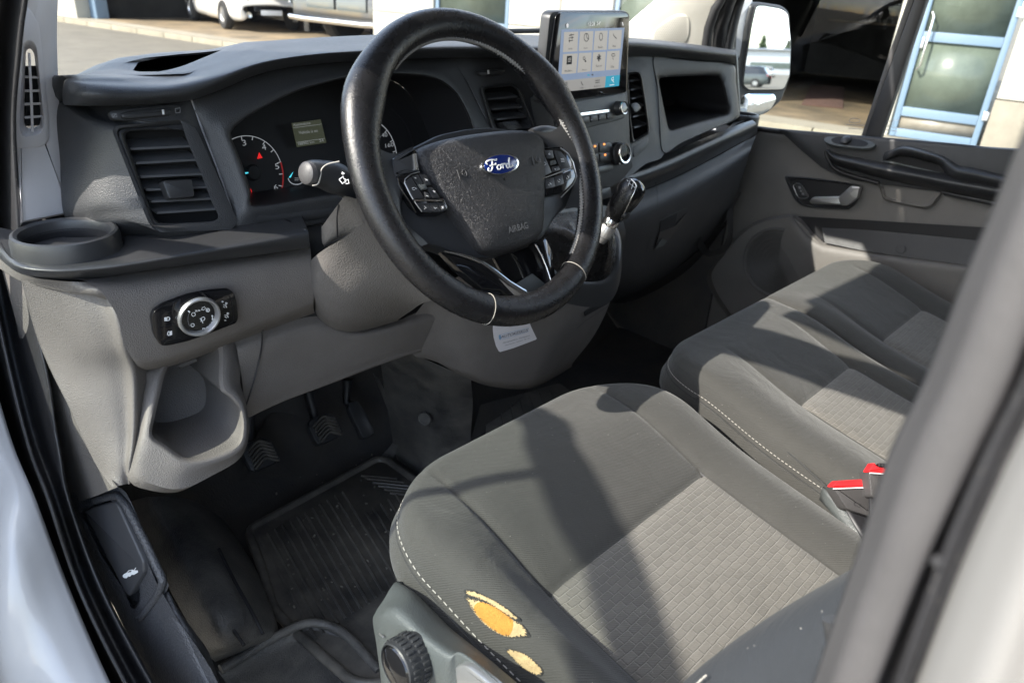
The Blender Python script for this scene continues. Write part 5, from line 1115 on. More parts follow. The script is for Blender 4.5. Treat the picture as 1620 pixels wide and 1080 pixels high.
pr_ = buttons([(90, 290), (160, 240), (420, 215), (520, 290), (590, 400), (650, 620), (600, 720), (480, 840), (220, 900), (180, 640)], [(165, 655), (290, 610), (420, 560), (572, 503)],
   [[(110, 300), (165, 255), (300, 565), (185, 620)], [(180, 250), (310, 245), (330, 360), (250, 370)], [(335, 245), (430, 270), (520, 380), (565, 490), (440, 520)], [(310, 480), (400, 470), (420, 530), (320, 560)], [(205, 660), (325, 630), (350, 770), (220, 800)], [(335, 628), (450, 585), (475, 725), (355, 768)], [(462, 580), (570, 535), (580, 640), (490, 715)]],
   [[(165, 425), (200, 420), (215, 445), (200, 462), (170, 458)], [(250, 310), (262, 290), (275, 310), (250, 310)], [(335, 515), (355, 510), (348, 530), (335, 515)], [(425, 372), (470, 368)], [(430, 392), (475, 388)], [(435, 412), (478, 408)], [(250, 735), (262, 750)], [(270, 715), (292, 735)], [(380, 675), (390, 700), (412, 700)], [(400, 660), (420, 680)], [(505, 645), (520, 658)], [(520, 610), (540, 640)]],
   [[(300, 395), (350, 388), (370, 440), (310, 455)]], z2, None)
tube('pad_trim', P1.pts(z2([(45, 310), (80, 280), (140, 245), (160, 245)]), .005), .0012, M['silver'], sw, 6)
tube('pad_trim', P1.pts(z2([(420, 215), (530, 300), (600, 420), (652, 620), (600, 740), (430, 920)]), .004), .0009, M['silver'], sw, 6)
zs = Z(620, 220, 7.714)
pplate('spoke_trim', P1, rnd2(zs([(15, 225), (60, 200), (180, 150), (310, 105), (330, 200), (345, 300), (360, 400), (230, 420), (120, 440), (60, 480), (20, 420)]), 3, 4), .014, M['spoke'], sw, .005, .003)
pplate('spoke_trim', P1, rnd2([(842, 228), (858, 232), (886, 231), (893, 236), (862, 238), (853, 243), (847, 246)], 2, 3), .012, M['spoke'], sw, .003, .003)
# spoke shoulders running into the rim
for sx_ in (-1, 1):
    loft('spoke_shoulder', [[wl(sx_*.100, .040, -.006), wl(sx_*.128, .034, -.004), wl(sx_*.150, .040, .0), wl(sx_*.166, .056, .003)], [wl(sx_*.112, .020, -.001), wl(sx_*.135, .014, .002), wl(sx_*.156, .010, .005), wl(sx_*.174, .010, .008)], [wl(sx_*.148, -.030, -.003), wl(sx_*.152, -.034, .002), wl(sx_*.162, -.04, .005), wl(sx_*.171, -.046, .008)], [wl(sx_*.120, -.070, -.010), wl(sx_*.138, -.072, -.006), wl(sx_*.150, -.078, -.002), wl(sx_*.158, -.082, .004)]], M['smooth'], sw, 5, 5)
# lower spoke: smoked fork with bright edge
WL_ = WPl(-.006)
z4 = Z(680, 370, 7.2)
fo = z4([(160, 195), (420, 250), (640, 330), (780, 440), (930, 560), (1075, 660), (1190, 660), (1340, 610), (1390, 565), (1330, 380), (1250, 190), (1180, 105), (1290, 40), (1330, 60), (1400, 200), (1440, 560), (1400, 690), (1160, 790), (1060, 740), (880, 690), (820, 640), (600, 620), (330, 400)])
lf = plate('lower_spoke', WL_.pts(fo), wn, .012, M['gloss'], sw, .0015)
tube('bright_edge', WL_.pts(z4([(160, 198), (300, 225), (470, 275), (600, 330), (740, 430), (900, 560), (1075, 668)]), .0012), [.0008, .0018, .0026, .0031, .0034, .0040, .0046], M['chrome'], lf, 10)
tube('bright_edge', WL_.pts(z4([(1075, 668), (1150, 672), (1290, 645), (1390, 595), (1392, 560), (1330, 380), (1270, 240), (1200, 120)]), .0012), .0011, M['chrome'], lf, 8)
pplate('spoke_blade', WL_, z4([(470, 285), (600, 325), (700, 385), (800, 460), (930, 565), (1070, 672), (1160, 790), (1060, 745), (955, 690), (870, 600), (780, 500), (680, 410), (570, 345)]), .004, M['spoke_silver'], lf, .001, .0006)
pplate('spoke_plate', WL_, z4([(1000, 560), (1170, 450), (1330, 580), (1200, 655), (1080, 660)]), .003, M['valance'], lf, .0004, -.010)
pplate('spoke_shell', WL_, z4([(230, 280), (470, 300), (640, 380), (800, 520), (880, 640), (760, 720), (640, 690), (420, 510), (300, 380)]), .006, M['smooth'], lf, .003, -.006)
pplate('spoke_back', WL_, z4([(700, 220), (1180, 110), (1330, 400), (1390, 560), (1080, 650), (930, 560), (800, 400)]), .004, M['gloss'], lf, .0, -.022)

gl = thing('gear_lever', (-.09, .05, .62), 'gear lever with silver-edged black knob and shift pattern above a leather boot', 'gear lever')
g0 = at(963, 356, y=.030); g1 = at(1000, 290, y=.010); ga = (g1-g0).normalized()
gx = (CR-ga*CR.dot(ga)).normalized(); gy = ga.cross(gx)
GL = (g1-g0).length
kb2 = bmesh.new(); L = []
for t, rx_, ry_, off in ((.16, .013, .013, 0), (.22, .0155, .017, 0), (.4, .0185, .021, .001), (.65, .0215, .0245, .003), (.85, .0220, .025, .004), (1.0, .0195, .022, .005), (1.08, .013, .015, .005), (1.12, .004, .005, .005)):
    c = g0+ga*(GL*t)+gx*off; L.append([c+gx*rx_*math.cos(2*math.pi*k/28)+gy*ry_*math.sin(2*math.pi*k/28) for k in range(28)])
kbm = ring_bm(L)
for f in kbm.faces:
    c = f.calc_center_median(); t_ = (c-g0).dot(ga)/GL; ax_ = c-(g0+ga*(c-g0).dot(ga)); ang = math.degrees(math.atan2(ax_.dot(gy), ax_.dot(gx)-.004))
    lim = -62-22*math.sin((t_-.35)*3.2)
    f.material_index = 1 if (lim < ang < 120 and t_ > .2) or (t_ > 1.07) else 0
kn2 = from_bm('knob', kbm, [M['leather'], M['gloss']], gl, sharp=70)
def kpt(t, ang, k=1.015):
    ts = [.16, .22, .4, .65, .85, 1.0, 1.08]; rx_ = [.013, .0155, .0185, .0215, .0220, .0195, .013]; ry_ = [.013, .017, .021, .0245, .025, .022, .015]; of_ = [0, 0, .001, .003, .004, .005, .005]
    q = max(i for i in range(6) if ts[i] <= t+1e-6); u = (t-ts[q])/(ts[q+1]-ts[q]); f_ = lambda l: l[q]+(l[q+1]-l[q])*u
    return g0+ga*(GL*t)+gx*(f_(of_)+f_(rx_)*k*math.cos(R(ang)))+gy*f_(ry_)*k*math.sin(R(ang))
tube('cap_edge', spline([kpt(.2, -20), kpt(.24, -50), kpt(.35, -66), kpt(.55, -80), kpt(.75, -88), kpt(.92, -92), kpt(1.04, -100), kpt(1.079, -150)], 5), .0011, M['chrome'], kn2, 8)
KP = PN(g0+ga*GL*1.03+gx*.004, (ga*.8-CF*.5+CR*.35).normalized())
strokes('shift_pattern', [[(995, 289), (1006, 298)], [(997, 285), (994, 294)], [(1002, 289), (999, 299)], [(1007, 294), (1004, 303)], [(992, 284), (994, 287)]], KP, .0009, M['white'], kn2, .006)
from_bm('reverse_button', lathe_bm([(0, .004), (.006, .003), (.008, 0), (.008, -.01)], kpt(.38, -48, .98), (gx*.67-gy*.74), 20), M['smooth'], kn2)
from_bm('reverse_collar', lathe_bm([(.0125, -.002), (.0135, .004), (.0125, .012), (.0115, .014), (.0115, .022)], g0+ga*.0, ga, 28), M['chrome'], gl)
from_bm('lever_neck', lathe_bm([(.010, -.03), (.0135, -.022), (.0145, -.012), (.0135, -.004), (.0125, 0)], g0, ga, 28), M['silver'], gl)
g2 = g0-ga*.02
bo = []
base = [at(845, 345, y=.10), at(880, 338, y=.12), at(925, 335, y=.13), at(968, 362, y=.10), at(975, 400, y=.06), at(960, 440, y=.05), at(920, 445, y=.06), at(870, 420, y=.07)]
for t, f in ((0, 0), (.25, .02), (.5, -.01), (.75, .012), (1, 0)):
    ringp = []
    for k, p in enumerate(base):
        q = g2+gx*.014*math.cos(-2*math.pi*k/8+2.4)+gy*.014*math.sin(-2*math.pi*k/8+2.4)
        ringp.append(q.lerp(p, t)+ga*f*(1 if k % 2 else -.6)*.5+Vector((0, 0, -.012*math.sin(t*3.14))))
    bo.append(spline(ringp, 5, True))
from_bm('boot', ring_bm(bo), M['leather'], gl, sharp=70)
loft('boot_frame', [[p+Vector((0, .002, .004)) for p in base+[base[0]]], [p+(p-sum(base, Vector())/8)*.14+Vector((0, 0, .002)) for p in base+[base[0]]], [p+(p-sum(base, Vector())/8)*.22+Vector((0, 0, -.03)) for p in base+[base[0]]]], M['smooth'], gl, 5, 3)
loft('console_top', [rowy([(780, 330), (860, 318), (930, 322), (975, 330), (985, 345)], [.12, .13, .14, .15, .15]), rowy([(740, 400), (820, 385), (900, 372), (960, 360), (990, 372)], [.10, .10, .11, .13, .14]), rowy([(730, 440), (815, 425), (900, 410), (966, 408), (985, 400)], [.15, .14, .13, .14, .15])], M['smooth'], db, 4, 4)
# ------------------------------------------------------------------ seats
def sstep(a, b, x):
    t = max(0, min(1, (x-a)/(b-a))); return t*t*(3-2*t)
class Cushion:
    """a seat cushion as a shaped sheet: plan outline, slope, bolsters, seams, rounded rim, skirt"""
    def __init__(s, xl, xr, yf, yr, rfl, rfr, z0, slope, seams, cross, bolsters, rim=.045, lip=.02, lb=0.0):
        s.__dict__.update(locals())
    def xlim(s, y):
        a, b = s.xl, s.xr
        if y > s.yf-s.rfl: d = y-(s.yf-s.rfl); a += s.rfl-math.sqrt(max(0, s.rfl**2-d*d))
        if y > s.yf-s.rfr: d = y-(s.yf-s.rfr); b -= s.rfr-math.sqrt(max(0, s.rfr**2-d*d))
        return a, b
    def edge(s, x, y):
        """distance in from the plan outline"""
        d = min(x-s.xl, s.xr-x, s.yf-y)
        if y > s.yf-s.rfl and x < s.xl+s.rfl: d = min(d, s.rfl-math.hypot(x-(s.xl+s.rfl), y-(s.yf-s.rfl)))
        if y > s.yf-s.rfr and x > s.xr-s.rfr: d = min(d, s.rfr-math.hypot(x-(s.xr-s.rfr), y-(s.yf-s.rfr)))
        return max(0, d)
    def z(s, x, y):
        z = s.z0+s.slope*(y+.28)
        z += s.lip*math.exp(-((y-(s.yf-.10))/.09)**2)
        for xc, wd, h in s.bolsters: z += h*math.exp(-((x-xc)/wd)**2)*sstep(s.yf+.0, s.yf-.22, y)
        if s.lb: z += s.lb*max(0, -.20-y)*math.exp(-((x+.665)/.05)**2)
        for xs, y0, dp in s.seams: z -= dp*math.exp(-((x-xs)/.0045)**2)*sstep(y0+.02, y0-.05, y) + dp*.9*math.exp(-((x-xs)/.016)**2)*sstep(y0, y0-.1, y)
        for y0, xa, xb, dp in s.cross:
            k = sstep(xa-.004, xa+.004, x)*sstep(xb+.004, xb-.004, x)
            z -= k*(dp*math.exp(-((y-y0)/.0045)**2)+dp*.8*math.exp(-((y-y0)/.018)**2))
        e = s.edge(x, y); r = s.rim
        if e < r: z -= r-math.sqrt(max(0, r*r-(r-e)**2))
        return z
    def p(s, x, y, h=0.0): return Vector((x, y, s.z(x, y)+h))
    def build(s, name, parent, nx=150, ny=150, inserts=(), skirt=(.06, .10), bulge=.010):
        bm = bmesh.new(); uv = bm.loops.layers.uv.new('UVMap'); V = []
        # denser columns near the rim and the seams
        us = sorted(set([i/nx for i in range(nx+1)]+[k*.004 for k in range(8)]+[1-k*.004 for k in range(8)]))
        vs = sorted(set([i/ny for i in range(ny+1)]+[1-k*.003 for k in range(10)]))
        for v in vs:
            y = s.yr+(s.yf-s.yr)*v; a, b = s.xlim(y); V.append([bm.verts.new(s.p(a+(b-a)*u, y)) for u in us])
        for i in range(len(vs)-1):
            for j in range(len(us)-1):
                f = bm.faces.new((V[i][j], V[i][j+1], V[i+1][j+1], V[i+1][j])); c = f.calc_center_median()
                f.material_index = 1 if any(x0 < c.x < x1 and c.y < y1 for x0, x1, y1 in inserts) else 0
        # skirt round left, front, right
        loop = [r[0] for r in V]+V[-1][1:]+[r[-1] for r in reversed(V[:-1])]
        prev = loop; base = [q.co.copy() for q in loop]; n = len(loop)
        for k, (dz, out) in enumerate(((.012, .004), (.028, bulge), (skirt[0]*.8, bulge), (skirt[0], bulge*.6), (skirt[0]+.004, bulge*.2), (skirt[0]+.012, bulge*.5), (skirt[1], 0), (skirt[1]+.03, -.02))):
            cur = []
            for i, q in enumerate(base):
                t = (base[min(i+1, n-1)]-base[max(i-1, 0)]); t.z = 0; t.normalize(); o_ = Vector((-t.y, t.x, 0))
                cur.append(bm.verts.new(q+o_*out-Vector((0, 0, dz))))
            for i in range(n-1):
                f = bm.faces.new((prev[i], prev[i+1], cur[i+1], cur[i])); f.material_index = 2 if k > 3 else 0
            prev = cur
        bmesh.ops.recalc_face_normals(bm, faces=bm.faces)
        if V[3][3].normal.z < 0: bmesh.ops.reverse_faces(bm, faces=bm.faces)
        for f in bm.faces:
            for l in f.loops: l[uv].uv = (l.vert.co.x+l.vert.co.z*.3, l.vert.co.y+l.vert.co.z*.7)
        me = bpy.data.meshes.new(name); bm.to_mesh(me); bm.free()
        s.ob = mesh_obj(name, me, [M['fabric'], M['weave'], M['fabric2']], parent); return s.ob
def seam_tubes(c, lines, r, m, name, parent, h=-.001):
    bm = bmesh.new()
    for L in lines: tube_bm([c.p(x, y, h) for x, y in L], r, 6, bm=bm)
    return from_bm(name, bm, m, parent)
def stitch_line(P, n_, ln, r, bm, nrm=None):
    P = resample(P, 400, False); tot = sum((b-a).length for a, b in zip(P, P[1:])); step = tot/n_
    d = 0; k = 0; q = [0]
    for a, b in zip(P, P[1:]): q.append(q[-1]+(b-a).length)
    def pt(s_):
        import bisect
        i = min(max(bisect.bisect(q, s_)-1, 0), len(P)-2); return P[i].lerp(P[i+1], (s_-q[i])/max(q[i+1]-q[i], 1e-9))
    for i in range(n_):
        s0 = i*step; tube_bm([pt(s0), pt(s0+step*ln*.5), pt(s0+step*ln)], r, 5, bm=bm)
ds = thing('driver_seat', (-.43, -.4, 0), 'charcoal cloth driver seat with woven insert and two torn holes showing orange foam', 'seat')
dc = Cushion(-.672, -.165, -.062, -.80, .135, .15, .461, .20, [(-.578, -.075, .005), (-.262, -.085, .0035)], [(-.283, -.578, -.262, .0035)], [(-.638, .036, .028), (-.215, .040, .014)], .022, .022, .13)
dc.build('cushion', ds, 140, 150, [(-.577, -.263, -.284)], (.055, .11), .012)
seam_tubes(dc, [[(-.578, -.09-.71*k/60) for k in range(61)], [(-.262, -.09-.70*k/60) for k in range(61)], [(-.577+.315*k/40, -.283) for k in range(41)]], .0016, M['dark'], 'seam', ds, -.0022)
# stitched welt round the cushion
def outline(c, off, dz, y0, n=120):
    L = []
    yr_ = [c.yr*0+y0+(c.yf-c.rfl-y0)*k/40 for k in range(41)]
    for y in yr_: L.append((c.xl, y))
    for k in range(1, 25): a = math.pi-math.pi/2*k/24; L.append((c.xl+c.rfl+c.rfl*math.cos(a), c.yf-c.rfl+c.rfl*math.sin(a)))
    for k in range(1, 20): L.append((c.xl+c.rfl+(c.xr-c.rfr-c.xl-c.rfl)*k/19, c.yf))
    for k in range(1, 25): a = math.pi/2-math.pi/2*k/24; L.append((c.xr-c.rfr+c.rfr*math.cos(a), c.yf-c.rfr+c.rfr*math.sin(a)))
    for y in reversed(yr_): L.append((c.xr, y))
    out = []
    for i, (x, y) in enumerate(L):
        a, b = L[max(i-1, 0)], L[min(i+1, len(L)-1)]; t = Vector((b[0]-a[0], b[1]-a[1], 0)).normalized(); o_ = Vector((-t.y, t.x, 0))
        ex = min(max(x, c.xl+1e-5), c.xr-1e-5)
        out.append(Vector((x, y, c.z(ex, min(y, c.yf-1e-5))))+o_*off-Vector((0, 0, dz)))
    return out
sb = bmesh.new(); stitch_line(outline(dc, .0030, .006, -.56)[:78], 84, .6, .0006, sb)
from_bm('stitching', sb, M['pale_thread'], ds)['kind'] = 'stuff'
tube('welt', outline(dc, .0040, .014, -.78), .0018, M['fabric2'], ds, 6)
# torn holes in the left bolster: pale fleece, orange foam, dark frayed rims
def zhit(px, py, c, h=0.0):
    d = ray(px, py); t = .25; last = None
    while t < 2.2:
        p = CAM_P+d*t
        if c.xl < p.x < c.xr and c.yr < p.y < c.yf and p.z < c.z(p.x, p.y)+h:
            lo_, hi_ = t-.004, t
            for _ in range(14):
                m_ = (lo_+hi_)/2; q = CAM_P+d*m_
                if q.z < c.z(min(max(q.x, c.xl), c.xr), min(q.y, c.yf))+h: hi_ = m_
                else: lo_ = m_
            return CAM_P+d*hi_
        t += .004
    return at(px, py, z=.45)
def patch(name, px, m, parent, h, dome=.0, ncen=10):
    L = [zhit(a, b, dc, h) for a, b in px]; c = sum(L, Vector())/len(L); bm = bmesh.new(); rings = []
    for k in range(ncen+1):
        t = 1-k/ncen*.98
        rr_ = []
        for p in L:
            q = c+(p-c)*t; q.z = dc.z(q.x, q.y)+h+dome*(1-t*t); rr_.append(q)
        rings.append(rr_)
    return from_bm(name, ring_bm(rings), m, parent)
def jag(px, a, seed):
    r_ = random.Random(seed); L = spl2(px, 7, True); return [(x+r_.uniform(-a, a), y+r_.uniform(-a, a)) for x, y in L]
z7 = Z(560, 880, 4.765)
h1 = z7([(838, 258), (880, 252), (960, 285), (1080, 345), (1180, 415), (1240, 462), (1250, 480), (1200, 468), (1110, 410), (1010, 345), (920, 305), (850, 290)])
h2 = z7([(840, 305), (900, 318), (990, 345), (1080, 398), (1180, 462), (1270, 520), (1315, 580), (1310, 600), (1240, 604), (1150, 602), (1070, 570), (980, 505), (915, 435), (870, 370)])
h3 = z7([(1145, 695), (1210, 705), (1290, 735), (1370, 800), (1418, 850), (1412, 890), (1370, 890), (1290, 850), (1210, 780), (1165, 735)])
fo2 = z7([(935, 345), (1000, 350), (1100, 400), (1180, 460), (1200, 500), (1190, 560), (1160, 595), (1090, 575), (1000, 510), (930, 440), (903, 385)])
def grow(L, k):
    cx = sum(a for a, b in L)/len(L); cy = sum(b for a, b in L)/len(L); return [(cx+(a-cx)*k, cy+(b-cy)*k) for a, b in L]
tears = [(h1, 1), (h2, 2), (h3, 3)]
for L, sd in tears:
    patch('torn_edge', jag(grow(L, 1.05), .5, sd), M['fabric'], ds, .0006)
    patch('fleece', jag(L, .35, sd+9), M['foam2'], ds, .0012, .0005)
patch('foam', jag(fo2, .25, 31), M['foam'], ds, .0018, .003)
fb = bmesh.new(); rf = random.Random(4)
for L, sd in tears:
    Q = spl2(L, 6, True); N_ = len(Q)
    for i in range(0, N_, 1):
        a, b = Q[i]; c_ = (sum(x for x, y in Q)/N_, sum(y for x, y in Q)/N_)
        p0 = zhit(a, b, dc, .0016); q = (a+(c_[0]-a)*rf.uniform(.02, .12)+rf.uniform(-1.2, 1.2), b+(c_[1]-b)*rf.uniform(.02, .12)+rf.uniform(-1.2, 1.2))
        tube_bm([zhit(a+(a-c_[0])*.04, b+(b-c_[1])*.04, dc, .0008), p0, zhit(q[0], q[1], dc, .0028)], .0004, 4, bm=fb)
from_bm('frayed_threads', fb, M['fabric2'], ds)['kind'] = 'stuff'
# side valance with lumbar wheel and lever
vx = -.715
val = [[at(642, 914, x=-.675)+Vector((0, 0, -.02)), at(668, 930, x=-.675)+Vector((0, 0, -.02)), at(690, 948, x=-.675)+Vector((0, 0, -.02)), at(722, 980, x=-.675)+Vector((0, 0, -.02)), at(752, 1004, x=-.675)+Vector((0, 0, -.02)), at(786, 1030, x=-.675)+Vector((0, 0, -.02)), at(834, 1070, x=-.675)+Vector((0, 0, -.02)), at(915, 1138, x=-.675)+Vector((0, 0, -.02))],
       [at(627, 919, x=-.690), at(652, 935, x=-.692), at(671, 953, x=-.693), at(707, 989, x=-.694), at(736, 1012, x=-.695), at(770, 1039, x=-.696), at(818, 1080, x=-.698), at(900, 1150, x=-.70)],
       [at(607, 948, x=-.715), at(632, 952, x=-.718), at(655, 968, x=-.718), at(688, 998, x=-.718), at(722, 1022, x=-.718), at(765, 1047, x=-.718), at(805, 1082, x=-.72), at(880, 1150, x=-.722)],
       [at(594, 968, x=-.724), at(613, 966, x=-.731), at(640, 981, x=-.732), at(669, 1005, x=-.733), at(711, 1034, x=-.734), at(728, 1031, x=-.730), at(761, 1055, x=-.732), at(830, 1115, x=-.736)],
       [at(590, 984, x=-.727), at(604, 992, x=-.736), at(632, 1004, x=-.737), at(660, 1026, x=-.738), at(704, 1056, x=-.739), at(726, 1052, x=-.732), at(756, 1074, x=-.734), at(815, 1130, x=-.74)],
       [at(597, 1030, x=-.727), at(606, 1050, x=-.736), at(634, 1070, x=-.737), at(664, 1090, x=-.738), at(704, 1110, x=-.739), at(735, 1120, x=-.734), at(770, 1140, x=-.736), at(820, 1190, x=-.74)],
       [at(606, 1120, x=-.726), at(615, 1150, x=-.735), at(640, 1160, x=-.736), at(670, 1180, x=-.737), at(710, 1200, x=-.737), at(750, 1220, x=-.735), at(790, 1240, x=-.737), at(830, 1290, x=-.74)],
       [at(612, 1300, x=-.72), at(620, 1330, x=-.725), at(650, 1360, x=-.727), at(690, 1380, x=-.729), at(720, 1400, x=-.73), at(760, 1420, x=-.73), at(800, 1440, x=-.73), at(840, 1460, x=-.73)]]
loft('side_valance', val, M['valance'], ds, 5, 5)
loft('valance_end', [[r_[0] for r_ in val[1:]], [r_[0]+Vector((.05, .004, -.03)) for r_ in val[1:]], [r_[0]+Vector((.20, .006, -.06)) for r_ in val[1:]]], M['valance'], ds, 4, 3)
kc = at(626, 1056, x=-.762); kax = (Vector((-1, .05, .10))).normalized(); kd = (kc-CAM_P).dot(CF); kr = 41*kd/FPX
lk = lathe('lumbar_knob', [(kr*.9, -.034), (kr, -.026), (kr, -.004), (kr*.97, 0), (kr*.92, .001), (kr*.90, -.001)], kc, kax, M['smooth'], ds, 56)
from_bm('knob_face', lathe_bm([(0, .004), (kr*.5, .0035), (kr*.8, .0015), (kr*.90, -.002)], kc, kax, 48), M['gloss'], lk)
rb_ = bmesh.new(); e1 = kax.orthogonal().normalized(); e2 = kax.cross(e1)
for k in range(26):
    a = 2*math.pi*k/26; d_ = e1*math.cos(a)+e2*math.sin(a); t_ = kax.cross(d_)
    for hh in (-.007, -.018): box_bm(kc+d_*kr*1.0+kax*hh+t_*(.0 if hh > -.01 else .003), t_*.0014, kax*.0036, d_*.0016, .0005, rb_)
from_bm('grip_ribs', rb_, M['smooth'], lk)['kind'] = 'stuff'
VLP = PN(at(760, 1070, x=-.737), (-1, .1, .2))
pplate('recline_lever', VLP, rnd2([(718, 1052), (736, 1050), (790, 1095), (760, 1120), (722, 1090)], 8, 4), .01, M['silver'], ds, .003, .004)
tube('knob_pin', [at(601, 1002, x=-.735), at(606, 1006, x=-.74)], .0012, M['silver'], ds, 6)
# backrest with its bolsters and headrest (mostly outside the picture; it shades the cab)
bk_rows = []
for t, y, wd in ((0, -.455, .225), (.1, -.462, .235), (.3, -.51, .25), (.55, -.60, .25), (.8, -.69, .23), (.95, -.74, .20), (1.0, -.78, .17)):
    z = .41+.67*t; fw = .062*(1-t*.6)
    bk_rows.append([Vector((-.43-wd-.02, y-.16, z)), Vector((-.43-wd-.022, y-.06, z)), Vector((-.43-wd*.97, y-.005+fw*.2, z)), Vector((-.43-wd*.74, y+fw*.15, z)), Vector((-.43-wd*.38, y-.022, z)), Vector((-.43, y-.034, z)), Vector((-.43+wd*.38, y-.040, z)), Vector((-.43+wd*.70, y-.045, z)), Vector((-.43+wd*.92, y-.065, z)), Vector((-.43+wd+.002, y-.10, z)), Vector((-.43+wd+.02, y-.16, z))])
bko = loft('backrest', bk_rows, M['shaded_cloth'], ds, 5, 5, .03)
loft('backrest_shell', [[r_[0], r_[0]+Vector((.05, -.05, 0)), r_[5]+Vector((0, -.14, 0)), r_[-1]+Vector((-.05, -.05, 0)), r_[-1]] for r_ in bk_rows], M['valance'], ds, 4, 4)
hd_ = bmesh.new()
L = [[Vector((-.43+wd*math.cos(2*math.pi*k/20), -.80+.055*math.sin(2*math.pi*k/20)+dy, z)) for k in range(20)] for z, wd, dy in ((1.12, .06, 0), (1.125, .10, 0), (1.16, .13, .01), (1.24, .135, .015), (1.30, .12, .012), (1.33, .08, .005), (1.335, .02, 0))]
from_bm('headrest', ring_bm(L, hd_), M['fabric2'], ds, sharp=0)
for sx_ in (-.07, .07): tube('headrest_post', [(-.43+sx_, -.80, 1.0), (-.43+sx_, -.80, 1.14)], .006, M['chrome'], ds, 8)
def bkp(i_, t):
    a = bk_rows[0][i_].lerp(bk_rows[1][i_], t/.1) if t < .1 else bk_rows[1][i_].lerp(bk_rows[2][i_], (t-.1)/.2); return a
sb = bmesh.new(); stitch_line([bkp(2, t_)+Vector((-.004, .004, .001)) for t_ in (.0, .06, .1, .16, .22, .3)], 30, .66, .0008, sb)
from_bm('stitching', sb, M['pale_thread'], bko)['kind'] = 'stuff'
tube('belt_guide', [at(1313, 978, x=-.70), at(1318, 1000, x=-.70), at(1326, 1040, x=-.698)], [.0042, .0046, .005], M['smooth'], ds, 10)
box('belt_guide', at(1330, 1010, x=-.697), (.004, 0, 0), (0, .003, 0), (0, 0, .010), M['smooth'], ds, .001)
# passenger bench
ps = thing('passenger_bench', (.3, -.4, 0), 'two-place charcoal passenger bench seat with two woven insert panels and white stitched edge', 'seat')
pc = Cushion(-.098, .735, -.075, -.80, .10, .12, .464, .20, [(.022, -.15, .004), (.232, -.15, .004), (.300, -.06, .007), (.388, -.15, .004), (.632, -.13, .004)], [(-.292, .022, .232, .0035), (-.292, .388, .632, .0035)], [(-.05, .045, .012), (.266, .022, .008), (.344, .022, .008), (.685, .04, .012)], .026, .018)
pc.build('cushion', ps, 190, 130, [(.023, .231, -.293), (.389, .631, -.293)], (.052, .12), .012)
seam_tubes(pc, [[(.022, -.15-.63*k/40) for k in range(41)], [(.232, -.15-.63*k/40) for k in range(41)], [(.388, -.15-.63*k/40) for k in range(41)], [(.632, -.15-.63*k/40) for k in range(41)], [(.022+.21*k/20, -.292) for k in range(21)], [(.388+.244*k/20, -.292) for k in range(21)]], .0014, M['dark'], 'seam', ps, -.002)
seam_tubes(pc, [[(.300, -.08-.7*k/50) for k in range(51)]], .0022, M['dark'], 'centre_seam', ps, -.003)
sb = bmesh.new(); stitch_line(outline(pc, .0030, .006, -.56)[:70], 110, .6, .0006, sb)
from_bm('stitching', sb, M['pale_thread'], ps)['kind'] = 'stuff'
tube('welt', outline(pc, .0040, .014, -.78), .0018, M['fabric2'], ps, 6)
abox('seat_base', (-.09, -.75, .0), (.72, -.16, .36), M['dark'], ps, .02)
abox('seat_base', (-.66, -.75, .0), (-.20, -.16, .34), M['dark'], ds, .02)
for x0, x1 in ((-.10, .30), (.31, .72)):
    rows = []
    for t, y in ((0, -.62), (.15, -.63), (.5, -.72), (.9, -.80), (1, -.84)):
        z = .40+.62*t; c_ = (x0+x1)/2; wd = (x1-x0)/2*(1-.12*t*t)
        rows.append([Vector((c_-wd, y-.12, z)), Vector((c_-wd*.98, y-.03, z)), Vector((c_-wd*.8, y+.01, z)), Vector((c_, y-.02, z)), Vector((c_+wd*.8, y+.01, z)), Vector((c_+wd*.98, y-.03, z)), Vector((c_+wd, y-.12, z))])
    loft('backrest', rows, M['fabric2'], ps, 4, 4, .03)
    L = [[Vector(((x0+x1)/2+wd*math.cos(2*math.pi*k/20), -.88+.05*math.sin(2*math.pi*k/20), z)) for k in range(20)] for z, wd in ((1.06, .06), (1.07, .10), (1.12, .125), (1.20, .13), (1.26, .10), (1.275, .03))]
    from_bm('headrest', ring_bm(L), M['fabric2'], ps, sharp=0)
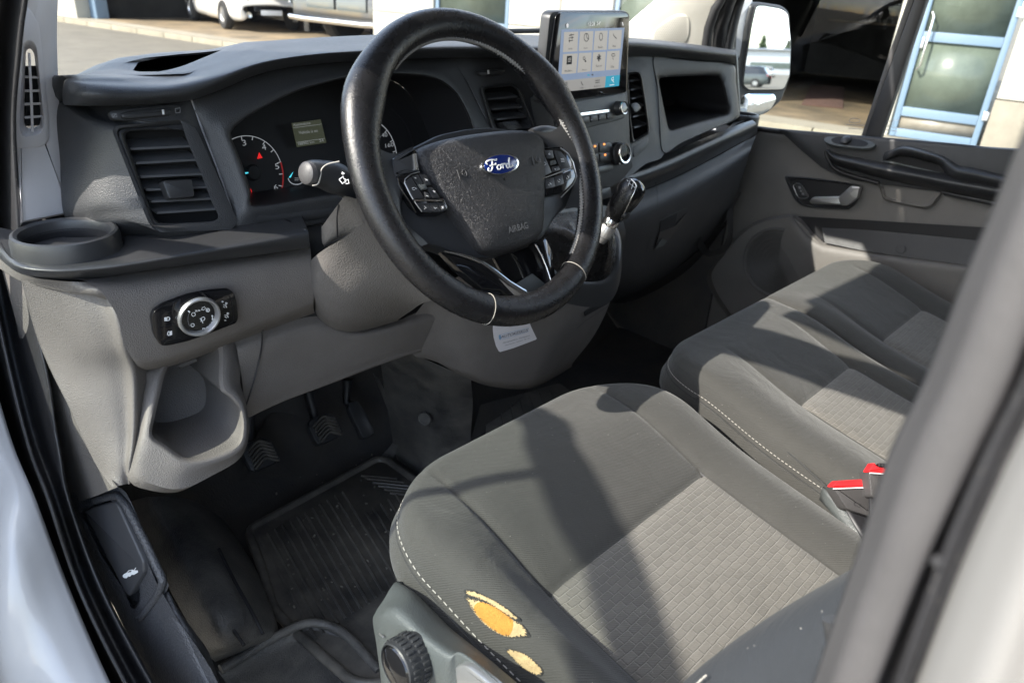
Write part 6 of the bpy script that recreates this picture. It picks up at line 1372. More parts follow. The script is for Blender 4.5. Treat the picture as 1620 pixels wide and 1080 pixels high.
# belt buckles between the seats
def buckle(label, tl, bodyp, redp, edge, y, web):
    t = thing('belt_buckle', at(*tl, y=y), label, 'seat belt buckle', 'seat belt buckles between the seats')
    BPn = PN(at(*tl, y=y), (-.55, -.55, .62))
    plate('body', BPn.pts(rnd2(bodyp, 5, 3)), BPn.n, .020, M['buckle'], t, .002)
    rd = plate('release_button', BPn.pts(rnd2(redp, 2.5, 3), .001), BPn.n, .012, M['red'], t, .0016)
    tube('button_edge', BPn.pts(edge, .0015), .0008, M['white'], t, 6)
    if web:
        tube('slot', BPn.pts([(1389, 735), (1424, 737)], .0015), .0022, M['void'], t, 6)
        for q in range(7): tube('slot_tooth', BPn.pts([(1391+q*4.6, 733.5+q*.2), (1391+q*4.6, 737+q*.2)], .003), .0007, M['strip'], t, 5)
    else: strokes('maker_mark', [[(1352, 794), (1362, 798), (1360, 802), (1351, 798), (1352, 794)]], BPn, .0006, M['dark'], t, .0006)
    D = BPn(*bodyp[-1]); ex = (BPn(*bodyp[-2])-D).normalized(); w_ = (BPn(*bodyp[-2])-D).length; dn_ = (D-BPn(*bodyp[0])).normalized()
    loft('strap', [[D+ex*w_*.1-BPn.n*.01, D+ex*w_*.5-BPn.n*.01, D+ex*w_*.9-BPn.n*.01], [D+ex*w_*.2+dn_*.1-BPn.n*.03, D+ex*w_*.5+dn_*.1-BPn.n*.03, D+ex*w_*.85+dn_*.1-BPn.n*.03]], M['dark'], t, 2, 2, .003)
    return t
buckle('black belt buckle with red button standing tilted against the driver seat bolster', (1318, 768), [(1316, 768), (1377, 768), (1392, 822), (1340, 805)], [(1316, 769), (1324, 760), (1375, 757), (1378, 764), (1372, 771), (1322, 772)], [(1318, 773), (1373, 771), (1379, 765)], -.452, False)
buckle('black belt buckle with red button and slot, beside the bench seat stitching', (1376, 745), [(1374, 746), (1428, 748), (1436, 800), (1378, 786)], [(1374, 745), (1383, 731), (1390, 737), (1424, 739), (1431, 733), (1430, 748), (1424, 750), (1377, 747)], [(1376, 748), (1424, 751), (1430, 749)], -.478, True)
tube_pts = spline([at(1173, 661, z=.452), at(1190, 672, z=.455), at(1205, 684, z=.450), at(1222, 694, z=.448)], 4)
bt_ = thing('seat_lever', at(1190, 672, z=.44), 'small silver tipped strap end lying between driver seat and bench', 'strap end')
tube('strap', tube_pts, [.006]*len(tube_pts), M['valance'], bt_, 10, ry=.004)
tube('metal_tip', [at(1172, 659, z=.454), at(1184, 668, z=.457)], [.0062, .0066], M['chrome'], bt_, 10, ry=.0045)
tube('cord', spline([at(1222, 694, z=.448), at(1260, 726, z=.44), at(1310, 772, z=.43)], 4), .0016, M['fabric2'], bt_, 6)
loft('belt_cover', [[at(1300, 770, z=.42), at(1340, 805, z=.415), at(1385, 835, z=.41), at(1420, 850, z=.41)], [at(1296, 790, z=.40), at(1340, 836, z=.40), at(1385, 862, z=.40), at(1430, 880, z=.40)]], M['valance'], ds, 4, 3, .004)
# ------------------------------------------------------------------ passenger door and its mirror
pd = thing('passenger_door', (.87, -.1, .1), 'grey passenger door with black armrest, silver inner handle, round speaker grille and window', 'car door')
XD = .845
DP = Plane((XD, 0, 0), (XD, 1, 0), (XD, 0, 1)); z6 = Z(1200, 190, 3.857)
def yz(y, z, x=XD): return Vector((x, y, z))
# base panel up to the sill
base = [at(1198, 205, x=XD+.01)+Vector((0, .12, .0)), at(1198, 205, x=XD+.01), at(1300, 216, x=XD+.01), at(1420, 226, x=XD+.01), at(1590, 240, x=XD+.01), yz(-.75, .80, XD+.01), yz(-.78, .05, XD+.01), yz(.30, .02, XD+.01), yz(.46, .18, XD+.01)]
plate('panel', base, (-1, 0, 0), .04, M['greydoor'], pd, .006)
# dark upper section
up_px = z6([(118, 58), (240, 72), (400, 92), (700, 118), (900, 130), (1200, 158), (1660, 185), (1700, 560), (1520, 520), (1110, 440), (740, 392), (600, 372), (500, 346), (380, 290), (250, 180)])
pplate('upper_trim', DP, up_px, .02, M['black'], pd, .004, .012)
tube('window_seal', [at(a, b, x=XD-.004) for a, b in spl2([(1150, 190), (1200, 204), (1300, 214), (1400, 222.5), (1500, 231), (1590, 240), (1640, 238), (1680, 222)], 5)], .007, M['rubber'], pd, 10)
wave = []
for (a, b, t) in ((760, 222, .002), (800, 205, .020), (880, 180, .034), (1000, 205, .036), (1110, 240, .036), (1160, 285, .040), (1210, 315, .044), (1300, 330, .046), (1450, 365, .046), (1640, 400, .046)):
    wave.append((a, b, t))
rid = []
for a, b, t in wave:
    up_ = {True: 26, False: 44}[a < 1150]
    rid.append([DP(*z6([(a+10, b-up_*.9)])[0], .012), DP(*z6([(a+6, b-up_*.55)])[0], .012+t*.7), DP(*z6([(a, b-6)])[0], .012+t), DP(*z6([(a-2, b+22 if a < 1150 else b+35)])[0], .012+t*.8), DP(*z6([(a-4, b+40 if a < 1150 else b+70)])[0], .014)])
loft('grab_handle', rid, M['black'], pd, 4, 4)
pplate('handle_well', DP, z6([(770, 240), (880, 215), (1080, 262), (1190, 325), (1180, 345), (980, 300), (780, 262)]), .002, M['void'], pd, 0, .0135)
strokes('chrome_line', [z6([(770, 250), (860, 268), (1000, 300), (1190, 348)])], DP, .004, M['valance'], pd, .022)
arm = []
for (a, b, w1) in ((418, 190, 20), (470, 235, 52), (600, 268, 66), (760, 305, 74), (1000, 350, 82), (1200, 390, 88), (1400, 425, 92), (1700, 480, 100)):
    arm.append([DP(*z6([(a+4, b-w1*.62)])[0], .012), DP(*z6([(a+2, b-w1*.5)])[0], .030), DP(*z6([(a, b-w1*.1)])[0], .046), DP(*z6([(a, b+w1*.35)])[0], .040), DP(*z6([(a, b+w1*.72)])[0], .014)])
loft('armrest', arm, M['smooth'], pd, 4, 4)
tube('armrest_edge', [DP(a, b, .018) for a, b in spl2(z6([(408, 190), (425, 240), (470, 300), (560, 338), (735, 385)]), 5)], .005, M['dark'], pd, 8)
pplate('trim_strip', DP, rnd2(z6([(1110, 440), (1140, 432), (1530, 518), (1520, 545), (1130, 462)]), 2, 2), .01, M['smooth'], pd, .003, .014)
cu_o = spl2(z6([(745, 372), (900, 395), (1110, 432), (1095, 480), (1060, 525), (1010, 540), (880, 515), (780, 492), (755, 470)]), 4, True)
cu_i = spl2(z6([(765, 372), (900, 398), (1085, 432), (1068, 470), (1040, 500), (1000, 512), (880, 495), (800, 474), (775, 455)]), 4, True)
ringloft('pull_cup', [DP.pts(cu_o, .001), DP.pts(lp(cu_o, cu_i, .4), .006), DP.pts(cu_i, .002), DP.pts(cu_i, -.012)], M['greydoor'], pd, 64, 1)
flats('pull_cup_bottom', [cu_i], DP, M['greydoor'], pd, .0005, .0004)
# inner handle in its bowl
ho = spl2(z6([(160, 345), (190, 342), (320, 352), (560, 385), (625, 400), (632, 425), (605, 490), (560, 538), (510, 545), (300, 530), (225, 490), (180, 400)]), 4, True)
hi = spl2(z6([(185, 362), (210, 358), (320, 366), (550, 396), (606, 410), (612, 428), (590, 484), (550, 524), (505, 530), (305, 516), (245, 480), (203, 400)]), 4, True)
ringloft('handle_bowl', [DP.pts(ho, .0005), DP.pts(lp(ho, hi, .5), .004), DP.pts(hi, .0005), DP.pts(hi, -.010)], M['black'], pd, 72, 1)
flats('bowl_bottom', [hi], DP, M['dark'], pd, .0009, .0004)
hl = spline(DP.pts(z6([(310, 500), (360, 486), (440, 482), (500, 478), (540, 450), (580, 418), (612, 412)]), .016), 4)
hn = bmesh.new()
hp = [z6(q) for q in ([(305, 498), (330, 470), (490, 464), (510, 455), (560, 402), (620, 405), (628, 418), (600, 475), (540, 524), (320, 512)],)][0]
hbm = plate_bm(DP.pts(rnd2(z6([(306, 498), (330, 470), (500, 466), (530, 520), (320, 512)]), 3, 4), .018), DP.n, .010, .003, seg=3)
plate_bm(DP.pts(rnd2(z6([(484, 472), (560, 402), (622, 406), (602, 478), (542, 525), (500, 524)]), 3, 4), .021), DP.n, .014, .004, hbm, seg=3)
hw_ = from_bm('inner_handle', hbm, M['silver'], pd)
lkp = rnd2(z6([(210, 400), (228, 386), (262, 390), (308, 462), (298, 476), (262, 480), (240, 470)]), 3, 3)
lkb = pplate('lock_switch', DP, lkp, .006, M['smooth'], pd, .001, .006)
tube('switch_edge', DP.pts(lkp, .0065), .0010, M['silver'], lkb, 6, True)
flats('switch_marks', [z6([(243, 405), (256, 405), (258, 420), (246, 420)]), z6([(253, 428), (262, 428), (264, 438), (255, 438)]), z6([(262, 445), (276, 446), (278, 458), (264, 458)])], DP, M['grprint'], lkb, .0066)
# window switch pod on the sill
swp = spl2(z6([(398, 120), (420, 100), (470, 92), (560, 100), (660, 120), (708, 140), (705, 160), (660, 172), (560, 165), (440, 148)]), 4, True)
SPn = Plane(DP(*z6([(400, 120)])[0], .016), DP(*z6([(700, 150)])[0], .016), DP(*z6([(550, 100)])[0], .004))
s1 = plate('switch_pod', SPn.pts(swp, .003), SPn.n, .008, M['valance'], pd, .002)
plate('switch_well', SPn.pts(grow(swp, .72), .0036), SPn.n, .002, M['void'], s1, 0)
from_bm('switch', lathe_bm([(.012, 0), (.011, .006), (.006, .009), (0, .0095)], SPn(*z6([(535, 128)])[0], .003), SPn.n, 20), M['smooth'], s1)
# map pocket
pko = [(1262, 342), (1285, 368), (1300, 379), (1315, 384), (1400, 397), (1660, 430), (1660, 372), (1578, 361), (1400, 350)]
plate('pocket_back', DP.pts(pko, .0006), (-1, 0, 0), .0004, M['dark'], pd)
loft('pocket_lip', [[DP(1256, 340, .010), DP(1281, 369, .010), DP(1298, 381, .010), DP(1316, 386.5, .010), DP(1400, 400, .010), DP(1660, 433, .010)], [DP(1253, 346, .030), DP(1278, 376, .030), DP(1296, 388, .030), DP(1315, 394, .030), DP(1400, 407, .030), DP(1660, 440, .030)], [DP(1248, 356, .034), DP(1272, 390, .034), DP(1292, 404, .034), DP(1312, 412, .034), DP(1400, 424, .034), DP(1660, 458, .034)], [DP(1236, 380, .030), DP(1262, 420, .030), DP(1290, 445, .030), DP(1320, 460, .030), DP(1400, 475, .030), DP(1660, 520, .030)], [DP(1225, 480, .02), DP(1255, 520, .02), DP(1290, 540, .02), DP(1330, 550, .02), DP(1400, 560, .02), DP(1660, 600, .02)]], M['greydoor'], pd, 5, 4)
loft('pocket_inner', [[DP(1300, 360, .004), DP(1400, 366, .004), DP(1660, 392, .004)], [DP(1305, 384, .024), DP(1400, 402, .024), DP(1660, 436, .024)]], M['black'], pd, 4, 3)
from_bm('pocket_badge', lathe_bm([(.010, .0005), (.011, 0)], DP(1425, 394, .026), DP.n, 20), M['smooth'], pd)
# speaker panel and grille
spx = spl2([(1118, 440), (1140, 402), (1165, 372), (1196, 350), (1232, 341), (1262, 342), (1290, 372), (1310, 392), (1330, 440), (1330, 560), (1200, 560), (1150, 500)], 5, True)
ringloft('speaker_surround', [DP.pts(spx, .002), DP.pts(lp(spx, grow(spx, .93), 1), .020), DP.pts(grow(spx, .88), .024), DP.pts(grow(spx, .3), .024)], M['greydoor'], pd, 80, 2)
scn_ = DP(1228, 417, .0265); sd_ = (scn_-CAM_P).dot(CF); sr_ = 49*sd_/FPX/.93
gpr = [(sr_*1.10, -.004), (sr_*1.08, .001), (sr_*1.03, .003), (sr_*.99, .001), (sr_*.97, -.002)]
for k in range(54): gpr.append((sr_*.96*(1-k/54), -.002+.002*(k/54)+(.0009 if k % 2 else 0)))
gpr.append((0, 0))
gr = lathe('speaker_grille', gpr, scn_, (-1, 0, 0), M['grille'], pd, 72, sharp=20)
hb2 = bmesh.new()
for i in range(1, 20):
    r_ = sr_*.96*i/20; n_ = max(6, int(2*math.pi*r_/.0042))
    for k in range(n_):
        a = 2*math.pi*(k+.5*(i % 2))/n_; c_ = scn_+Vector((-.0012-.002*(1-i/20), r_*math.cos(a), r_*math.sin(a)))
        bm_v = [hb2.verts.new(c_+Vector((-.0004, .0013*math.cos(q), .0013*math.sin(q)))) for q in (0, 1.57, 3.14, 4.71)]; hb2.faces.new(bm_v)
from_bm('grille_holes', hb2, M['void'], gr, smooth=False)['kind'] = 'stuff'
# window: pane, dividing bar, frame behind the mirror
plate('window_pane', [at(a, b, x=XD+.035) for a, b in ((1120, 260), (1640, 300), (1760, -330), (1240, -330))], (-1, 0, 0), .004, M['glass'], pd)
plate('dividing_bar', [at(a, b, x=XD+.020) for a, b in ((1362, 230), (1388, 232), (1467, -4), (1500, -110), (1482, -110), (1447, -4))], (-1, 0, 0), .02, M['dark'], pd, .004)
plate('glass_edge', [at(a, b, x=XD+.026) for a, b in ((1358, 228), (1363, 229), (1447, -4), (1480, -110), (1474, -110), (1437, -4))], (-1, 0, 0), .006, M['strip'], pd, .001)
GLP = Plane((XD+.030, 0, 0), (XD+.030, 1, 0), (XD+.030, 0, 1))
strokes('glass_stamp', [ell(1352, 191, 9, 3.5, 14)+[(1361, 191)], [(1338, 197), (1370, 199)], [(1342, 203), (1366, 205)], ell(1405, 195, 10, 3.5, 14)+[(1415, 195)], [(1402, 200), (1424, 203)], [(1400, 205), (1420, 208)], [(1410, 190), (1424, 191)]], GLP, .0012, M['grprint'], pd, .002)
tube('window_frame', spline([at(1150, 195, x=XD+.03), at(1146, 120, x=XD+.03), at(1158, 40, x=XD+.03), at(1185, -40, x=XD+.03), at(1260, -150, x=XD+.02), Vector((XD, -.05, 1.40)), Vector((XD-.01, -.3, 1.43)), Vector((XD-.01, -.75, 1.43))], 3), .016, M['rubber'], pd, 10)
abox('outer_skin', (.89, -.80, -.1), (.93, .46, .70), M['paint'], pd, .01)
# mirror
mr = thing('door_mirror', (1.05, .42, .68), 'passenger door mirror with black case, tall upper glass and small convex lower glass', 'door mirror')
mc = at(1212, 75, x=1.13); mv = (mc-CAM_P).normalized(); tgt = Vector((.16, -.985, .022)).normalized(); mn = (tgt-mv).normalized()
MP = PN(mc, mn)
m_o = rnd2([(1188, 7), (1200, 3), (1240, 9), (1251, 20), (1254, 80), (1250, 128), (1243, 147), (1238, 160), (1215, 180), (1194, 187), (1168, 188), (1163, 170), (1168, 120), (1180, 40)], 6, 4)
ug = rnd2([(1197, 10.5), (1206, 9.5), (1236, 15), (1246, 22), (1251, 70), (1249, 120), (1240, 141.5), (1184, 142), (1176, 134), (1181, 95), (1190, 40)], 6, 5)
lg = rnd2([(1177, 151), (1184, 148.5), (1225, 149), (1228, 158), (1220, 172), (1205, 181), (1190, 185), (1170, 188), (1169, 168)], 4, 4)
case = plate('case', MP.pts(m_o, -.004), mn, .07, M['smooth'], mr, .012, seg=3)
def bowl(name, px, h):
    L = MP.pts(px, h); c_ = sum(L, Vector())/len(L); bm = bmesh.new(); rr_ = []
    return L, c_
plate('glass_rim', MP.pts(grow(ug, 1.035), .0035), mn, .010, M['dark'], mr, .002)
plate('mirror_glass', MP.pts(ug, .0045), mn, .002, M['mirror'], mr, 0)
L = MP.pts(lg, .004); c_ = sum(L, Vector())/len(L); rings = []
for k in range(9):
    t = 1-k/8*.98; rings.append([c_+(p-c_)*t+mn*(.006*(1-t*t)) for p in L])
plate('glass_rim', MP.pts(grow(lg, 1.06), .0030), mn, .008, M['dark'], mr, .002)
from_bm('convex_glass', ring_bm(rings), M['mirror'], mr, sharp=0)
MS = PN(MP(1185, 60, -.03), (-.75, -.45, .1))
plate('painted_cap', MP.pts(spl2([(1164, 88), (1160, 60), (1164, 25), (1172, 6), (1186, 0), (1192, 3), (1184, 22), (1178, 55), (1172, 90)], 4, True), -.012), mn, .06, M['paint'], mr, .006)
tube('arm', [at(1160, 176, x=.93), at(1168, 178, x=1.0), at(1176, 178, x=1.06)], .012, M['smooth'], mr, 12)
plate('sail_panel', [at(a, b, x=.90) for a, b in ((1152, 30), (1166, 95), (1172, 195), (1200, 205), (1150, 195), (1140, 60))], (-.9, -.4, 0), .02, M['smooth'], pd, .004)
# ------------------------------------------------------------------ floor, pedals, bonnet release, hanging tag, open driver's door
fm = thing('rubber_mat', (-.42, .3, .02), 'dirty black ribbed rubber floor mat in front of the driver seat', 'floor mat')
mo = [at(392, 838, z=.018), at(596, 727, z=.018), at(612, 728, z=.018), at(668, 768, z=.018), at(700, 830, z=.018), at(640, 960, z=.018), at(610, 1080, z=.018), at(560, 1080, z=.018), at(470, 1002, z=.018), at(432, 962, z=.018), at(415, 900, z=.018)]
mtop = rnd(mo, .02, 4)
plate('mat_sheet', mtop, (0, 0, 1), .012, M['matr'], fm, .003)
tube('raised_rim', mtop, .009, M['matr'], fm, 10, True)
MPn = PN((-.4, .3, .019), (0, 0, 1)); rbm = 0
ribs = []
for i in range(17):
    t = i/16; a = bl((412, 850), (602, 745), t); b = bl((500, 1010), (690, 880), t); ribs.append((bl(a, b, .28) if i > 11 else a, b))
for a, b in ribs:
    o = tube('rib', [MPn(*a, .001), MPn(*bl(a, b, .5), .001), MPn(*b, .001)], .0032, M['matr'], fm, 6)
for i in range(6): tube('rib', [MPn(572+i*9, 752+i*5.5, .001), MPn(628+i*10, 757+i*6, .001)], .0028, M['matr'], fm, 6)
rg = random.Random(12); gbm = bmesh.new()
def quad_pt(q, u, v): a = bl(q[0], q[1], u); b = bl(q[3], q[2], u); return bl(a, b, v)
for i in range(110):
    q, z_ = (([(405, 850), (600, 740), (680, 860), (470, 1000)], .0205) if i < 100 else ([(420, 760), (590, 700), (600, 725), (400, 830)], .012))
    px_ = quad_pt(q, rg.random(), rg.random()); c = at(*px_, z=z_); r_ = rg.choice((.0008, .001, .0013, .0022))
    d1 = Vector((rg.uniform(-1, 1), rg.uniform(-1, 1), .2)).normalized(); d2 = d1.cross(Vector((0, 0, 1))).normalized()
    box_bm(c, d1*r_, d2*r_*.7, Vector((0, 0, r_*.6)), 0, gbm)
from_bm('grit', gbm, M['grit'], fm, smooth=False)['kind'] = 'stuff'
# foot rest, heel pad and wheel-arch hump
fr_rows = [rowy([(205, 790), (240, 770), (300, 770), (352, 800), (392, 838)], [.60, .62, .60, .56, .53])]
hump = [[at(200, 795, z=.16), at(240, 785, z=.20), at(300, 790, z=.17), at(345, 815, z=.10), at(372, 845, z=.03)],
        [at(228, 850, z=.15), at(270, 840, z=.19), at(330, 845, z=.165), at(378, 872, z=.09), at(402, 895, z=.02)],
        [at(262, 920, z=.14), at(310, 915, z=.18), at(365, 915, z=.155), at(408, 930, z=.08), at(425, 945, z=.02)],
        [at(292, 975, z=.13), at(340, 975, z=.165), at(390, 970, z=.14), at(428, 972, z=.075), at(438, 985, z=.02)],
        [at(322, 1028, z=.10), at(360, 1022, z=.12), at(400, 1010, z=.10), at(430, 1002, z=.055), at(442, 1002, z=.01)],
        [at(340, 1046, z=.04), at(370, 1036, z=.04), at(405, 1022, z=.03), at(432, 1012, z=.01), at(446, 1008, z=-.01)]]
loft('wheel_arch_cover', hump, M['floor'], vb, 6, 6)
for L in ([(306, 876), (330, 930), (362, 985), (386, 1020)], [(346, 868), (372, 920), (400, 970), (416, 1002)]):
    tube('heel_groove', spline([at(a, b, z=.170-.012*i) for i, (a, b) in enumerate(L)], 4), .0030, M['dark'], vb, 6)
step = [[at(345, 1062, z=.035), at(390, 1030, z=.03), at(440, 1005, z=.03), at(490, 985, z=.028), at(540, 1000, z=.02)], [at(360, 1085, z=.02), at(410, 1052, z=.012), at(455, 1028, z=.012), at(500, 1010, z=.012), at(560, 1040, z=.01)], [at(380, 1150, z=.02), at(440, 1120, z=.012), at(500, 1100, z=.012), at(560, 1090, z=.012), at(610, 1110, z=.01)]]
loft('step_tread', step, M['floor'], vb, 5, 5)
tube('tread_edge', spline([at(349, 1058, z=.04), at(395, 1030, z=.038), at(440, 1004, z=.038), at(492, 984, z=.034), at(545, 1002, z=.024), at(600, 1060, z=.02)], 5), .008, M['floor'], vb, 8)
# sill trim round the bonnet release
TP = Plane(at(113, 790, x=-.856), at(245, 1078, x=-.856), at(205, 792, x=-.822))
st_px = [(111, 790), (150, 778), (180, 770), (196, 778), (208, 800), (240, 870), (262, 915), (258, 930), (232, 960), (225, 985), (300, 1010), (345, 1085), (360, 1130), (270, 1130), (240, 1078), (168, 930)]
lev_o = [(128, 806), (150, 797), (182, 789), (192, 800), (222, 870), (248, 920), (244, 938), (220, 973), (213, 972), (200, 945), (160, 880), (130, 815)]
st3 = spl2(st_px, 4, True); lo3 = rnd2(lev_o, 6, 4)
TP1 = TP
ringloft('sill_trim', [TP.pts(st3, -.03), TP.pts(st3, -.004), TP.pts(lp(resample([(a, b, 0) for a, b in st3], 96), [(v.x, v.y, 0) for v in []] or resample([(a, b, 0) for a, b in st3], 96), 0) and st3, .0), TP.pts(lo3, .004), TP.pts(lo3, .001), TP.pts(lo3, -.016)], M['sill'], vb, 96, 2)
flats('trim_recess', [lo3], TP, M['sill'], vb, -.013, .003)
flats('yellowed_clip', [[(206, 964), (221, 961), (215, 974), (208, 972)]], TP, M['strip'], vb, -.010, .002)
tube('recess_lip', TP.pts(rnd2([(150, 790), (186, 783), (200, 800), (232, 862), (258, 918), (250, 940), (222, 978)], 5, 4), .004), .005, M['sill'], vb, 10)
loft('lower_sill_trim', [[TP(232, 965, .0), TP(262, 935, -.004), TP(280, 960, -.02), TP(300, 990, -.05)], [TP(238, 1010, 0), TP(275, 985, .004), TP(308, 1005, -.01), TP(330, 1030, -.05)], [TP(262, 1060, 0), TP(300, 1035, .004), TP(330, 1060, -.01), TP(352, 1090, -.05)], [TP(290, 1130, 0), TP(330, 1100, .004), TP(360, 1120, -.01), TP(390, 1150, -.05)]], M['sill'], vb, 4, 4)
br0 = thing('bonnet_release', TP(180, 870, 0), 'black bonnet release lever with a white open-bonnet symbol, set in the sill trim', 'lever')
lev = rnd2([(133, 808), (150, 801), (180, 793), (186, 800), (226, 888), (227, 905), (203, 944), (196, 935), (140, 825)], [3, 2, 3, 3, 5, 4, 4, 3, 4], 4)
pplate('lever_plate', TP, lev, .012, M['lever'], br0, .003, .010, seg=3)
zb = Z(60, 740, 3.176)
pplate('bonnet_symbol', TP, zb([(425, 540), (432, 532), (445, 525), (455, 514), (472, 510), (480, 513), (490, 500), (492, 502), (484, 514), (500, 514), (502, 524), (492, 530), (482, 536), (470, 535), (462, 545), (452, 543), (445, 553), (434, 552), (428, 548)]), .0005, M['white'], br0, 0, .0108)
flats('symbol_window', [zb([(449, 524), (458, 517), (470, 514), (466, 522)])], TP, M['smooth'], br0, .0112, .0002)
# pedals
def pedal(name, label, c, w_, h_, arm_to, tread=True):
    t = thing(name, c, label, 'pedal')
    n = Vector((0, -.72, .69)); ux = Vector((1, 0, 0)); uy = n.cross(ux)
    P = rnd([c-ux*w_-uy*h_, c+ux*w_*.9-uy*h_, c+ux*w_+uy*h_*.2, c+ux*w_*.6+uy*h_, c-ux*w_*.8+uy*h_, c-ux*w_+uy*h_*.5], .012, 3)
    plate('pad', P, n, .016, M['smooth'], t, .004)
    if tread:
        for k in range(6):
            y = -h_*.72+k*h_*1.5/6
            tube('tread', spline([c+n*.001+ux*(-w_*.75)+uy*(y-.004), c+n*.003+uy*(y+.008), c+n*.003+ux*w_*.35+uy*(y+.002), c+n*.001+ux*w_*.75+uy*(y-.006)], 4), .0032, M['matr'], t, 6)
    tube('arm', [c-n*.014, c-n*.03+uy*h_*1.2, Vector(arm_to)], [.010, .009, .012], M['dark'], t, 8)
    return t
pedal('clutch_pedal', 'black rubber clutch pedal with wavy tread, leftmost of the three pedals', at(414, 716, y=.545), .034, .030, at(395, 640, y=.62))
pedal('brake_pedal', 'black rubber brake pedal with wavy tread between clutch and accelerator', at(516, 676, y=.56), .036, .030, at(485, 610, y=.62))
pedal('accelerator_pedal', 'smooth narrow accelerator pedal with dusty face, next to the tunnel', at(572, 662, y=.575), .019, .046, at(550, 600, y=.64), False)
fw = [[at(378, 760, y=.60), at(400, 700, y=.66), at(430, 650, y=.72), at(470, 600, y=.78)], [at(470, 752, y=.60), at(500, 705, y=.64), at(540, 640, y=.70), at(560, 590, y=.76)], [at(560, 742, y=.585), at(600, 700, y=.60), at(625, 640, y=.66), at(640, 580, y=.74)]]
loft('toe_board', fw, M['carpet'], vb, 5, 5)
loft('tunnel_side', [[at(600, 560, y=.42), at(650, 560, y=.30), at(700, 580, y=.22), at(745, 600, y=.20)], [at(612, 640, y=.50), at(665, 640, y=.38), at(715, 640, y=.30), at(748, 640, y=.27)], [at(625, 715, y=.53), at(675, 715, y=.42), at(720, 700, y=.36), at(745, 690, y=.33)], [at(640, 770, y=.50), at(690, 760, y=.40), at(730, 740, y=.35), at(750, 720, y=.33)]], M['floor'], vb, 5, 5)
lathe('tunnel_plug', [(.015, .0), (.014, .003), (.011, .003), (.010, .001), (0, .001)], at(672, 662, y=.372), (-.8, -.5, .1), M['floor'], vb, 24)
loft('tunnel_hump', [[at(590, 590, y=.60), at(610, 640, y=.56), at(625, 690, y=.53), at(600, 725, y=.55)], [at(600, 600, y=.56), at(622, 650, y=.53), at(630, 700, y=.51), at(618, 735, y=.53)]], M['floor'], vb, 4, 4)
loft('passenger_floor', [[at(760, 640, y=.40), at(880, 600, y=.50), at(1000, 500, y=.62), at(1080, 440, y=.62), at(1130, 410, y=.60)], [at(745, 720, y=.33), at(880, 660, y=.36), at(1010, 580, y=.40), at(1110, 520, y=.40), at(1190, 470, y=.36)], [at(800, 760, y=.20), at(900, 700, y=.22), at(1050, 640, y=.20), at(1160, 560, y=.16), at(1230, 500, y=.10)]], M['carpet'], vb, 6, 5)
pm = thing('passenger_mat', at(850, 640, z=.02), 'dark ribbed rubber mat on the passenger side floor beyond the tunnel', 'floor mat')
PMP = Plane(*(at(a, b, y=y) for a, b, y in ((775, 700, .33), (890, 610, .46), (890, 660, .34))))
pplate('mat_sheet', PMP, rnd2([(768, 655), (800, 630), (885, 605), (905, 620), (860, 680), (770, 720)], 6, 3), .004, M['matr'], pm, .001, .010)
for i in range(6): tube('rib', [PMP(790+i*16, 640-i*4.5, .011), PMP(800+i*17, 690-i*8, .011)], .002, M['matr'], pm, 6)
tube('hose_cover', spline([at(1075, 425, y=.55), at(1092, 470, y=.50), at(1120, 520, y=.44), at(1135, 570, y=.38)], 5), .012, M['smooth'], vb, 10)
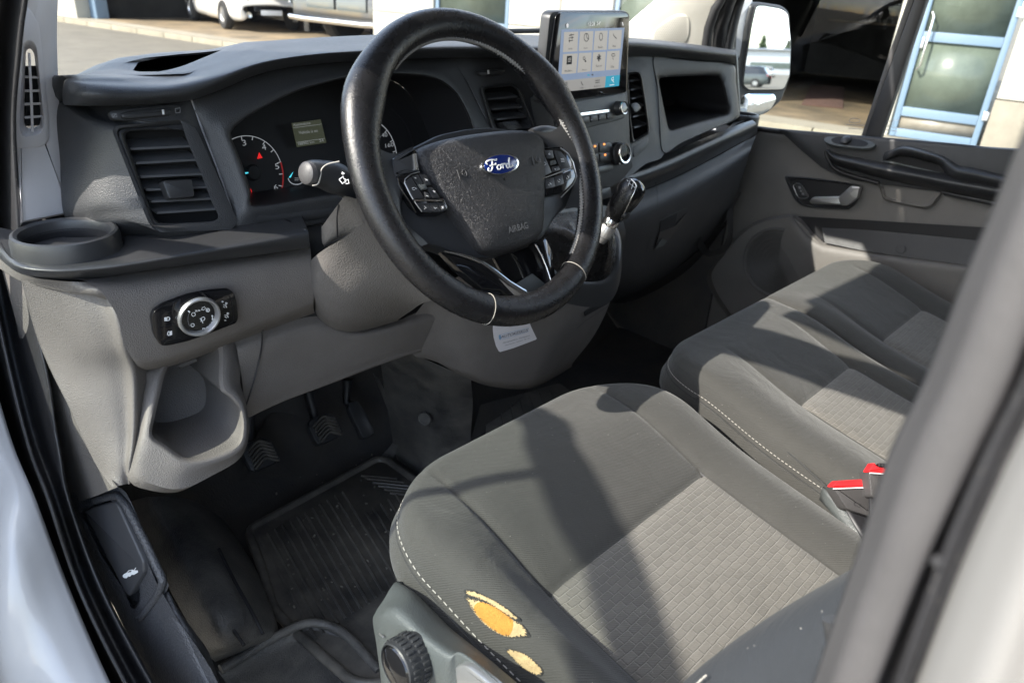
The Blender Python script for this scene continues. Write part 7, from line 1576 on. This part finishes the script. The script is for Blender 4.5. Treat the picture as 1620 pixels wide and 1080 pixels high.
# sales tag hanging under the column
tg = thing('hanging_tag', at(815, 525, y=.06), 'white printed card tag hanging below the steering wheel rim', 'tag')
TG = Plane(at(780, 520, y=.045), at(845, 520, y=.045), at(800, 556, y=.055)); zt = Z(760, 490, 13.5)
card = zt([(275, 300), (270, 420), (290, 600), (340, 780), (395, 885), (420, 900), (700, 820), (1190, 635), (1202, 610), (1150, 500), (1090, 375), (1040, 250), (700, 240)])
pplate('card', TG, card, .0006, M['card'], tg)
ptext('printed_name', [('AUTOKESKUS', *zt([(428, 612), (1005, 462)]), .0060)], TG, M['ink'], tg, .0003)
ptext('printed_lines', [('Autokeskus Tampere', *zt([(470, 722), (1045, 560)]), .0034), ('Hatanpään valtatie 38, 33', *zt([(520, 768), (1040, 612)]), .0022)], TG, M['grprint'], tg, .0003)
strokes('logo_frame', [zt([(395, 540), (720, 460), (1025, 385), (1040, 455), (740, 555), (425, 640), (400, 620), (392, 550)])], TG, .0005, M['inkblue'], tg, .0003)
flats('logo_block', [zt([(396, 545), (430, 535), (450, 600), (425, 640), (405, 625)])], TG, M['inkblue'], tg, .0002, .0001)
tube('tag_loop', [at(815, 508, y=.047), at(812, 470, y=.08), at(800, 440, y=.10)], .001, M['pale_thread'], tg, 5)

# the open driver's door stands to the left of the camera; its window frame throws the bands of shade on the seat
dd = thing('driver_door', (-.95, .46, .1), 'open driver door with black window frame, hinged at the front pillar', 'car door')
TH = R(54); HG = Vector((-.955, .46, 0)); du = Vector((-math.sin(TH), -math.cos(TH), 0)); dn = Vector((-math.cos(TH), math.sin(TH), 0))
def dhit(p): 
    k = (HG-p).dot(dn)/(-SUN_D).dot(dn); return p-SUN_D*k
def door_pt(s_, z, o=0.0): return HG+du*s_+dn*o+Vector((0, 0, z))
rail = [(.02, .70), (.22, 1.05), (.446, 1.280), (.54, 1.313), (.612, 1.329), (.69, 1.338), (.767, 1.352), (.95, 1.372), (1.05, 1.36), (1.085, 1.25), (1.09, .80)]
tube('window_frame', spline([door_pt(*q) for q in rail], 4), .028, M['rubber'], dd, 10, ry=.016, up=dn)
tube('dividing_bar', [door_pt(.592, 1.33), door_pt(.578, 1.252), door_pt(.53, .78)], .009, M['rubber'], dd, 8)
plate('window_pane', [door_pt(.03, .72), door_pt(.446, 1.275), door_pt(.767, 1.345), (door_pt(1.05, 1.35)), door_pt(1.08, .80)], dn, .004, M['tint'], dd)
low_ = [(0, .715), (.5, .77), (1.10, .80), (1.10, .10), (1.02, -.12), (.30, -.14), (.10, .05), (.0, .30)]
plate('outer_panel', rnd([door_pt(a, b, .045) for a, b in low_], .05, 4), dn, .03, M['paint'], dd, .012)
plate('inner_trim', rnd([door_pt(a, b, -.015) for a, b in low_], .05, 4), -dn, .03, M['greydoor'], dd, .012)
